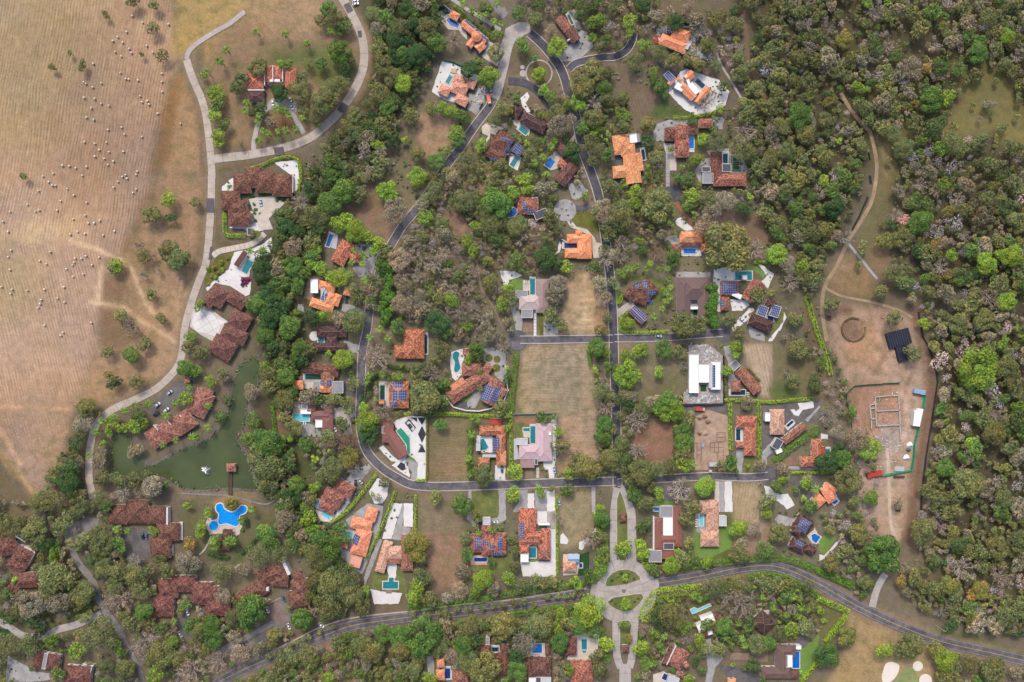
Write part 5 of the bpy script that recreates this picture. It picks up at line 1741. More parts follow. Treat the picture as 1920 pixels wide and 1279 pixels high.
def paint(mask, rgb, bl, op, rw):
    a = np.zeros((OH, OW)); (i0, i1, j0, j1), m_ = mask; a[i0:i1, j0:j1] = m_
    a = blur(a, bl)
    a = np.clip((a + wob * .5 * np.clip(4 * a * (1 - a), 0, 1)), 0, 1) * op
    if rw: rows[..., ROWN[rw]] = np.maximum(rows[..., ROWN[rw]] * (1 - a), a)
    if rgb is not None:
        c = np.array([lin(x) / LIT for x in rgb]); cover[:] = cover * (1 - a[..., None]) + c * a[..., None]
for rgb, bl, op, rw, p in ZONES:
    mm = poly_mask(p)
    if mm: paint(mm, rgb, bl, op, rw)
for rgb, w_, op, p in TRACKS:
    mm = line_mask(smooth_open(p), max(w_, 3))
    if mm: paint(mm, rgb, 2 if w_ < 9 else 4, op * min(w_ / 3, 1), '')
big = fractal(OH, OW, 5, (90, 40, 18, 8))
cover *= (1 + .28 * big)[..., None]
tint = fractal(OH, OW, 6, (60, 26, 10))
cover[..., 0] *= 1 + .09 * tint; cover[..., 1] *= 1 + .03 * tint; cover[..., 2] *= 1 - .12 * tint

gxs = np.r_[-26000, -8000, -2500, -900, np.arange(-80, 2000.1, 3), 2900, 4500, 9000, 27000]
gys = np.r_[-26000, -8000, -2500, -900, np.arange(-80, 1359.1, 3), 2300, 4000, 9000, 27000]
X, Y = np.meshgrid(gxs, gys); nx_, ny_ = len(gxs), len(gys)
co = np.stack([(X - 960) * S, (639.5 - Y) * S, np.zeros_like(X)], -1).reshape(-1, 3)
me = bpy.data.meshes.new('ground')
ii = np.arange(nx_ * ny_).reshape(ny_, nx_)
q = np.stack([ii[1:, :-1], ii[1:, 1:], ii[:-1, 1:], ii[:-1, :-1]], -1).reshape(-1, 4)
def fast_mesh(me, co, poly, n):
    me.vertices.add(len(co)); me.vertices.foreach_set('co', np.ascontiguousarray(co, np.float32).ravel())
    me.loops.add(poly.size); me.loops.foreach_set('vertex_index', np.ascontiguousarray(poly, np.int32).ravel())
    me.polygons.add(len(poly)); me.polygons.foreach_set('loop_start', np.arange(0, poly.size, n, dtype=np.int32))
    me.polygons.foreach_set('loop_total', np.full(len(poly), n, np.int32)); me.update(calc_edges=True)
fast_mesh(me, co, q, 4)
ci = np.clip(((Y + OO) / 2).astype(int), 0, OH - 1); cj = np.clip(((X + OO) / 2).astype(int), 0, OW - 1)
for nm, arr in (('cover', cover), ('rows', rows)):
    at = me.color_attributes.new(nm, 'FLOAT_COLOR', 'POINT')
    c4 = np.ones((nx_ * ny_, 4), np.float32); c4[:, :3] = arr[ci, cj].reshape(-1, 3); at.data.foreach_set('color', c4.ravel())
m, nt, b = nodes_of('ground_cover'); p = pos(nt)
ca = N(nt, 'ShaderNodeAttribute', attribute_name='cover'); ra = N(nt, 'ShaderNodeAttribute', attribute_name='rows')
rc = N(nt, 'ShaderNodeSeparateColor'); nt.links.new(ra.outputs['Color'], rc.inputs[0])
sp_ = N(nt, 'ShaderNodeSeparateXYZ'); nt.links.new(p, sp_.inputs[0])
warp = mathn(nt, 'MULTIPLY', noise(nt, p, 0.012, 2), 9.0)
tot = None
for k, (a_, b_, per) in enumerate(((1, -.17, 2.2), (1, .24, 2.2), (0.05, 1, 1.9))):
    t_ = mathn(nt, 'ADD', mathn(nt, 'ADD', mathn(nt, 'MULTIPLY', sp_.outputs[0], float(a_)), mathn(nt, 'MULTIPLY', sp_.outputs[1], float(b_))), warp)
    l_ = mathn(nt, 'ADD', mathn(nt, 'MULTIPLY', sp_.outputs[0], float(-b_)), mathn(nt, 'MULTIPLY', sp_.outputs[1], float(a_)))
    cv = N(nt, 'ShaderNodeCombineXYZ'); nt.links.new(t_, cv.inputs[0]); nt.links.new(mathn(nt, 'MULTIPLY', l_, .07), cv.inputs[1]); cv.inputs[2].default_value = k * 7.0
    streak = remap(nt, noise(nt, cv.outputs[0], 1.0, 3, .6), .28, .72, -.20, .20)
    s_ = mathn(nt, 'MULTIPLY', mathn(nt, 'SINE', mathn(nt, 'MULTIPLY', t_, 2 * math.pi / per)), remap(nt, noise(nt, p, 0.045, 4, .6), .36, .64, .02, .18 if k < 2 else .05))
    s_ = mathn(nt, 'MULTIPLY', mathn(nt, 'ADD', s_, streak), rc.outputs[k])
    tot = s_ if tot is None else mathn(nt, 'ADD', tot, s_)
g1 = remap(nt, noise(nt, p, 0.9, 5, 0.75), .3, .7, .74, 1.26)
g2 = remap(nt, noise(nt, p, 0.22, 5, 0.65), .3, .7, .84, 1.16)
g3 = remap(nt, noise(nt, p, 2.2, 2, 0.7), .3, .7, .86, 1.14)
f = mathn(nt, 'MULTIPLY', mathn(nt, 'MULTIPLY', mathn(nt, 'MULTIPLY', g1, g2), g3), mathn(nt, 'ADD', tot, 1.0))
gc = mixcol(nt, mathn(nt, 'MULTIPLY', mathn(nt, 'SUBTRACT', 1.0, mathn(nt, 'MULTIPLY', mathn(nt, 'ADD', rc.outputs[0], rc.outputs[1]), .8)), remap(nt, noise(nt, p, 0.12, 6, 0.7), .46, .64, 0, .5)), ca.outputs['Color'], alb(104, 106, 64))
nt.links.new(mulcol(nt, gc, f), b.inputs['Base Color']); b.inputs['Roughness'].default_value = 0.95; b.inputs['Specular IOR Level'].default_value = 0.05
MATS['ground_cover'] = m
tag(link('ground', me, mat='ground_cover'), kind='structure')

# ------------------------------------------------------------------ plants: triangle soups shared by many objects
def soup_mesh(name, tri, shade):
    me = bpy.data.meshes.new(name)
    fast_mesh(me, tri.reshape(-1, 3), np.arange(len(tri) * 3).reshape(-1, 3), 3)
    at = me.color_attributes.new('leaf', 'FLOAT_COLOR', 'POINT')
    c4 = np.ones((len(tri) * 3, 4), np.float32); c4[:, :3] = np.repeat(shade, 3, axis=0); at.data.foreach_set('color', c4.ravel())
    me.materials.append(MATS['foliage'])
    return me
def leaf_tris(r, c, n, size, jitter):
    """irregular leaf sprays centred at c, facing roughly n"""
    k = len(c)
    nn = n + r.normal(size=(k, 3)) * jitter; nn /= np.linalg.norm(nn, axis=1, keepdims=True) + 1e-9
    a = np.cross(nn, r.normal(size=(k, 3))); a /= np.linalg.norm(a, axis=1, keepdims=True) + 1e-9; b_ = np.cross(nn, a)
    t0 = r.uniform(0, 6.28, k)
    out = []
    for j in range(3):
        th = t0 + j * 2.09 + r.uniform(-.5, .5, k); s = size * r.uniform(.6, 1.35, k)
        out.append(c + a * (np.cos(th) * s)[:, None] + b_ * (np.sin(th) * s)[:, None])
    t = np.stack(out, 1)
    fl = np.cross(t[:, 1] - t[:, 0], t[:, 2] - t[:, 0])[:, 2] < 0; t[fl] = t[fl][:, ::-1]
    return t
def crown_soup(seed, n, size=.13, lobes=9, spread=.58, flat=.75):
    r = np.random.RandomState(seed)
    L = []
    for i in range(lobes):
        th = 6.283 * (i + r.uniform(-.4, .4)) / max(lobes - 2, 1); rad = spread * r.uniform(.75, 1.1) if i < lobes - 2 else r.uniform(0, .25)
        L.append((rad * math.cos(th), rad * math.sin(th), r.uniform(-.15, .3) + (.25 if i >= lobes - 2 else 0), r.uniform(.22, .44)))
    L = np.array(L); w = L[:, 3] ** 2; pick = r.choice(lobes, int(n * 1.9), p=w / w.sum())
    d = r.normal(size=(len(pick), 3)); d[:, 2] = np.abs(d[:, 2]) * 1.0 - .25; d /= np.linalg.norm(d, axis=1, keepdims=True)
    c = L[pick, :3] + d * L[pick, 3:4] * r.uniform(.72, 1.2, (len(pick), 1))
    ok = np.ones(len(c), bool)
    for i in range(lobes):
        ok &= ~((np.linalg.norm(c - L[i, :3], axis=1) < L[i, 3] * .8) & (pick != i))
    c, d, pick = c[ok][:n], d[ok][:n], pick[ok][:n]
    t = leaf_tris(r, c, d + np.array((0, 0, .35)), size, .45); t[..., 2] *= flat
    lobe_t = r.uniform(.86, 1.16, lobes)[pick]
    s = lobe_t * r.uniform(.45, 1.55, len(c)); h = r.normal(size=len(c)) * .11
    h = h + r.uniform(-.13, .13, lobes)[pick]; sh = np.stack([s * (1 + h), s, s * (1 - h * .6)], 1)
    return t, sh
def prism_tris(p, q, r0, r1):
    d = q - p; d = d / (np.linalg.norm(d) + 1e-9); a = np.cross(d, (0.3, .2, 1.)); a /= np.linalg.norm(a) + 1e-9; b_ = np.cross(d, a)
    A = [p + (a * math.cos(t) + b_ * math.sin(t)) * r0 for t in (0, 2.09, 4.19)]; B = [q + (a * math.cos(t) + b_ * math.sin(t)) * r1 for t in (0, 2.09, 4.19)]
    o = []
    for i in range(3):
        j = (i + 1) % 3; o += [(A[i], A[j], B[j]), (A[i], B[j], B[i])]
    return o
def bare_soup(seed, dense=1.0, leafy=60):
    """a leafless crown: limbs that fork and fork again, and a few dry leaf sprays"""
    r = np.random.RandomState(seed); T = []
    def grow(p, d, L, rad, lev):
        q = p + d * L * .5 + r.normal(size=3) * .03 * L; e = q + (d + r.normal(size=3) * .18) * L * .5
        T.extend(prism_tris(p, q, rad, rad * .8)); T.extend(prism_tris(q, e, rad * .8, rad * .55))
        if lev == 0: return
        for k in range(int(r.choice((3, 4) if dense > .8 else (2, 3)))):
            nd = d + r.normal(size=3) * .55 + np.array((0, 0, .1)); nd /= np.linalg.norm(nd)
            s = q if k % 2 else e
            grow(s, nd, L * r.uniform(.5, .72), rad * .5, lev - 1)
    nb = int(7 * dense) + 2
    for i in range(nb):
        th = 6.283 * (i + r.uniform(-.3, .3)) / nb; up = r.uniform(.25, 1.0)
        d = np.array((math.cos(th), math.sin(th), up)); d /= np.linalg.norm(d)
        grow(np.array((0, 0, -.1)), d, .46, .034, 2)
    t = np.array(T); s = r.uniform(.8, 1.2, len(t) // 6).repeat(6)[:len(t)]
    sh = np.stack([s, s, s], 1)
    if leafy:
        c = t[r.choice(len(t), leafy)].mean(1) + r.normal(size=(leafy, 3)) * .05
        lt = leaf_tris(r, c, np.tile((0, 0, 1.), (leafy, 1)), .05, .8); ls = r.uniform(.55, .95, leafy)
        t = np.concatenate([t, lt]); sh = np.concatenate([sh, np.stack([ls, ls * .95, ls * .7], 1)])
    return t, sh
def twig_soup(seed, n, size):
    """a dry-season crown: limbs under a haze of fine twigs and a few leaves"""
    r = np.random.RandomState(seed)
    t, s = bare_soup(seed, .75, 0)
    c, cs = crown_soup(seed + 40, n, size=size, lobes=9, spread=.56)
    c = c[r.rand(len(c)) < .8]; cs = cs[:len(c)]
    return np.concatenate([t, c]), np.concatenate([s * np.array((1.35, 1.3, 1.4)), cs])
def palm_soup(seed, fr=13):
    r = np.random.RandomState(seed); T = []; SH = []
    for i in range(fr):
        th = 6.283 * i / fr + r.uniform(-.2, .2); L = r.uniform(.85, 1.1); lift = r.uniform(.15, .6)
        pts = []
        for k in range(5):
            u = k / 4; pts.append(np.array((math.cos(th) * L * u, math.sin(th) * L * u, lift * math.sin(u * 2.6) - .5 * u * u)))
        nrm = np.array((-math.sin(th), math.cos(th), 0)); s = r.uniform(.7, 1.35)
        for k in range(4):
            w0, w1 = (.03, .09, .10, .07, .01)[k], (.03, .09, .10, .07, .01)[k + 1]
            a, b_ = pts[k], pts[k + 1]
            for sg in (1, -1):
                dz = np.array((0, 0, -.06))
                quad = (a, b_, b_ + nrm * w1 * sg + dz, a + nrm * w0 * sg + dz)
                tri = [(quad[0], quad[1], quad[2]), (quad[0], quad[2], quad[3])]
                if sg > 0: pass
                else: tri = [(x[0], x[2], x[1]) for x in tri]
                T += tri; SH += [(s, s, s)] * 2
    return np.array(T), np.array(SH, float)
CL = dict(L=(.15, .228, .028), G=(.074, .136, .027), D=(.036, .076, .022), O=(.118, .128, .044), Y=(.145, .145, .036), T=(.20, .165, .11),
          A=(.27, .165, .045), K=(.34, .19, .17), M=(.17, .04, .11), N=(.29, .245, .225), R=(.19, .125, .105))
def tint_of(cls, r=rnd):
    a = np.array(CL[cls]); f = r.uniform(.82, 1.2); h = r.uniform(-.1, .1)
    if cls == 'O': h = r.uniform(-.12, .12)
    return (a[0] * f * (1 + h), a[1] * f, a[2] * f * (1 - h * .5))
CROWNS = [soup_mesh('crown', *crown_soup(100 + i, 2500, size=.072 if i % 2 else .06, lobes=10 + i % 6, spread=.54 + .03 * (i % 5))) for i in range(10)]
THIN = [soup_mesh('crown', *twig_soup(150 + i, 1700, .05)) for i in range(5)]
CROWNSRC = [crown_soup(180 + i, 420, size=.13, lobes=6, spread=.5) for i in range(4)]
SHRUBS = [soup_mesh('shrub', *crown_soup(200 + i, 160, size=.24, lobes=4, spread=.42)) for i in range(4)]
BARES = [soup_mesh('crown', *bare_soup(300 + i, 1.0, 420)) for i in range(6)]
PALMS = [soup_mesh('crown', *palm_soup(400 + i)) for i in range(5)]
def trunk_mesh(name, h, r0, r1, limbs=True, bend=.05):
    mb = MB(); z = [0, h * .5, h]; 
    for k in range(2):
        mb.bar((bend * k, 0, z[k]), (bend * (k + 1), bend, z[k + 1]), r0 + (r1 - r0) * k / 2)
    if limbs:
        for i in range(4):
            th = i * 1.6 + .4; mb.bar((bend * 2, bend, h * .95), (math.cos(th) * .55, math.sin(th) * .55, h + .35), r1 * .5)
    me = bpy.data.meshes.new(name); me.from_pydata(mb.v, [], mb.f); me.update(); me.materials.append(MATS['bark'])
    return me
TRUNK = trunk_mesh('trunk', 1.0, .16, .10)
PALMTRUNK = trunk_mesh('trunk', 1.0, .30, .20, limbs=False, bend=.0)

# ------------------------------------------------------------------ landmarks and labels
MARKS = []           # (x, y, short phrase), photo pixels
def mark(x, y, s): MARKS.append((x, y, s))
ORD = ['', 'second', 'third', 'fourth', 'fifth', 'sixth', 'seventh', 'eighth', 'ninth', 'tenth', 'eleventh', 'twelfth', 'thirteenth', 'fourteenth', 'fifteenth', 'sixteenth', 'seventeenth', 'eighteenth', 'nineteenth', 'twentieth'] + ['twenty-' + t for t in ('first', 'second', 'third', 'fourth', 'fifth', 'sixth', 'seventh', 'eighth', 'ninth')]
LATER = []           # (object, what it is, x, y): labelled once all landmarks stand
def place_label(o, what, x, y): LATER.append((o, what, x, y))
def finish_labels():
    by = {}
    for o, what, x, y in LATER:
        best = min(MARKS, key=lambda m: (m[0] - x) ** 2 + (m[1] - y) ** 2)
        dx, dy = x - best[0], y - best[1]; d = math.hypot(dx, dy)
        ang = (math.degrees(math.atan2(-dy, dx)) + 360) % 360
        w = ['east', 'northeast', 'north', 'northwest', 'west', 'southwest', 'south', 'southeast'][int((ang + 22.5) // 45) % 8]
        by.setdefault((what, w, best[2]), []).append((d, o))
    for (what, w, s), l in by.items():
        l.sort(key=lambda t: t[0])
        for i, (d, o) in enumerate(l):
            a = ('' if len(l) == 1 else 'nearest ' if i == 0 else (ORD[i] if i < len(ORD) else 'outer') + ' nearest ')
            o['label'] = f'{a}{what} {w} of the {s}'
LOOK = dict(L='lime green', G='leafy green', D='dark green', O='olive green', Y='yellowish', T='dry tan', A='orange tinged', K='pink blossoming', M='magenta flowering', N='bare grey', R='bare reddish')
COUNT = {}
REST = []
def tree(cls, x, y, r):
    """one tree of its own: trunk and crown under an Empty at its foot; (x, y, r) in photo pixels"""
    R = r * S
    bare = cls in 'NR'
    h = (R * .75 + 2.2) if not bare else R * .55 + 2.0
    p = px(x, y, h + R * .3)
    size = 'wide ' if r > 19 else 'small ' if r < 10.5 else ''
    o = empty('bare_tree' if bare else 'tree', (p[0], p[1], 0), '-', 'bare tree' if bare else 'tree', 'leafless trees' if bare else 'leafy trees on the estate')
    place_label(o, f'{size}{LOOK[cls]} tree', x, y)
    t = bpy.data.objects.new('trunk', TRUNK); COL.objects.link(t); t.parent = o; t.scale = (R * .42, R * .42, h)
    me = rnd.choice(BARES) if bare else rnd.choice(THIN if (cls == 'K' or cls in 'TO' and rnd.random() < (.75 if cls == 'T' else .3)) else CROWNS)
    c = bpy.data.objects.new('crown', me); COL.objects.link(c); c.parent = o
    c.location = (0, 0, h); k = rnd.uniform(.92, 1.08) * R * (1.12 if not bare else 1.15)
    c.scale = (k * rnd.uniform(.92, 1.08), k * rnd.uniform(.92, 1.08), k * rnd.uniform(.8, 1.0)); c.rotation_euler = (0, 0, rnd.uniform(0, 6.28))
    c.color = (*tint_of(cls), 1)
    return o
def palm(x, y):
    R = rnd.uniform(3.0, 4.1); h = rnd.uniform(6, 9.5)
    p = px(x, y, h)
    o = empty('palm_tree', (p[0], p[1], 0), '-', 'palm', 'palms planted about the estate'); place_label(o, 'feathery green palm', x, y)
    t = bpy.data.objects.new('trunk', PALMTRUNK); COL.objects.link(t); t.parent = o; t.scale = (1, 1, h)
    t.data = PALMTRUNK
    c = bpy.data.objects.new('crown', rnd.choice(PALMS)); COL.objects.link(c); c.parent = o; c.location = (0, 0, h); c.scale = (R, R, R * .8); c.rotation_euler = (0, 0, rnd.uniform(0, 6))
    f = rnd.uniform(.8, 1.25); c.color = (.115 * f, .18 * f, .03 * f, 1)
def shrub(cls, x, y, r, group='garden shrubs'):
    R = r * S; p = px(x, y)
    o = bpy.data.objects.new('shrub', rnd.choice(SHRUBS)); COL.objects.link(o)
    o.location = (p[0], p[1], R * .25); o.scale = (R * 1.15, R * 1.15, R); o.rotation_euler = (0, 0, rnd.uniform(0, 6.28)); o.color = (*tint_of(cls), 1)
    tag(o, '-', 'shrub', group); place_label(o, f'{LOOK[cls]} garden shrub', x, y)
def hedge(cls, wpx, pts, label):
    if cls == 'V':
        q = smooth_open(pts, 8); L = [0]
        for a, b_ in zip(q[:-1], q[1:]): L.append(L[-1] + math.hypot(b_[0] - a[0], b_[1] - a[1]))
        TT, CC = [], []; r = random.Random(5); o0 = px(*q[len(q) // 2]); n = int(L[-1] / 4.2)
        for i in range(n):
            t = L[-1] * (i + r.random() * .6) / n; off = r.uniform(-.34, .34) * wpx
            x, y = np.interp(t, L, [a[0] for a in q]) + off, np.interp(t, L, [a[1] for a in q]) + r.uniform(-3, 3)
            R = r.uniform(3.0, 4.6); c = px(x, y, 6); t3, s3 = CROWNSRC[r.randrange(len(CROWNSRC))]
            TT.append(t3 * R + np.array((c[0] - o0[0], c[1] - o0[1], r.uniform(4.2, 5.6)))); CC.append(s3 * r.uniform(.8, 1.2))
        for i in range(n // 3):
            t = L[-1] * (i + .5) / (n // 3); x, y = np.interp(t, L, [a[0] for a in q]), np.interp(t, L, [a[1] for a in q]); c = px(x, y); c = np.array((c[0] - o0[0], c[1] - o0[1], 0.))
            TT.append(np.array(prism_tris(c, c + np.array((0, 0, 5.)), .18, .1))); CC.append(np.full((6, 3), .8))
        ob = bpy.data.objects.new('hedge', soup_mesh('hedge', np.concatenate(TT), np.concatenate(CC))); COL.objects.link(ob); ob.location = (*o0, 0); ob.color = (.065, .14, .02, 1)
        tag(ob, label, 'hedge', 'hedges between the plots'); occupy(line_mask(q, wpx)); return ob
    w = wpx * S; h = min(1.9 + w * .12, 5.0) if cls != 'V' else 5.5
    col = cls if cls in CL else 'G'
    wp = [np.array(px(*q, h * .5)) for q in smooth_open(pts, 5)]
    T = []; SHD = []
    r = np.random.RandomState(len(label) * 7 + int(pts[0][0]))
    tot_ = sum(np.linalg.norm(b_ - a) for a, b_ in zip(wp[:-1], wp[1:]))
    n = int(tot_ * (w + 1.2 * h) * 3.6) + 60; n = min(n, 14000)
    seg = np.array([np.linalg.norm(b_ - a) for a, b_ in zip(wp[:-1], wp[1:])]); cum = np.r_[0, np.cumsum(seg)]
    t = r.uniform(0, cum[-1], n); k = np.clip(np.searchsorted(cum, t) - 1, 0, len(seg) - 1); u = (t - cum[k]) / (seg[k] + 1e-9)
    A = np.array(wp)[k]; B = np.array(wp)[k + 1]; d = (B - A) / (seg[k][:, None] + 1e-9); nrm = np.stack([-d[:, 1], d[:, 0]], 1)
    ph = r.uniform(-1.25, 1.25, n) * (math.pi / 2); rough = .1 if w < 8 else .28
    wv = 1 + rough * np.sin(t * 1.3 + r.uniform(0, 6)) * (1 if w >= 8 else .4) + r.normal(size=n) * rough * .5
    sx = np.sign(np.sin(ph)) * np.abs(np.sin(ph)) ** .7; off = sx * (w / 2) * wv
    z = np.maximum(np.cos(ph), -.1) ** .5 if False else np.clip(np.cos(ph), 0, 1) ** .45
    c = np.zeros((n, 3)); c[:, :2] = A + (B - A) * u[:, None] + nrm * off[:, None]; c[:, 2] = h * (.15 + .85 * z) * (1 + rough * .6 * r.normal(size=n) * .5)
    nn = np.zeros((n, 3)); nn[:, :2] = nrm * np.sin(ph)[:, None]; nn[:, 2] = np.cos(ph) + .4
    tr_ = leaf_tris(r, c, nn, .46, .5)
    clump = 1 + .18 * np.sin(t * .55 + 1.3) * np.cos(off * .8 + t * .21)
    s = r.uniform(.65, 1.35, n) * clump; hh = r.normal(size=n) * .08
    sh = np.stack([s * (1 + hh), s, s * (1 - hh)], 1)
    o0 = np.array((*wp[len(wp) // 2], 0)); tr_ = tr_ - o0
    me = soup_mesh('hedge', tr_, sh)
    ob = bpy.data.objects.new('hedge', me); COL.objects.link(ob); ob.location = o0; ob.color = (*[x * (1.0 if cls != 'V' else 1.05) for x in ((.055, .14, .016) if cls == 'V' else (.085, .18, .02) if cls == 'G' else (.19, .29, .022) if cls == 'L' else CL[cls])], 1)
    tag(ob, label, 'hedge', 'hedges between the plots')
    occupy(line_mask(smooth_open(pts), wpx * .8))
    return ob

# ------------------------------------------------------------------ houses
class House:
    def __init__(s, short, label):
        s.short, s.label = short, label; s.roofs = []; s.n = 0; s.root = None; s.c = []; s.panels = []; s.np = 0
    def start(s, x, y):
        if s.root is None:
            w = px(x, y, 3)
            cat = 'house'
            for k in ('shed', 'pergola', 'gazebo', 'gatehouse', 'kiosk'):
                if s.short.split()[-1] == k: cat = k
            nm = dict(house='house').get(cat, cat)
            s.root = empty(nm, (w[0], w[1], 0), s.label, cat, 'villas and houses of the estate' if cat == 'house' else None)
            s.tint = (rnd.uniform(.9, 1.1), rnd.uniform(.93, 1.06), rnd.uniform(.9, 1.08), 1)
        return s.root
CUR = None
def face_uv(vs, f):
    p = [Vector(vs[i]) for i in f]; e = (p[1] - p[0]).normalized(); n = (p[1] - p[0]).cross(p[2] - p[0]).normalized(); t = n.cross(e)
    return [((q - p[0]).dot(e), (q - p[0]).dot(t)) for q in p]
def add_roof(H, mat, kind, pts, circ=None):
    """one roofed block of a house: roof (> ridge_tiles) over walls, with its eaves as the photograph shows them"""
    if circ: cx, cy, cr = circ
    else: cx, cy = sum(p[0] for p in pts) / 4, sum(p[1] for p in pts) / 4
    root = H.start(cx, cy); i = H.n; H.n += 1; H.c.append((cx, cy))
    L0 = root.location
    flat = kind in 'fsr'
    e = (3.15 if not flat else 3.3) + .08 * i
    if kind == 'r': e = 1.9
    pitch = .40 if mat not in ('mv', 'mb', 'mp', 'mr', 'rb', 'wh') else .26
    wallm = 'white_wall' if (hash_(H.short) % 3) else 'wall'
    if circ:
        e += 1.9; w = px(cx, cy, e); R = cr * S; n = 28
        x0, y0 = w[0] - L0.x, w[1] - L0.y
        vs = [(x0 + R * math.cos(6.2832 * k / n), y0 + R * math.sin(6.2832 * k / n), e) for k in range(n)] + [(x0, y0, e + R * .55)]
        fs = [(k, (k + 1) % n, n) for k in range(n)]; uv = []
        for f in fs: uv += face_uv(vs, f)
        o = mk('roof', vs, fs, mat, root, uvs=uv); o.color = H.tint
        mb = MB()
        for k in range(8): mb.bar(Vector(vs[int(k * n / 8)]) + Vector((0, 0, .05)), Vector(vs[n]) + Vector((0, 0, .05)), .22, .12)
        mb.make('ridge_cap', RIDGE[mat], o)
        mb = MB(); mb.cyl((x0, y0), R - .5, 0, e - .02, 24); mb.make('wall', wallm, root)
        H.roofs.append(lambda x, y: e + .55 * (R - math.hypot(x - w[0], y - w[1])) if math.hypot(x - w[0], y - w[1]) < R else -1)
        occupy(poly_mask([(cx + cr * 1.1 * math.cos(t), cy + cr * 1.1 * math.sin(t)) for t in np.linspace(0, 6, 12)]), True)
        return
    q = [np.array(px(*p, e)) for p in pts]
    A, B, C_, D = q; w, d = np.linalg.norm(B - A), np.linalg.norm(D - A); u, v = (B - A) / w, (D - A) / d
    loc = np.array((L0.x, L0.y))
    def P(a, b_, z): r_ = A + u * a + v * b_ - loc; return (r_[0], r_[1], z)
    ex = [(p[0] + (p[0] - cx) * .06, p[1] + (p[1] - cy) * .06) for p in pts]; occupy(poly_mask(ex), True)
    ins = .55 if kind in 'hg' else .12
    if kind in 'hg':
        rise = min(w, d) * (.5) * pitch
        if kind == 'g': rise *= 1.0
        s = min(w, d) / 2
        ins_r = s if kind == 'h' else 0.0
        z = e + rise
        if w >= d: R1, R2 = P(ins_r, d / 2, z), P(w - ins_r, d / 2, z)
        else: R1, R2 = P(w / 2, ins_r, z), P(w / 2, d - ins_r, z)
        vs = [P(0, 0, e), P(w, 0, e), P(w, d, e), P(0, d, e), R1, R2]
        if w >= d: fs = [(1, 0, 4, 5), (3, 2, 5, 4), (0, 3, 4), (2, 1, 5)]
        else: fs = [(0, 3, 5, 4), (2, 1, 4, 5), (1, 0, 4), (3, 2, 5)]
        gab = fs[2:] if kind == 'g' else []
        if kind == 'g': fs = fs[:2]
        uv = []
        for f in fs: uv += face_uv(vs, f)
        ro = mk('roof', vs, fs, mat, root, uvs=uv); ro.color = H.tint
        if abs(w - d) < .05: pass
        rm = RIDGE.get(mat)
        if rm:
            mb = MB(); up = Vector((0, 0, .06))
            edges = [(4, 5)] + ([(0, 4), (1, 5), (2, 5), (3, 4)] if w >= d else [(0, 4), (1, 4), (2, 5), (3, 5)]) if kind == 'h' else [(4, 5)]
            for a, b_ in edges: mb.bar(Vector(vs[a]) + up, Vector(vs[b_]) + up, .27 if mat not in ('mv', 'mb', 'mp', 'mr') else .3, .18)
            mb.make('ridge_cap', rm, ro)
        if kind == 'h':
            H.roofs.append(lambda x, y, A=A, u=u, v=v: (lambda a, b_: e + 2 * rise / min(w, d) * min(a, w - a, b_, d - b_) if 0 <= a <= w and 0 <= b_ <= d else -1)(float(np.dot((x, y) - A, u)), float(np.dot((x, y) - A, v))))
        else:
            H.roofs.append(lambda x, y, A=A, u=u, v=v: (lambda a, b_: e + 2 * rise / min(w, d) * (min(b_, d - b_) if w >= d else min(a, w - a)) if 0 <= a <= w and 0 <= b_ <= d else -1)(float(np.dot((x, y) - A, u)), float(np.dot((x, y) - A, v))))
    else:
        gab = []
        if kind == 's':
            zs = (e + .12 * d, e + .12 * d, e, e)
            vs = [P(0, 0, zs[0]), P(w, 0, zs[1]), P(w, d, zs[2]), P(0, d, zs[3])]; vs += [(a, b_, c - .2) for a, b_, c in vs]
            fs = [(3, 2, 1, 0), (4, 5, 6, 7), (0, 1, 5, 4), (1, 2, 6, 5), (2, 3, 7, 6), (3, 0, 4, 7)]
            uv = []
            for f in fs: uv += face_uv(vs, f)
            ro = mk('roof', vs, [f for f in fs], mat, root, uvs=uv); ro.color = H.tint
            H.roofs.append(lambda x, y: e + .2)
        else:
            mb = MB(); mb.prism([P(0, 0, 0)[:2], P(w, 0, 0)[:2], P(w, d, 0)[:2], P(0, d, 0)[:2]], e - .25, e, True)
            if kind == 'r':
                n = max(int(w / 1.6), 3)
                for k in range(n):
                    a = (k + .5) * w / n; mb.bar(P(a, .1, e + .12), P(a, d - .1, e + .12), w / n * .55, .8)
            ro = mk('roof', mb.v, mb.f, mat, root, uvs=sum([face_uv(mb.v, f) for f in mb.f], [])); ro.color = H.tint
            if kind == 'f' and mat not in ('wood', 'pergola') and min(w, d) > 2:
                pm = MB()
                for a0, b0, a1, b1 in ((0, .14, w, .14), (0, d - .14, w, d - .14), (.14, .29, .14, d - .29), (w - .14, .29, w - .14, d - .29)):
                    pm.bar(P(a0, b0, e + .14), P(a1, b1, e + .14), .28, .34)
                pm.make('parapet', 'white_wall' if mat in ('wh', 'gy', 'lg', 'dg') else mat if mat in MATS else 'wall', ro)
            if mat in ('wood', 'pergola'):
                pm = MB(); n = max(int(max(w, d) / .9), 3)
                for k in range(n):
                    if w >= d: a = (k + .5) * w / n; pm.bar(P(a, -.2, e + .08), P(a, d + .2, e + .08), .18, .2)
                    else: a = (k + .5) * d / n; pm.bar(P(-.2, a, e + .08), P(w + .2, a, e + .08), .18, .2)
                pm.make('rafter', 'wood', ro)
            H.roofs.append(lambda x, y, A=A, u=u, v=v: (lambda a, b_: e if 0 <= a <= w and 0 <= b_ <= d else -1)(float(np.dot((x, y) - A, u)), float(np.dot((x, y) - A, v))))
    # walls under the eaves, with soffit and gable ends
    mb = MB(); t = .16
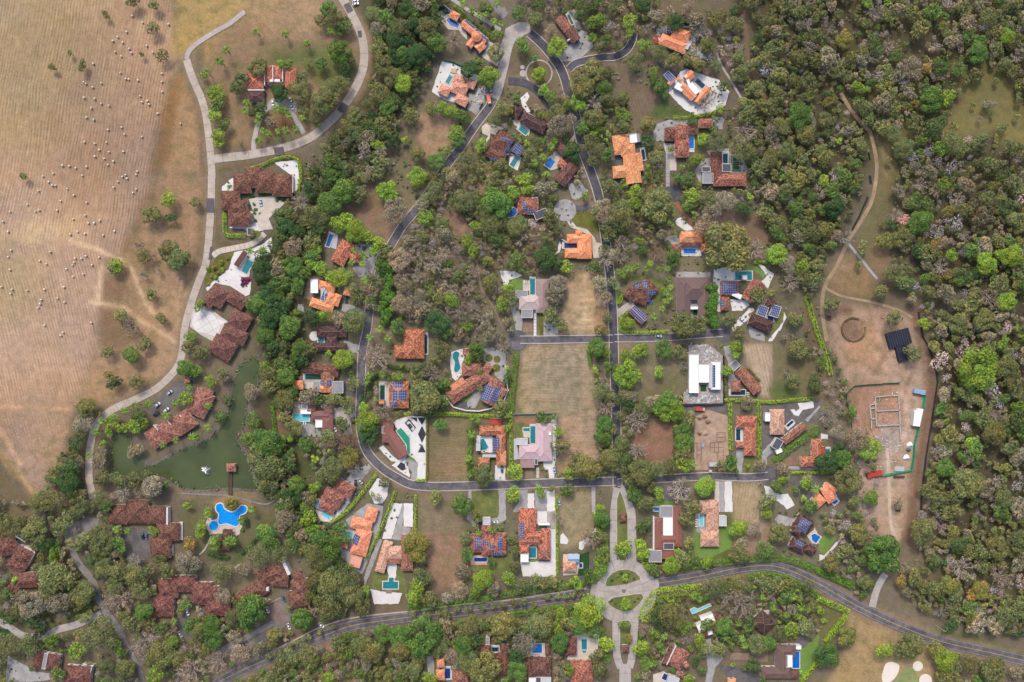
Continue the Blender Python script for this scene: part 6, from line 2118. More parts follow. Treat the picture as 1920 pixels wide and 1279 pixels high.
    if kind in 'hg':
        ring = [P(0, 0, 0)[:2], P(w, 0, 0)[:2], P(w, d, 0)[:2], P(0, d, 0)[:2]]
        mb.prism(ring, e - t, e - .015, True)
        for f in gab: mb.add([vs[j] for j in f], [(0, 1, 2)])
    if kind in 'hgs' or (kind == 'f' and mat not in ('wood', 'pergola')) or kind == 'r':
        ring = [P(ins, ins, 0)[:2], P(w - ins, ins, 0)[:2], P(w - ins, d - ins, 0)[:2], P(ins, d - ins, 0)[:2]]
        mb.prism(ring, -.1, e - .27 + .004 * i)
    else:
        for a, b_ in ((.3, .3), (w - .3, .3), (w - .3, d - .3), (.3, d - .3)):
            mb.bar(P(a, b_, 0), P(a, b_, e - .26), .22)
    mb.make('wall' if kind != 'f' or mat not in ('wood', 'pergola') else 'post', 'black_sheet' if kind == 'r' else 'wood' if mat in ('wood', 'pergola') else wallm, root)
    # windows and a door on the walls that the drone can see into
    if kind in 'hg' and math.hypot(cx - 960, cy - 640) > 330 and min(w, d) > 5:
        ctr = np.array(px(cx, cy))
        sides = [(P(ins, ins, 0), P(w - ins, ins, 0), -v), (P(ins, d - ins, 0), P(w - ins, d - ins, 0), v), (P(ins, ins, 0), P(ins, d - ins, 0), -u), (P(w - ins, ins, 0), P(w - ins, d - ins, 0), u)]
        for a, b_, nv in sides:
            if np.dot(nv, -ctr) < .3 * np.linalg.norm(ctr): continue
            a, b_ = np.array(a[:2]), np.array(b_[:2]); Ls = np.linalg.norm(b_ - a); k = max(1, int(Ls / 4.5)); dr = (b_ - a) / Ls
            for j in range(k):
                m0 = a + dr * (Ls * (j + .5) / k) + nv * .01
                wb = MB(); wb.prism([tuple(m0 - dr * .8), tuple(m0 + dr * .8), tuple(m0 + dr * .8 + nv * .05), tuple(m0 - dr * .8 + nv * .05)], .9, 2.3, True)
                wb.make('window', 'glass', root)
def hash_(s): return sum((i + 1) * ord(c) for i, c in enumerate(s))
def finish_house(H):
    if H is None or H.root is None: return
    x, y = sum(c[0] for c in H.c) / len(H.c), sum(c[1] for c in H.c) / len(H.c)
    mark(x, y, H.short)
    L0 = H.root.location
    def rz(x, y): return max([f((x, y)[0], (x, y)[1]) for f in H.roofs] + [.5])
    for pts in H.panels:
        # find where the rays through the corners meet the roof
        q = [np.array(px(*p, 3.9)) for p in pts]
        w, d = np.linalg.norm(q[1] - q[0]), np.linalg.norm(q[3] - q[0]); u, v = (q[1] - q[0]) / w, (q[3] - q[0]) / d
        nw, nd = max(1, round(w / 1.25)), max(1, round(d / 1.7))
        mb, rb = MB(), MB()
        for i in range(nw):
            for j in range(nd):
                a0, a1, b0, b1 = w * i / nw, w * (i + 1) / nw, d * j / nd, d * (j + 1) / nd
                for m_, g, up in ((rb, 0.0, .10), (mb, .10, .17)):
                    c = [q[0] + u * a + v * b_ for a, b_ in ((a0 + g, b0 + g), (a1 - g, b0 + g), (a1 - g, b1 - g), (a0 + g, b1 - g))]
                    top = [(k[0] - L0.x, k[1] - L0.y, max(rz(*k), rz(*(q[0] + u * (a0 + a1) / 2 + v * (b0 + b1) / 2)) - .3) + up) for k in c]
                    if m_ is rb: m_.add(top, [(3, 2, 1, 0)])
                    else:
                        bot = [(a, b_, z - .05) for a, b_, z in top]
                        m_.add(top + bot, [(3, 2, 1, 0), (0, 1, 5, 4), (1, 2, 6, 5), (2, 3, 7, 6), (3, 0, 4, 7)])
        o = mb.make('solar_array', 'panel', H.root); o['kind'] = 'stuff'
        rb.make('mounting_rail', 'panel_rail', o)
WN = dict(teal='teal', cyan='pale cyan', blue='blue', dark='dark blue', navy='navy blue', green='emerald green', dgreen='dark green', bright='bright blue')
def offset_poly(w, dist):
    n = len(w); a = sum(w[i][0] * w[(i + 1) % n][1] - w[(i + 1) % n][0] * w[i][1] for i in range(n)); sg = 1 if a > 0 else -1
    out = []
    for i in range(n):
        p0, p, p1 = (np.array(w[(i + k) % n]) for k in (-1, 0, 1))
        e0, e1 = p - p0, p1 - p; e0 = e0 / (np.linalg.norm(e0) + 1e-9); e1 = e1 / (np.linalg.norm(e1) + 1e-9)
        n0, n1 = np.array((e0[1], -e0[0])) * sg, np.array((e1[1], -e1[0])) * sg; m_ = n0 + n1; m_ = m_ / (np.linalg.norm(m_) + 1e-9)
        out.append(tuple(p + m_ * dist / max(np.dot(m_, n0), .45)))
    return out
def pool(col, pts, label, soft=False, rim=.55, top=.46):
    if soft: pts = smooth_closed(pts, 5)
    w = [px(*p) for p in pts]; c = np.mean(w, axis=0)
    r = empty('swimming_pool', (c[0], c[1], 0), label, 'pool', 'swimming pools of the villas')
    inner = [(a - c[0], b_ - c[1]) for a, b_ in w]; outer = offset_poly(inner, rim); n = len(inner)
    vs = [(*p, top) for p in outer] + [(*p, top) for p in inner] + [(*p, -.05) for p in outer] + [(*p, top - .14) for p in inner]
    fs = []
    for i in range(n):
        j = (i + 1) % n; fs += [(i, j, n + j, n + i), (2 * n + i, 2 * n + j, j, i), (n + i, n + j, 3 * n + j, 3 * n + i)]
    a = sum(inner[i][0] * inner[(i + 1) % n][1] - inner[(i + 1) % n][0] * inner[i][1] for i in range(n))
    if a < 0: fs = [f[::-1] for f in fs]; inner_o = inner[::-1]
    else: inner_o = inner
    mk('coping', vs, fs, 'coping', r)
    bm = bmesh.new(); f = bm.faces.new([bm.verts.new((*p, top - .09)) for p in inner_o]); f.normal_update(); bmesh.ops.triangulate(bm, faces=[f], ngon_method='EAR_CLIP')
    me = bpy.data.meshes.new('pool_water'); bm.to_mesh(me); bm.free(); link('pool_water', me, r, mat='water_' + col)
    if len(inner) == 4:
        q = [np.array(p) for p in inner]; L0, L1 = np.linalg.norm(q[1] - q[0]), np.linalg.norm(q[3] - q[0])
        if max(L0, L1) > 5:
            a, b_, d = (q[0], q[3], (q[1] - q[0]) / L0) if L0 > L1 else (q[0], q[1], (q[3] - q[0]) / L1)
            for k in range(2):
                t0, t1 = .06 + .62 * k, .60 + .62 * k; mb = MB()
                mb.prism([tuple(a + d * t0 + (b_ - a) * .04), tuple(b_ + d * t0 - (b_ - a) * .04), tuple(b_ + d * t1 - (b_ - a) * .04), tuple(a + d * t1 + (b_ - a) * .04)], .2, top - .085 + .012 * (1 - k)); mb.make('pool_step', 'water_step' if k else 'coping', r)
    occupy(poly_mask(pts), True)
    return r

# ------------------------------------------------------------------ vehicles and small things
CARP = {}
def car(col, x, y, ang, label, truck=False):
    p = px(x, y, .7); r = empty('truck' if truck else 'car', (p[0], p[1], .2), label, 'truck' if truck else 'car', None if truck else 'parked cars', math.radians(-ang))
    L, W_ = (4.5, 1.85) if not truck else (7.2, 2.4)
    if (truck,) not in CARP:
        def body(mb):
            plan = [(-L / 2, -W_ * .40), (-L / 2 + .2, -W_ / 2), (L / 2 - .5, -W_ / 2), (L / 2, -W_ * .36), (L / 2, W_ * .36), (L / 2 - .5, W_ / 2), (-L / 2 + .2, W_ / 2), (-L / 2, W_ * .40)]
            mb.prism(plan, .28, .82, True)
        def frust(mb, x0, x1, z0, X0, X1, z1, w0, w1):
            vs = [(x0, -w0, z0), (x1, -w0, z0), (x1, w0, z0), (x0, w0, z0), (X0, -w1, z1), (X1, -w1, z1), (X1, w1, z1), (X0, w1, z1)]
            mb.add(vs, [(4, 5, 6, 7), (0, 1, 5, 4), (1, 2, 6, 5), (2, 3, 7, 6), (3, 0, 4, 7)])
        P_ = {}
        mb = MB(); body(mb)
        if truck: frust(mb, -L / 2 + .1, L / 2 - 2.1, .82, -L / 2, L / 2 - 2.0, 2.0, W_ * .42, W_ * .5)
        else: frust(mb, -1.15, .35, 1.42, -1.05, .25, 1.47, .64, .60)
        P_['body'] = mb
        mb = MB()
        if truck: frust(mb, L / 2 - 1.9, L / 2 - .2, .82, L / 2 - 1.8, L / 2 - .5, 2.3, W_ * .45, W_ * .4)
        else: frust(mb, -1.95, 1.15, .82, -1.2, .42, 1.418, .84, .66)
        P_['cabin'] = mb
        mb = MB(); n = 12
        vs = [(.34 * math.cos(6.2832 * k / n), s * .12, .34 * math.sin(6.2832 * k / n)) for s in (-1, 1) for k in range(n)]
        mb.add(vs, [tuple(range(n)), tuple(range(2 * n - 1, n - 1, -1))] + [(k, n + k, n + (k + 1) % n, (k + 1) % n) for k in range(n)])
        P_['wheel'] = mb
        CARP[(truck,)] = P_
    P_ = CARP[(truck,)]
    P_['body'].make('body', 'paint_' + col, r)
    P_['cabin'].make('cabin', 'paint_beige' if truck else 'glass', r)
    for a, b_ in ((1.4, 1), (1.4, -1), (-1.4, 1), (-1.4, -1)):
        o = P_['wheel'].make('wheel', 'wheel_rubber', r, (a * (1 if not truck else 1.6), b_ * (W_ / 2 - .12), .34))
    occupy(line_mask([(x - 5, y), (x + 5, y)], 10), True)
BALE = None
def bale(x, y):
    global BALE
    if BALE is None:
        mb = MB(); n = 14; vs = []
        for xx, rr in ((-.72, .78), (-.62, .9), (.62, .9), (.72, .78)):
            vs += [(xx, rr * math.cos(6.2832 * k / n), rr * math.sin(6.2832 * k / n)) for k in range(n)]
        fs = [tuple(range(n - 1, -1, -1)), tuple(range(3 * n, 4 * n))]
        for s in range(3): fs += [(s * n + k, s * n + (k + 1) % n, (s + 1) * n + (k + 1) % n, (s + 1) * n + k) for k in range(n)]
        mb.add(vs, fs); BALE = bpy.data.meshes.new('hay_bale'); BALE.from_pydata(mb.v, [], [f[::-1] for f in mb.f]); BALE.update(); BALE.materials.append(MATS['straw'])
    o = bpy.data.objects.new('hay_bale', BALE); COL.objects.link(o); p = px(x, y); o.location = (p[0], p[1], .84); o.rotation_euler = (0, 0, rnd.uniform(-.5, .7)); k = rnd.uniform(.7, .84); o.scale = (k, k, k)
    tag(o, '-', 'hay bale', 'hay bales scattered over the mown field'); place_label(o, 'pale hay bale', x, y)
def lounger(x, y, ang):
    p = px(x, y); o = empty('sun_lounger', (p[0], p[1], .44), '-', 'sun lounger', 'sun loungers by the pools', math.radians(-ang)); place_label(o, 'pale sun lounger', x, y)
    mb = MB(); mb.prism([(-.95, -.32), (.45, -.32), (.45, .32), (-.95, .32)], .22, .34, True); mb.make('seat', 'paint_white', o)
    mb = MB(); mb.bar((.46, 0, .3), (1.0, 0, .68), .64, .1); mb.make('backrest', 'paint_white', o)
    mb = MB()
    for a in (-.85, .4):
        for b_ in (-.26, .26): mb.bar((a, b_, 0), (a, b_, .22), .06)
    mb.make('frame', 'paint_grey', o)
def fence(mat, h, pts, label):
    a = px(*pts[0]); r = empty('fence', (a[0], a[1], 0), label, 'fence')
    wp = [np.array(px(*p)) for p in pts]
    for p, q in zip(wp[:-1], wp[1:]):
        L = np.linalg.norm(q - p); n = max(1, int(L / 6))
        for k in range(n):
            s, e_ = p + (q - p) * k / n, p + (q - p) * (k + 1) / n; d = (e_ - s) / (np.linalg.norm(e_ - s) + 1e-9)
            mb = MB(); s, e_ = s - a, e_ - a; lean = np.array((-d[1], d[0])) * rnd.uniform(.3, .7) * (1 if mat != 'silt' else 1.5)
            nn = np.array((-d[1], d[0])) * .05
            vs = [(*(s - nn), .05), (*(e_ - nn), .05), (*(e_ + lean - nn), h), (*(s + lean - nn), h), (*(s + nn), .05), (*(e_ + nn), .05), (*(e_ + lean + nn), h), (*(s + lean + nn), h)]
            mb.add(vs, [(0, 1, 2, 3), (7, 6, 5, 4), (2, 6, 7, 3), (0, 3, 7, 4), (1, 5, 6, 2)]); mb.make('panel', mat, r)
            pm = MB(); pm.bar((*s, 0), (*s, h + .1), .1); pm.make('post', 'wood', r)
def box_thing(mat, h, pts, label, cat):
    q = [np.array(px(*p, h)) for p in pts]; c = np.mean(q, axis=0)
    nm = cat.replace(' ', '_'); r = empty(nm, (c[0], c[1], 0), label, cat)
    A, B, D = q[0] - c, q[1] - c, q[3] - c; w, d = np.linalg.norm(B - A), np.linalg.norm(D - A); u, v = (B - A) / w, (D - A) / d
    def P(a, b_): t = A + u * a + v * b_; return (t[0], t[1])
    if 'stack' in cat or 'pile' in cat or cat in ('pallet', 'concrete slab'):
        n = max(2, min(6, int(min(w, d) / .7)))
        for k in range(n):
            mb = MB(); g = .06; hh = h * rnd.uniform(.7, 1.0)
            if w >= d: mb.prism([P(rnd.uniform(0, .4), d * k / n + g), P(w - rnd.uniform(0, .5), d * k / n + g), P(w - rnd.uniform(0, .5), d * (k + 1) / n - g), P(rnd.uniform(0, .4), d * (k + 1) / n - g)], .02, hh)
            else: mb.prism([P(w * k / n + g, rnd.uniform(0, .4)), P(w * (k + 1) / n - g, rnd.uniform(0, .4)), P(w * (k + 1) / n - g, d - rnd.uniform(0, .5)), P(w * k / n + g, d - rnd.uniform(0, .5))], .02, hh)
            mb.make('board', mat, r)
    else:
        mb = MB(); mb.prism([P(0, 0), P(w, 0), P(w, d), P(0, d)], .35, h - .12, True); mb.make('body', mat, r)
        mb = MB(); mb.prism([P(.15, .15), P(w - .15, .15), P(w - .15, d - .15), P(.15, d - .15)], h - .115, h); mb.make('roof', mat, r)
        mb = MB()
        for a in (.2, .8):
            mb.prism([P(w * a - .4, -.02), P(w * a + .4, -.02), P(w * a + .4, d + .02), P(w * a - .4, d + .02)], 0, .34)
        mb.make('chassis', 'wheel_rubber', r)
    occupy(poly_mask(pts))
def container(pts, label, mat):
    h = 2.6; q = [np.array(px(*p, h)) for p in pts]; c = np.mean(q, axis=0); r = empty('shipping_container', (c[0], c[1], 0), label, 'container')
    A, B, D = q[0] - c, q[1] - c, q[3] - c; w, d = np.linalg.norm(B - A), np.linalg.norm(D - A); u, v = (B - A) / w, (D - A) / d
    def P(a, b_, z=None): t = A + u * a + v * b_; return (t[0], t[1]) if z is None else (t[0], t[1], z)
    mb = MB(); mb.prism([P(0, 0), P(w, 0), P(w, d), P(0, d)], .1, h - .05, True); mb.make('body', mat, r)
    mb = MB()
    for k in range(int(w / .6)): a = (k + .5) * .6; mb.bar(P(a, .1, h - .02), P(a, d - .1, h - .02), .3, .07)
    o = mb.make('roof_rib', mat, r); o['kind'] = 'stuff'
    mb = MB(); mb.prism([P(w + .01, .1), P(w + .06, .1), P(w + .06, d - .1), P(w + .01, d - .1)], .2, h - .2); mb.make('door', mat, r)
    occupy(poly_mask(pts))
def mound(mat, x, y, rpx, h, label, cat):
    p = px(x, y); R = rpx * S; r = random.Random(int(x)); vs, fs = [(0, 0, h)], []; n, k = 22, 6
    for j in range(1, k + 1):
        t = j / k
        for i in range(n):
            rr = R * t * (1 + .12 * math.sin(3 * 6.2832 * i / n + x) + r.uniform(-.05, .05)); a = 6.2832 * i / n
            vs.append((rr * math.cos(a), rr * math.sin(a) * .85, max(h * (1 - t) ** .9 + r.uniform(-.06, .06) * h, -.1) if j < k else -.1))
    for i in range(n):
        fs.append((0, 1 + i, 1 + (i + 1) % n))
        for j in range(k - 1): a, b_ = 1 + j * n, 1 + (j + 1) * n; fs.append((a + i, b_ + i, b_ + (i + 1) % n, a + (i + 1) % n))
    o = mk(cat.replace(' ', '_'), vs, fs, mat, loc=(p[0], p[1], .05)); tag(o, label, cat)
    for f in o.data.polygons: f.use_smooth = True

# ------------------------------------------------------------------ read the survey
TX = [0, 384, 768, 1152, 1536]; TY = [0, 320, 640, 959]
tx = ty = 0.0; tk = 1.0
def g(n):                      # numbers of the current survey tile to photo pixels
    return [v * tk + (tx if i % 2 == 0 else ty) for i, v in enumerate(n)]
def pairs(n): n = g(n); return list(zip(n[0::2], n[1::2]))
def rect(n):
    if len(n) == 5: a = g(n[:4]); return rectpts(a + [n[4] * tk])
    return rectpts(g(n))
def groups(s): return [[float(v) for v in a.split()] for a in s.split(',')]
FOUND = []
def slab_grid(mat, ang, size, poly, z=.26):
    """square paving bays laid over a court, as far as whole ones fit"""
    c = np.mean(poly, axis=0); ca_, sa = math.cos(math.radians(ang)), math.sin(math.radians(ang)); base = sheet(poly, 'joint' if mat == 'cv' else 'kerb', z=z - .03, name='paved_court')
    def ins(x, y):
        r = False
        for (ax, ay), (bx, by) in zip(poly, poly[1:] + poly[:1]):
            if (ay > y) != (by > y) and x < (bx - ax) * (y - ay) / (by - ay) + ax: r = not r
        return r
    for i in range(-12, 13):
        for j in range(-12, 13):
            q = [(c[0] + (i + a) * size * ca_ - (j + b_) * size * sa, c[1] + (i + a) * size * sa + (j + b_) * size * ca_) for a, b_ in ((.03, .03), (.97, .03), (.97, .97), (.03, .97))]
            k = [p for p in q if ins(*p)]
            if len(k) < 3: continue
            mb = MB(); mb.prism([px(*p) for p in k], z, z + .05 + rnd.uniform(0, .012)); mb.make('slab', mat, base)
HT = []          # hand-placed trees, kept until they can be ranked by size
for line in DATA.splitlines():
    line = line.strip()
    if not line: continue
    k, _, rest = line.partition(' ')
    if k == 't':

        if rest == 'g': tx = ty = 0.0; tk = 1.0
        else: tx, ty, tk = TX[int(rest[0])], TY[int(rest[1])], 1 / 3.997
        continue
    if k == 'H':
        finish_house(CUR)
        a, _, b_ = rest.partition(' | '); CUR = House(a.strip(), b_.strip() or a.strip()); continue
    body, _, lab = rest.partition(' | '); lab = lab.strip(); tok = body.split()
    if k == 'R':
        nm, w_, mt = tok[0], float(tok[1]), tok[2]; opt = [t for t in tok[3:] if t in 'kl']; n = [float(t) for t in tok[3:] if t not in 'kl']
        pts_ = list(zip(n[0::2], n[1::2]))
        if mt == 'bg' and w_ > 12: slabs(nm, pts_, w_, mt, step=24)
        else: road(nm, pts_, w_, mt, kerb='k' in opt, line='yellow_line' if 'l' in opt else None, z=.40 if 'l' in opt else .22 if nm == 'courtyard_drive' else .26 if mt not in ('dl', 'dt', 'br_', 'gg', 'tk', 'tl') else .03)
    elif k in ('S', 'S~'): sheet(pairs([float(v) for v in tok[1:]]), tok[0], soft=k == 'S~')
    elif k == 'D':
        x, y = g([float(tok[1]), float(tok[2])]); r_ = float(tok[3]) * tk
        sheet([(x + r_ * math.cos(t), y + r_ * math.sin(t)) for t in np.linspace(0, 6.2832, 33)[:-1]], tok[0], z=.29)
    elif k == 'O2':
        x, y = g([float(tok[1]), float(tok[2])]); r_ = float(tok[3]) * tk
        ribbon('footpath', [px(x + r_ * math.cos(t), y + r_ * math.sin(t)) for t in np.linspace(0, 6.2832, 41)], float(tok[4]) * tk * S, .27, tok[0])['kind'] = 'structure'
    elif k == 'L':
        o = sheet(pairs([float(v) for v in tok]), 'lake_water', z=.12, name='lake', soft=True)
    elif k == 'T':
        cls, _, l = body.partition(' ')
        for a in groups(l): x, y = g(a[:2]); HT.append((a[2] * tk, cls, x, y))
    elif k == 'O':
        cls, _, l = body.partition(' ')
        for a in groups(l): x, y = g(a[:2]); HT.append((a[2] * tk, cls, x, y))
    elif k == 'P':
        for a in groups(body): palm(*g(a))
    elif k == 'Q':
        cls, _, l = body.partition(' ')
        for a in groups(l): x, y = g(a[:2]); shrub(cls, x, y, a[2] * tk)
    elif k == 'Y':
        for a in groups(body): bale(*g(a))
    elif k == 'G': hedge(tok[0], float(tok[1]) * tk, pairs([float(v) for v in tok[2:]]), lab)
    elif k == 'r':
        n = [float(v) for v in tok[2:]]
        if tok[1] == 'c':
            x, y = g(n[:2]); add_roof(CUR, tok[0], 'h', None, (x, y, n[2] * tk))
        else: add_roof(CUR, tok[0], tok[1], rect(n))
    elif k == 'p': CUR.panels.append(rect([float(v) for v in tok]))
    elif k == 'w':
        n = [float(v) for v in tok[1:]]
        soft = len(n) > 16
        pts_ = rect(n) if len(n) <= 5 else pairs(n)
        CUR.np += 1
        pool(tok[0], pts_, lab or f'{WN[tok[0]]} swimming pool of the {CUR.short}', soft)
    elif k == 'b':
        h = float(tok[2]); pts_ = rect([float(v) for v in tok[3:]]); c = np.mean(pts_, axis=0); root = CUR.start(*c); q = [px(*p, h) for p in pts_]
        mb = MB(); mb.prism([(a - root.location.x, b_ - root.location.y) for a, b_ in q], 0, h); mb.make('parapet_wall', tok[0], root)
    elif k in ('C', 'A'):
        x, y = g([float(tok[1]), float(tok[2])]); car(tok[0], x, y, float(tok[3]), lab, k == 'A')
    elif k in ('q', 'q2'):
        mt = 'sp' if k == 'q' else tok.pop(0); x, y, w_, h, an = [float(v) for v in tok]; x, y = g([x, y]); w_, h = w_ * tk / 2, h * tk / 2; an = math.radians(-an) if k == 'q2' else math.radians(an)
        ca_, sa = math.cos(an), math.sin(an)
        if k == 'q': sheet([(x + a * w_ * ca_ - b_ * h * sa, y + a * w_ * sa + b_ * h * ca_) for a, b_ in ((-1, -1), (1, -1), (1, 1), (-1, 1))], mt, name='speed_table', z=.40)
        else:
            base = sheet([(x + a * w_ * ca_ - b_ * h * sa, y + a * w_ * sa + b_ * h * ca_) for a, b_ in ((-1, -1), (1, -1), (1, 1), (-1, 1))], 'dk', name='stepping_path', z=.45)
            for i in range(5):
                b0, b1 = -1 + i * .4, -1 + i * .4 + .26
                mb = MB(); mb.prism([px(x + a * w_ * ca_ - c_ * h * sa, y + a * w_ * sa + c_ * h * ca_) for a, c_ in ((-1, b0), (1, b0), (1, b1), (-1, b1))], .4, .55); mb.make('slab', 'wg', base)
    elif k == 'U': slab_grid(tok[0], float(tok[1]), float(tok[2]), pairs([float(v) for v in tok[3:]]))
    elif k == 'F': fence(tok[0], float(tok[1]), pairs([float(v) for v in tok[2:]]), lab)
    elif k == 'B':
        lb, _, ct = lab.partition(' | '); box_thing(tok[0], float(tok[1]), rect([float(v) for v in tok[2:]]), lb.strip(), ct.strip()); 
    elif k == 'N2':
        lb, _, mt = lab.partition(' | '); container(rect([float(v) for v in tok]), lb.strip(), mt.strip())
    elif k == 'K': slabs(tok[0], pairs([float(v) for v in tok[3:]]), float(tok[1]), tok[2], step=9)
    elif k == 'W':
        x, y0, y1, w_ = [float(v) for v in tok[1:]]
        slabs('stepping_path', pairs([x, y0, x, (y0 + y1) / 2, x, y1]), w_ * tk, tok[0], step=6, z=.3)
    elif k == 'l':
        for a in groups(body): x, y = g(a[:2]); lounger(x, y, a[2])
    elif k == 'X':
        q = pairs([float(v) for v in tok])
        for (a, b_) in ((0, 1), (1, 2), (2, 3), (3, 0)): ribbon('court_line', [px(*q[a]), px(*q[b_])], .22, .36, 'white_line')['kind'] = 'structure'
        for f in (.33, .5, .67):
            a = tuple(np.array(q[0]) * (1 - f) + np.array(q[3]) * f); b_ = tuple(np.array(q[1]) * (1 - f) + np.array(q[2]) * f); ribbon('court_line', [px(*a), px(*b_)], .18, .364, 'white_line')['kind'] = 'structure'
    elif k == 'N':
        q = pairs([float(v) for v in tok]); q.append(q[0]); q.append(q[1])
        ribbon('gravel_inlay', [px(*a) for a in q], 1.0, .31, 'bs')['kind'] = 'structure'
    elif k == 'E':
        ribbon('foundation_trench', [px(*a) for a in pairs([float(v) for v in tok])], .55, .17 + .002 * (len(FOUND) % 9), 'dt')['kind'] = 'structure'; FOUND.append(1)
    elif k == 'M':
        lb, _, ct = lab.partition(' | '); x, y, r_, h = [float(v) for v in tok[1:]]; x, y = g([x, y]); mound(tok[0], x, y, r_ * tk, h, lb.strip(), ct.strip())
    elif k == 'I':
        r_ = empty('foundation', (*px(*g([500, 520])), 0), 'rectangle of pale foundation walls on the red dirt site', 'foundation'); mark(*g([500, 520]), 'foundation walls')
        for a in groups(body):
            p_, q_ = (np.array(px(*pt)) - np.array(r_.location[:2]) for pt in pairs(a)); mb = MB(); mb.bar((*p_, .5), (*q_, .5), .75, 1.0); mb.make('wall', 'cn', r_)
    elif k == 'J':
        for a in groups(body):
            x, y = g(a); p_ = px(x, y); o = empty('utility_pole', (p_[0], p_[1], 0), '-', 'utility pole', 'poles along the main road'); place_label(o, 'slim pale utility pole', x, y)
            mb = MB(); mb.cyl((0, 0), .2, 0, 11, 8, .13); mb.make('pole', 'cn', o)
            mb = MB(); mb.bar((-1.1, 0, 10.3), (1.1, 0, 10.3), .16); mb.make('crossarm', 'cn', o)
finish_house(CUR)

# ------------------------------------------------------------------ entrance boulevard and roundabout: concrete cast in bays round planted islands
def bay(poly, base, z, mat='cn', up=.06):
    mb = MB(); mb.prism([px(*p) for p in poly], z - .05, z + up + rnd.uniform(-.008, .008)); mb.make('slab', rnd.choice((mat, mat, 'bg2')), base)
mottled('bg2', (186, 176, 166), 0.12, 0.5, rgb2=(168, 158, 150))
def ell(a, r, cx=1169.5, cy=1108.0, ry=None): return (cx + r * math.cos(a), cy + (ry or r * .98) * math.sin(a))
base = sheet([ell(a, 62) for a in np.linspace(0, 6.2832, 49)[:-1]], 'joint', z=.46, name='roundabout')
for i in range(16):
    a0, a1 = 6.2832 * i / 16 + .008, 6.2832 * (i + 1) / 16 - .008
    for r0, r1 in ((4, 35.8), (36.3, 61.5)):
        bay([ell(t, r0) for t in np.linspace(a0, a1, 4)] + [ell(t, r1) for t in np.linspace(a1, a0, 6)], base, .50)
for p in ([(1107, 1104), (1124, 1094), (1124, 1122), (1107, 1118)], [(1215, 1088), (1234, 1085), (1236, 1100), (1216, 1116)]):
    bay(p, base, .505)
slabs('boulevard', [(1150, 1058), (1150, 1000), (1150.5, 960), (1154, 930), (1157, 914)], 13, 'cn', z=.44, step=19)
slabs('boulevard', [(1185, 1058), (1185, 1000), (1183, 960), (1172, 935), (1163, 914)], 16, 'cn', z=.45, step=19)
slabs('boulevard', [(1154, 1150), (1155, 1180), (1155, 1210), (1158, 1235), (1164, 1252)], 14, 'cn', z=.44, step=16)
slabs('boulevard', [(1191, 1150), (1189, 1180), (1187, 1210), (1184, 1235), (1180, 1252)], 14, 'cn', z=.45, step=16)
slabs('boulevard', [(1172, 1244), (1172, 1260), (1172, 1300)], 22, 'cn', z=.47, step=16, across=2)
def island(pts, label=None, mat='lw', soft=False):
    if soft: pts = smooth_closed(pts, 4)
    w = [px(*p) for p in pts]; mb = MB(); mb.prism(offset_poly(w, .35), .4, .70); k = mb.make('kerb', 'kerb'); tag(k, kind='structure')
    mb = MB(); mb.prism(w, .45, .76); o = mb.make('lawn', mat); tag(o, kind='structure')
island([(1134.5, 1097), (1138, 1085), (1148, 1074), (1160, 1068.5), (1176, 1067), (1190, 1072), (1199, 1081), (1200, 1086), (1180, 1093), (1160, 1097), (1140, 1099)])
island([(1139, 1128), (1150, 1120), (1170, 1117), (1190, 1113.5), (1202, 1113), (1206, 1119), (1200, 1130), (1186, 1142), (1172, 1146), (1156, 1142), (1144, 1135)])
island([(1157, 935), (1162, 920), (1170, 940), (1176, 965), (1177, 1040), (1172, 1050), (1162, 1050), (1157, 1040), (1156.5, 960)])
island([(1162.5, 1166), (1168, 1163), (1178, 1163), (1182, 1167), (1182, 1208), (1162.5, 1208)])
for cls, x, y, r in (('D', 1146, 1088, 4), ('O', 1156, 1080, 5), ('D', 1166, 1076, 5), ('G', 1176, 1080, 5), ('D', 1188, 1084, 4), ('O', 1180, 1073, 4), ('D', 1146, 1126, 4), ('D', 1154, 1131, 4), ('O', 1164, 1128, 4), ('D', 1190, 1128, 4), ('D', 1197, 1122, 4), ('D', 1164, 1136, 4)):
    shrub(cls, x, y, r)
HT.append((9.5, 'L', 1174, 1135)); HT.append((7, 'L', 1172, 1083))
mark(1170, 1108, 'paved roundabout'); mark(1600, 620, 'dirt ring clearing'); mark(330, 850, 'green lake'); mark(250, 480, 'brown field corner'); mark(285, 52, 'upper round field bush'); mark(301, 102, 'lower round field bush'); mark(97, 124, 'dark oval field bush'); mark(153, 122, 'long dry field bush'); mark(130, 98, 'small green field tuft'); mark(42, 330, 'lone green field bush'); mark(216, 495, 'bright bush by the field track'); mark(198, 27, 'field top thicket'); mark(120, 250, 'mid field bale cluster'); mark(60, 560, 'lower hay field')
mark(1652, 362, 'curving dirt track'); mark(1850, 190, 'grassy forest clearing'); mark(1690, 370, 'pink blossoming tree'); mark(1665, 1250, 'golf bunkers'); mark(1720, 735, 'blue container'); mark(520, 120, 'palm lawn'); mark(1060, 710, 'big mown plot'); mark(1360, 1140, 'curving main road'); mark(880, 1148, 'tree lined main road'); mark(1010, 135, 'teardrop green'); mark(1660, 660, 'black ribbed sheds'); mark(1640, 1090, 'gravel side drive')

r_ = empty('earth_ring', (*px(1600, 618), 0), 'low ring shaped earth bank with scrub inside on the dirt clearing', 'earth bank')
for i in range(20):
    a0, a1 = 1.1 + i * .27, 1.1 + (i + 1) * .27 + .03
    mb = MB(); mb.bar((8.3 * math.cos(a0), 8.3 * math.sin(a0), .2), (8.3 * math.cos(a1), 8.3 * math.sin(a1), .2), 1.3, .9 + rnd.uniform(-.2, .2)); mb.make('bank', 'bb', r_)
occupy(line_mask([(1585, 618), (1615, 618)], 34))
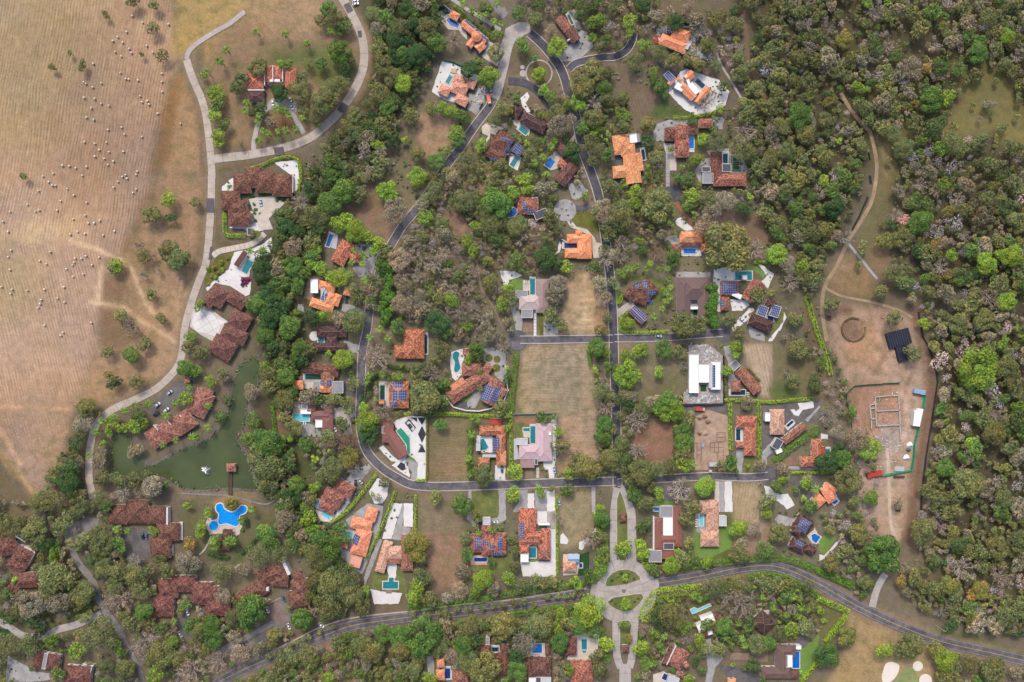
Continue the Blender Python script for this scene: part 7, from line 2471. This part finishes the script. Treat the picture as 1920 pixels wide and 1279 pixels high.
# lake furniture: fountain, pier, resort pool
x, y = 386.5, 881; p = px(x, y); o = empty('fountain', (p[0], p[1], .1), 'white fountain spraying in the middle of the green lake', 'fountain')
mb = MB(); mb.cyl((0, 0), .6, 0, .35, 12, .3); mb.make('nozzle', 'paint_grey', o)
T = []
for i in range(26):
    th = 6.2832 * i / 26 + rnd.uniform(-.1, .1); R = rnd.uniform(1.2, 3.7); H_ = rnd.uniform(1.6, 3.6); pp = None
    for k in range(7):
        u = k / 6; q = np.array((math.cos(th) * R * u, math.sin(th) * R * u, .3 + H_ * 4 * u * (1 - u)))
        if pp is not None: T += prism_tris(pp, q, (.2 * (1 - u * .5) + .03), .12)
        pp = q
me = bpy.data.meshes.new('water_jet'); T = np.array(T); fast_mesh(me, T.reshape(-1, 3), np.arange(len(T) * 3).reshape(-1, 3), 3); jo = link('water_jet', me, o, mat='foam'); jo['kind'] = 'stuff'
p0, p1 = px(433, 884.5), px(432.5, 928); o = empty('pier', (*p0, 0), 'dark plank pier leading to the lake gazebo', 'pier')
mb = MB(); mb.bar((0, 0, .5), (p1[0] - p0[0], p1[1] - p0[1], .5), 2.6, .12); mb.make('deck', 'wood', o)
for s in (-1, 1):
    mb = MB(); mb.bar((s * 1.2, 0, 1.35), (p1[0] - p0[0] + s * 1.2, p1[1] - p0[1], 1.35), .12)
    for k in range(7): t = k / 6; mb.bar((s * 1.2 + t * (p1[0] - p0[0]), t * (p1[1] - p0[1]), 0), (s * 1.2 + t * (p1[0] - p0[0]), t * (p1[1] - p0[1]), 1.35), .1)
    mb.make('railing', 'wood', o)
tx, ty, tk = 370, 930, 1 / 10.66
sheet(pairs([160, 600, 170, 520, 230, 440, 280, 440, 290, 490, 380, 460, 420, 420, 430, 560, 540, 540, 640, 560, 740, 600, 860, 560, 905, 600, 860, 680, 850, 760, 780, 790, 500, 750, 300, 760, 250, 780, 220, 700]), 'pv', z=.2)
pool('bright', pairs([375, 230, 400, 170, 455, 150, 515, 170, 535, 240, 600, 295, 690, 325, 770, 300, 835, 240, 880, 195, 940, 195, 990, 235, 980, 310, 930, 350, 870, 370, 840, 420, 850, 500, 825, 570, 770, 600, 710, 585, 640, 555, 560, 545, 500, 560, 455, 565, 425, 520, 430, 440, 435, 350, 395, 300]), 'big bright blue freeform resort pool with white rim', True, .7, .56)
pool('bright', [tuple(g([336 + 92 * math.cos(t), 588 + 95 * math.sin(t)])) for t in np.linspace(0, 6.2832, 25)[:-1]], 'small round blue children pool beside the big freeform pool', False, .4, .57)
CUR = House('resort pool pavilion', 'dark brown pavilion roofs at the edge of the blue resort pool deck')
add_roof(CUR, 'db', 'h', rect([505, 690, 665, 700, 190])); add_roof(CUR, 'db', 'h', rect([475, 890, 650, 900, 190])); add_roof(CUR, 'pergola', 'f', rect([515, 665, 705, 665, 90])); finish_house(CUR); CUR = None
mark(430, 975, 'blue resort pool')
for a in ((60, 560), (40, 640), (90, 660), (40, 790), (380, 850), (310, 960), (390, 960), (360, 1040), (340, 900), (650, 880), (700, 860), (720, 930), (650, 970), (860, 490), (1070, 270), (210, 290), (210, 390), (640, 920)): palm(*g(a))
for cls, x, y, r in (('L', 620, 110, 70), ('G', 770, 110, 60), ('O', 690, 210, 60), ('R', 720, 190, 40), ('G', 920, 680, 50)):
    shrub(cls, *g([x, y]), r * tk)
GEN = [(d_[0], d_[1]) for d_ in ()]
for i, (pts, lb) in enumerate((([940, 430, 1000, 500, 1010, 590, 980, 620], 'green hedge curving round the resort pool deck'), ([870, 1150, 1000, 1050, 1100, 960, 1172, 850], 'dark green hedge along the resort lawn path'), ([200, 1130, 330, 1180, 480, 1230, 640, 1240], 'dark green hedge south of the resort pool pavilion'))):
    hedge('D', 60 * tk, pairs(pts), lb)
for pts, mt, nm in (([(374, 1040), (384, 1030), (392, 1015), (396, 1005)], 'cn', 'footpath'),):
    road(nm, pts, 3, mt)

# planting dotted over the gravel yards, and loose rubble on the building plots
ns = 0
for pts in YARDS:
    mm = poly_mask(pts)
    if not mm: continue
    (i0, i1, j0, j1), m_ = mm; yy, xx = np.nonzero(m_ & ~hard[i0:i1, j0:j1])
    for _ in range(min(int(len(yy) * 4 / 150), 9)):
        if ns >= 230: break
        k = rnd.randrange(len(yy)); ns += 1
        shrub(rnd.choice('GDLOG'), (xx[k] + j0) * 2 - OO, (yy[k] + i0) * 2 - OO, rnd.uniform(1.2, 2.6))
def rubble(name, polys, n, mats, label, big=1.0):
    for mt in mats:
        mb = MB()
        for pts in polys:
            (i0, i1, j0, j1), m_ = poly_mask(pts); yy, xx = np.nonzero(m_ & ~hard[i0:i1, j0:j1])
            for _ in range(n):
                if not len(yy): break
                k = rnd.randrange(len(yy)); p = px((xx[k] + j0) * 2 - OO, (yy[k] + i0) * 2 - OO); a = rnd.uniform(0, 3.1); L = rnd.uniform(.4, 2.6) * big; w_ = rnd.uniform(.25, .8) * big
                mb.bar((p[0], p[1], .3), (p[0] + L * math.cos(a), p[1] + L * math.sin(a), .3 + rnd.uniform(0, .2)), w_, rnd.uniform(.15, .4))
        o = mb.make(name, mt); tag(o, dict(lg='grey ', dl='sandy ', wg='white ', gg='dark ')[mt] + label, None, kind='stuff')
P_ = lambda *n: list(zip(n[0::2], n[1::2]))
rubble('rubble', [P_(1292, 648, 1330, 646, 1354, 670, 1355, 695, 1335, 690, 1290, 680), P_(1284, 735, 1354, 745, 1354, 756, 1284, 757), P_(1240, 50, 1262, 48, 1290, 66, 1305, 75, 1300, 108, 1278, 104), P_(1236, 55, 1250, 58, 1240, 82, 1228, 78), P_(890, 165, 912, 168, 910, 190, 894, 200)], 34, ('lg', 'dl', 'wg'), 'loose pale rubble and boards strewn on the building plots')
rubble('rubble', [P_(1628, 735, 1700, 735, 1700, 860, 1640, 880, 1632, 800)], 60, ('gg', 'wg'), 'grey rubble strewn round the foundation walls', .7)

# ------------------------------------------------------------------ trees: the 300 largest as things, the smaller ones with the wood
HT.sort(key=lambda t: -t[0])
nb = nt_ = 0; hand = []
for r_, cls, x, y in HT:
    hand.append((x, y, r_))
    if cls in 'NR':
        nb += 1; (tree(cls, x, y, r_) if nb <= 280 else REST.append((cls, x, y, r_)))
    elif nt_ < 296: nt_ += 1; tree(cls, x, y, r_)
    else: REST.append((cls, x, y, r_))
WOODS = [  # palette, r min, r max, spacing, polygon
 ('OOOOOOOOOOTTTNNGYDOOTGN', 5, 19, .82, [(1490, -40), (1960, -40), (1960, 1195), (1850, 1180), (1780, 1170), (1700, 1120), (1715, 1050), (1730, 930), (1762, 800), (1768, 720), (1750, 640), (1740, 585), (1700, 555), (1668, 480), (1672, 360), (1690, 300), (1740, 210), (1700, 230), (1640, 250), (1590, 180), (1500, 100)]),
 ('OOOOOOOOYDOOTNGOT', 5, 17, .8, [(1380, -40), (1560, -40), (1580, 180), (1625, 260), (1615, 360), (1585, 420), (1545, 500), (1520, 560), (1480, 500), (1440, 440), (1410, 330), (1400, 200), (1372, 60)]),
 ('OOGDDOTOODOO', 5, 16, .7, [(690, -40), (830, -40), (820, 80), (800, 150), (760, 240), (720, 300), (700, 340), (650, 335), (600, 390), (600, 470), (580, 520), (566, 700), (556, 810), (530, 800), (500, 700), (480, 560), (482, 430), (520, 370), (572, 320), (620, 270), (680, 190), (712, 110)]),
 ('GDOOOT', 5, 13, .72, [(470, 820), (540, 830), (560, 900), (620, 950), (640, 1040), (690, 1120), (640, 1160), (580, 1160), (585, 1060), (540, 1010), (520, 940), (490, 930)]),
 ('NTTNTNOTNT', 4, 10, .82, [(780, 420), (900, 440), (905, 500), (950, 560), (962, 630), (930, 640), (850, 640), (780, 620), (745, 580), (752, 470)]),
 ('OTNOTOG', 5, 11, 1.05, [(800, 300), (920, 310), (1000, 340), (1060, 420), (1050, 500), (960, 520), (900, 480), (760, 430), (790, 360)]),
 ('OOTONYOG', 5, 13, 1.0, [(-40, 940), (230, 930), (230, 1290), (-40, 1290)]),
 ('OOGTYON', 5, 12, .95, [(230, 1080), (560, 1130), (600, 1170), (440, 1250), (380, 1300), (230, 1300)]),
 ('OOGTYOG', 6, 12, .85, [(430, 1275), (560, 1228), (680, 1188), (800, 1170), (1000, 1145), (1130, 1130), (1130, 1300), (430, 1300)]),
 ('OGGTLLGLOG', 4, 10, 1.15, [(1060, 140), (1140, 150), (1190, 260), (1300, 290), (1330, 420), (1240, 480), (1140, 470), (1110, 300)]),
 ('OGGTNLGL', 4, 10, 1.25, [(980, 200), (1070, 200), (1110, 340), (1000, 360), (930, 330), (860, 310), (830, 280)]),
 ('OGTNGDL', 4, 11, 1.05, [(560, 700), (640, 690), (680, 700), (680, 880), (600, 900), (540, 800)]),
 ('OGGTL', 4, 10, 1.1, [(760, 680), (840, 690), (840, 780), (800, 775), (690, 780), (690, 690)]),
 ('OTNOGGL', 4, 11, 1.0, [(1110, 650), (1145, 650), (1150, 890), (1085, 900), (1085, 870), (1122, 850), (1122, 780)]),
 ('OTGGOLL', 4, 11, 1.1, [(1160, 750), (1290, 740), (1300, 890), (1165, 895)]),
 ('OGTGLD', 4, 11, 1.0, [(1240, 1060), (1440, 1085), (1560, 1130), (1530, 1200), (1400, 1200), (1200, 1290), (1200, 1180)]),
 ('OTOGN', 5, 11, 1.2, [(1440, 620), (1560, 650), (1640, 850), (1660, 1010), (1580, 1050), (1600, 900), (1560, 760), (1540, 680)]),
 ('OOTGN', 5, 11, 1.15, [(1545, 960), (1660, 960), (1660, 1080), (1620, 1120), (1540, 1080)]),
 ('OOGT', 7, 13, 1.0, [(1780, 1215), (1960, 1250), (1960, 1300), (1770, 1300)]),
 ('OYTG', 6, 12, 1.0, [(100, 860), (150, 840), (160, 960), (60, 970), (70, 930)]),
 ('OOTNGO', 6, 12, 1.1, [(960, -40), (1240, -40), (1240, 50), (1140, 100), (1060, 30), (980, 20)]),
 ('OTNO', 6, 12, 1.0, [(1220, 20), (1400, 20), (1400, 170), (1340, 130), (1240, 60)]),
 ('OTGNOGL', 4, 12, 1.1, [(1290, 210), (1420, 200), (1430, 330), (1400, 400), (1280, 400), (1340, 280)]),
]
# open ground that stays open
for p_ in ([(1800, 112), (1880, 132), (1930, 210), (1930, 275), (1860, 240), (1800, 255), (1762, 245), (1800, 190)], [(1650, 255), (1690, 262), (1672, 330), (1660, 410), (1640, 480), (1618, 455), (1645, 380), (1658, 320)],
           [(1720, 1150), (1800, 1178), (1930, 1222), (1930, 1240), (1800, 1205), (1730, 1180)], [(1395, 5), (1408, 5), (1412, 110), (1440, 180), (1428, 190), (1398, 110)], [(1640, 930), (1730, 930), (1712, 1045), (1662, 1025)], [(1645, 1070), (1668, 1070), (1650, 1140), (1630, 1138)], [(1188, 803), (1264, 793), (1256, 857), (1192, 864)]): occupy(poly_mask(ragged(p_, 9, 9)))
cell = 10.0; gridp = {}
def near(x, y, r, f):
    n = int((r + 24) / cell) + 1; a, b_ = int(x // cell), int(y // cell)
    for i in range(a - n, a + n + 1):
        for j in range(b_ - n, b_ + n + 1):
            for (u, v, w_) in gridp.get((i, j), ()):
                if (u - x) ** 2 + (v - y) ** 2 < (f * (r + w_) * .62) ** 2: return True
    return False
def addp(x, y, r): gridp.setdefault((int(x // cell), int(y // cell)), []).append((x, y, r))
for x, y, r_ in hand: addp(x, y, r_)
def free(x, y, r):
    for dx, dy in ((0, 0), (.75, 0), (-.75, 0), (0, .75), (0, -.75)):
        i, j = int((y + dy * r + OO) / 2), int((x + dx * r + OO) / 2)
        if not (0 <= i < OH and 0 <= j < OW) or occ[i, j]: return False
    return True
FG = fractal(OH, OW, 31, (26, 13, 7)); fill = []; FT = fractal(OH, OW, 21, (50, 24, 12)); FL = fractal(OH, OW, 22, (40, 16, 8))
for pal, r0, r1, sp, poly in WOODS:
    mm = poly_mask(poly)
    (i0, i1, j0, j1), m_ = mm
    yy, xx = np.nonzero(m_); n = len(yy)
    tries = int(n * 4 / (math.pi * ((r0 + r1) / 2) ** 2) * 9)
    for _ in range(tries):
        k = rnd.randrange(n); x, y = (xx[k] + j0) * 2 - OO + rnd.uniform(-1, 1), (yy[k] + i0) * 2 - OO + rnd.uniform(-1, 1)
        r = r0 + (r1 - r0) * rnd.random() ** 2.1
        if near(x, y, r, sp * 1.25) or not free(x, y, r): continue
        gv = FG[min(max(int((y + OO) / 2), 0), OH - 1), min(max(int((x + OO) / 2), 0), OW - 1)]
        if gv > .2 and rnd.random() < .8: continue
        addp(x, y, r); fv = FT[min(max(int((y + OO) / 2), 0), OH - 1), min(max(int((x + OO) / 2), 0), OW - 1)]
        pl = pal + 'TTNTT' if fv > .16 else pal + 'GDOGYO' if fv < -.16 else pal
        fill.append((rnd.choice(pl), x, y, r))
FC = [crown_soup(500 + i, 440, size=.118, lobes=9 + i % 5, spread=.54 + .03 * (i % 4)) for i in range(9)]
FS = [crown_soup(540 + i, 190, size=.17, lobes=6, spread=.5) for i in range(6)]
FB = [twig_soup(600 + i, 260, .085) for i in range(5)]
UC = [crown_soup(700 + i, 26, size=.42, lobes=4, spread=.4) for i in range(4)]
def mass(name, items, protos, kindlabel, trunks=True):
    TT, CC = [], []
    for cls, x, y, r in items:
        pr_ = FS if (protos is FC and r < 8.5) else protos; t, s = pr_[rnd.randrange(len(pr_))]; R = r * S * (1.15 if trunks else 1); bare = cls in 'NR'
        h = (R * .7 + 2.2) if trunks else .1 * R
        if bare and trunks: h = R * .5 + 2.0
        p = px(x, y, h + R * .3); a = rnd.uniform(0, 6.28); c_, s_ = math.cos(a), math.sin(a); kz = rnd.uniform(.75, 1.05); ex = rnd.uniform(.8, 1.25) if trunks else 1
        q = t * np.array((R * ex, R / ex, R)); q = np.stack([q[..., 0] * c_ - q[..., 1] * s_ + p[0], q[..., 0] * s_ + q[..., 1] * c_ + p[1], q[..., 2] * kz + h], -1)
        TT.append(q); fl_ = 1 + .5 * FL[min(max(int((y + OO) / 2), 0), OH - 1), min(max(int((x + OO) / 2), 0), OW - 1)]; k_ = rnd.uniform(0, .35) if trunks and cls not in 'NRL' else 0; CC.append(s * (np.array(tint_of(cls)) * (1 - k_) + np.array(CL['O']) * k_) * (fl_ if trunks else 1))
        if trunks:
            b_ = np.array(prism_tris(np.array((p[0], p[1], -.1)), np.array((p[0], p[1], h + R * .2)), R * .06, R * .035)); TT.append(b_); CC.append(np.tile((.12, .10, .085), (6, 1)))
    t, c = np.concatenate(TT), np.concatenate(CC)
    o = link(name, soup_mesh(name, t, c)); o.color = (1, 1, 1, 1); tag(o, kindlabel, None, kind='stuff'); return len(t)
leafy = [f_ for f_ in fill + REST if f_[0] not in 'NR']; bare_ = [f_ for f_ in fill + REST if f_[0] in 'NR']
n1 = mass('woodland_canopy', leafy, FC, 'olive and green woodland canopy between and around the plots')
n2 = mass('bare_woodland', bare_, FB, 'grey leafless woodland crowns among the green ones')
und = []
for pal, r0, r1, sp, poly in WOODS:
    (i0, i1, j0, j1), m_ = poly_mask(poly); yy, xx = np.nonzero(m_)
    for _ in range(int(len(yy) * 4 / 260)):
        k = rnd.randrange(len(yy)); x, y = (xx[k] + j0) * 2 - OO, (yy[k] + i0) * 2 - OO; r = rnd.uniform(2, 5)
        if free(x, y, r): und.append((rnd.choice(pal.replace('N', 'T').replace('L', 'O') + 'TTT'), x, y, r))
EST = poly_mask([(560, 300), (900, 150), (1300, 60), (1400, 300), (1560, 560), (1560, 1100), (560, 1100)]); (i0, i1, j0, j1), m_ = EST
plot_block = np.zeros((OH, OW), bool)
for rgb, bl, op, rw, p_ in ZONES[36:]:
    mm = poly_mask(p_)
    if mm: plot_block[mm[0][0]:mm[0][1], mm[0][2]:mm[0][3]] |= mm[1]
yy, xx = np.nonzero(m_)
for _ in range(5200):
    k = rnd.randrange(len(yy)); x, y = (xx[k] + j0) * 2 - OO, (yy[k] + i0) * 2 - OO; r = rnd.uniform(1.6, 5) 
    if free(x, y, r) and not plot_block[int((y + OO) / 2), int((x + OO) / 2)]: und.append((rnd.choice('OOGGTDLTO'), x, y, r))
lk = smooth_closed([(209, 828), (215, 815), (227, 811), (245, 825), (258, 851), (276, 873), (299, 867), (342, 843), (386, 826), (404, 814), (418, 793), (430, 766), (435, 741), (441, 707), (448, 687), (460, 674), (474, 671), (487, 679), (489, 690), (483, 706), (480, 728), (466, 750), (462, 782), (450, 812), (446, 830), (464, 860), (477, 905), (481, 917), (430, 914), (384, 918), (342, 914), (320, 901), (288, 890), (235, 893), (214, 891), (207, 878)], 10)
for x, y in lk:
    for _ in range(2):
        if rnd.random() < .6: und.append((rnd.choice('OTTOD'), x + rnd.gauss(0, 2.6), y + rnd.gauss(0, 2.6), rnd.uniform(1.3, 3.2)))
n3 = mass('undergrowth', und, UC, 'low scrub and ground cover', False)
finish_labels()
print('trees', nt_, nb, 'fill', len(leafy), len(bare_), 'tris', n1, n2, n3, 'objects', len(bpy.data.objects), 'und', len(und))
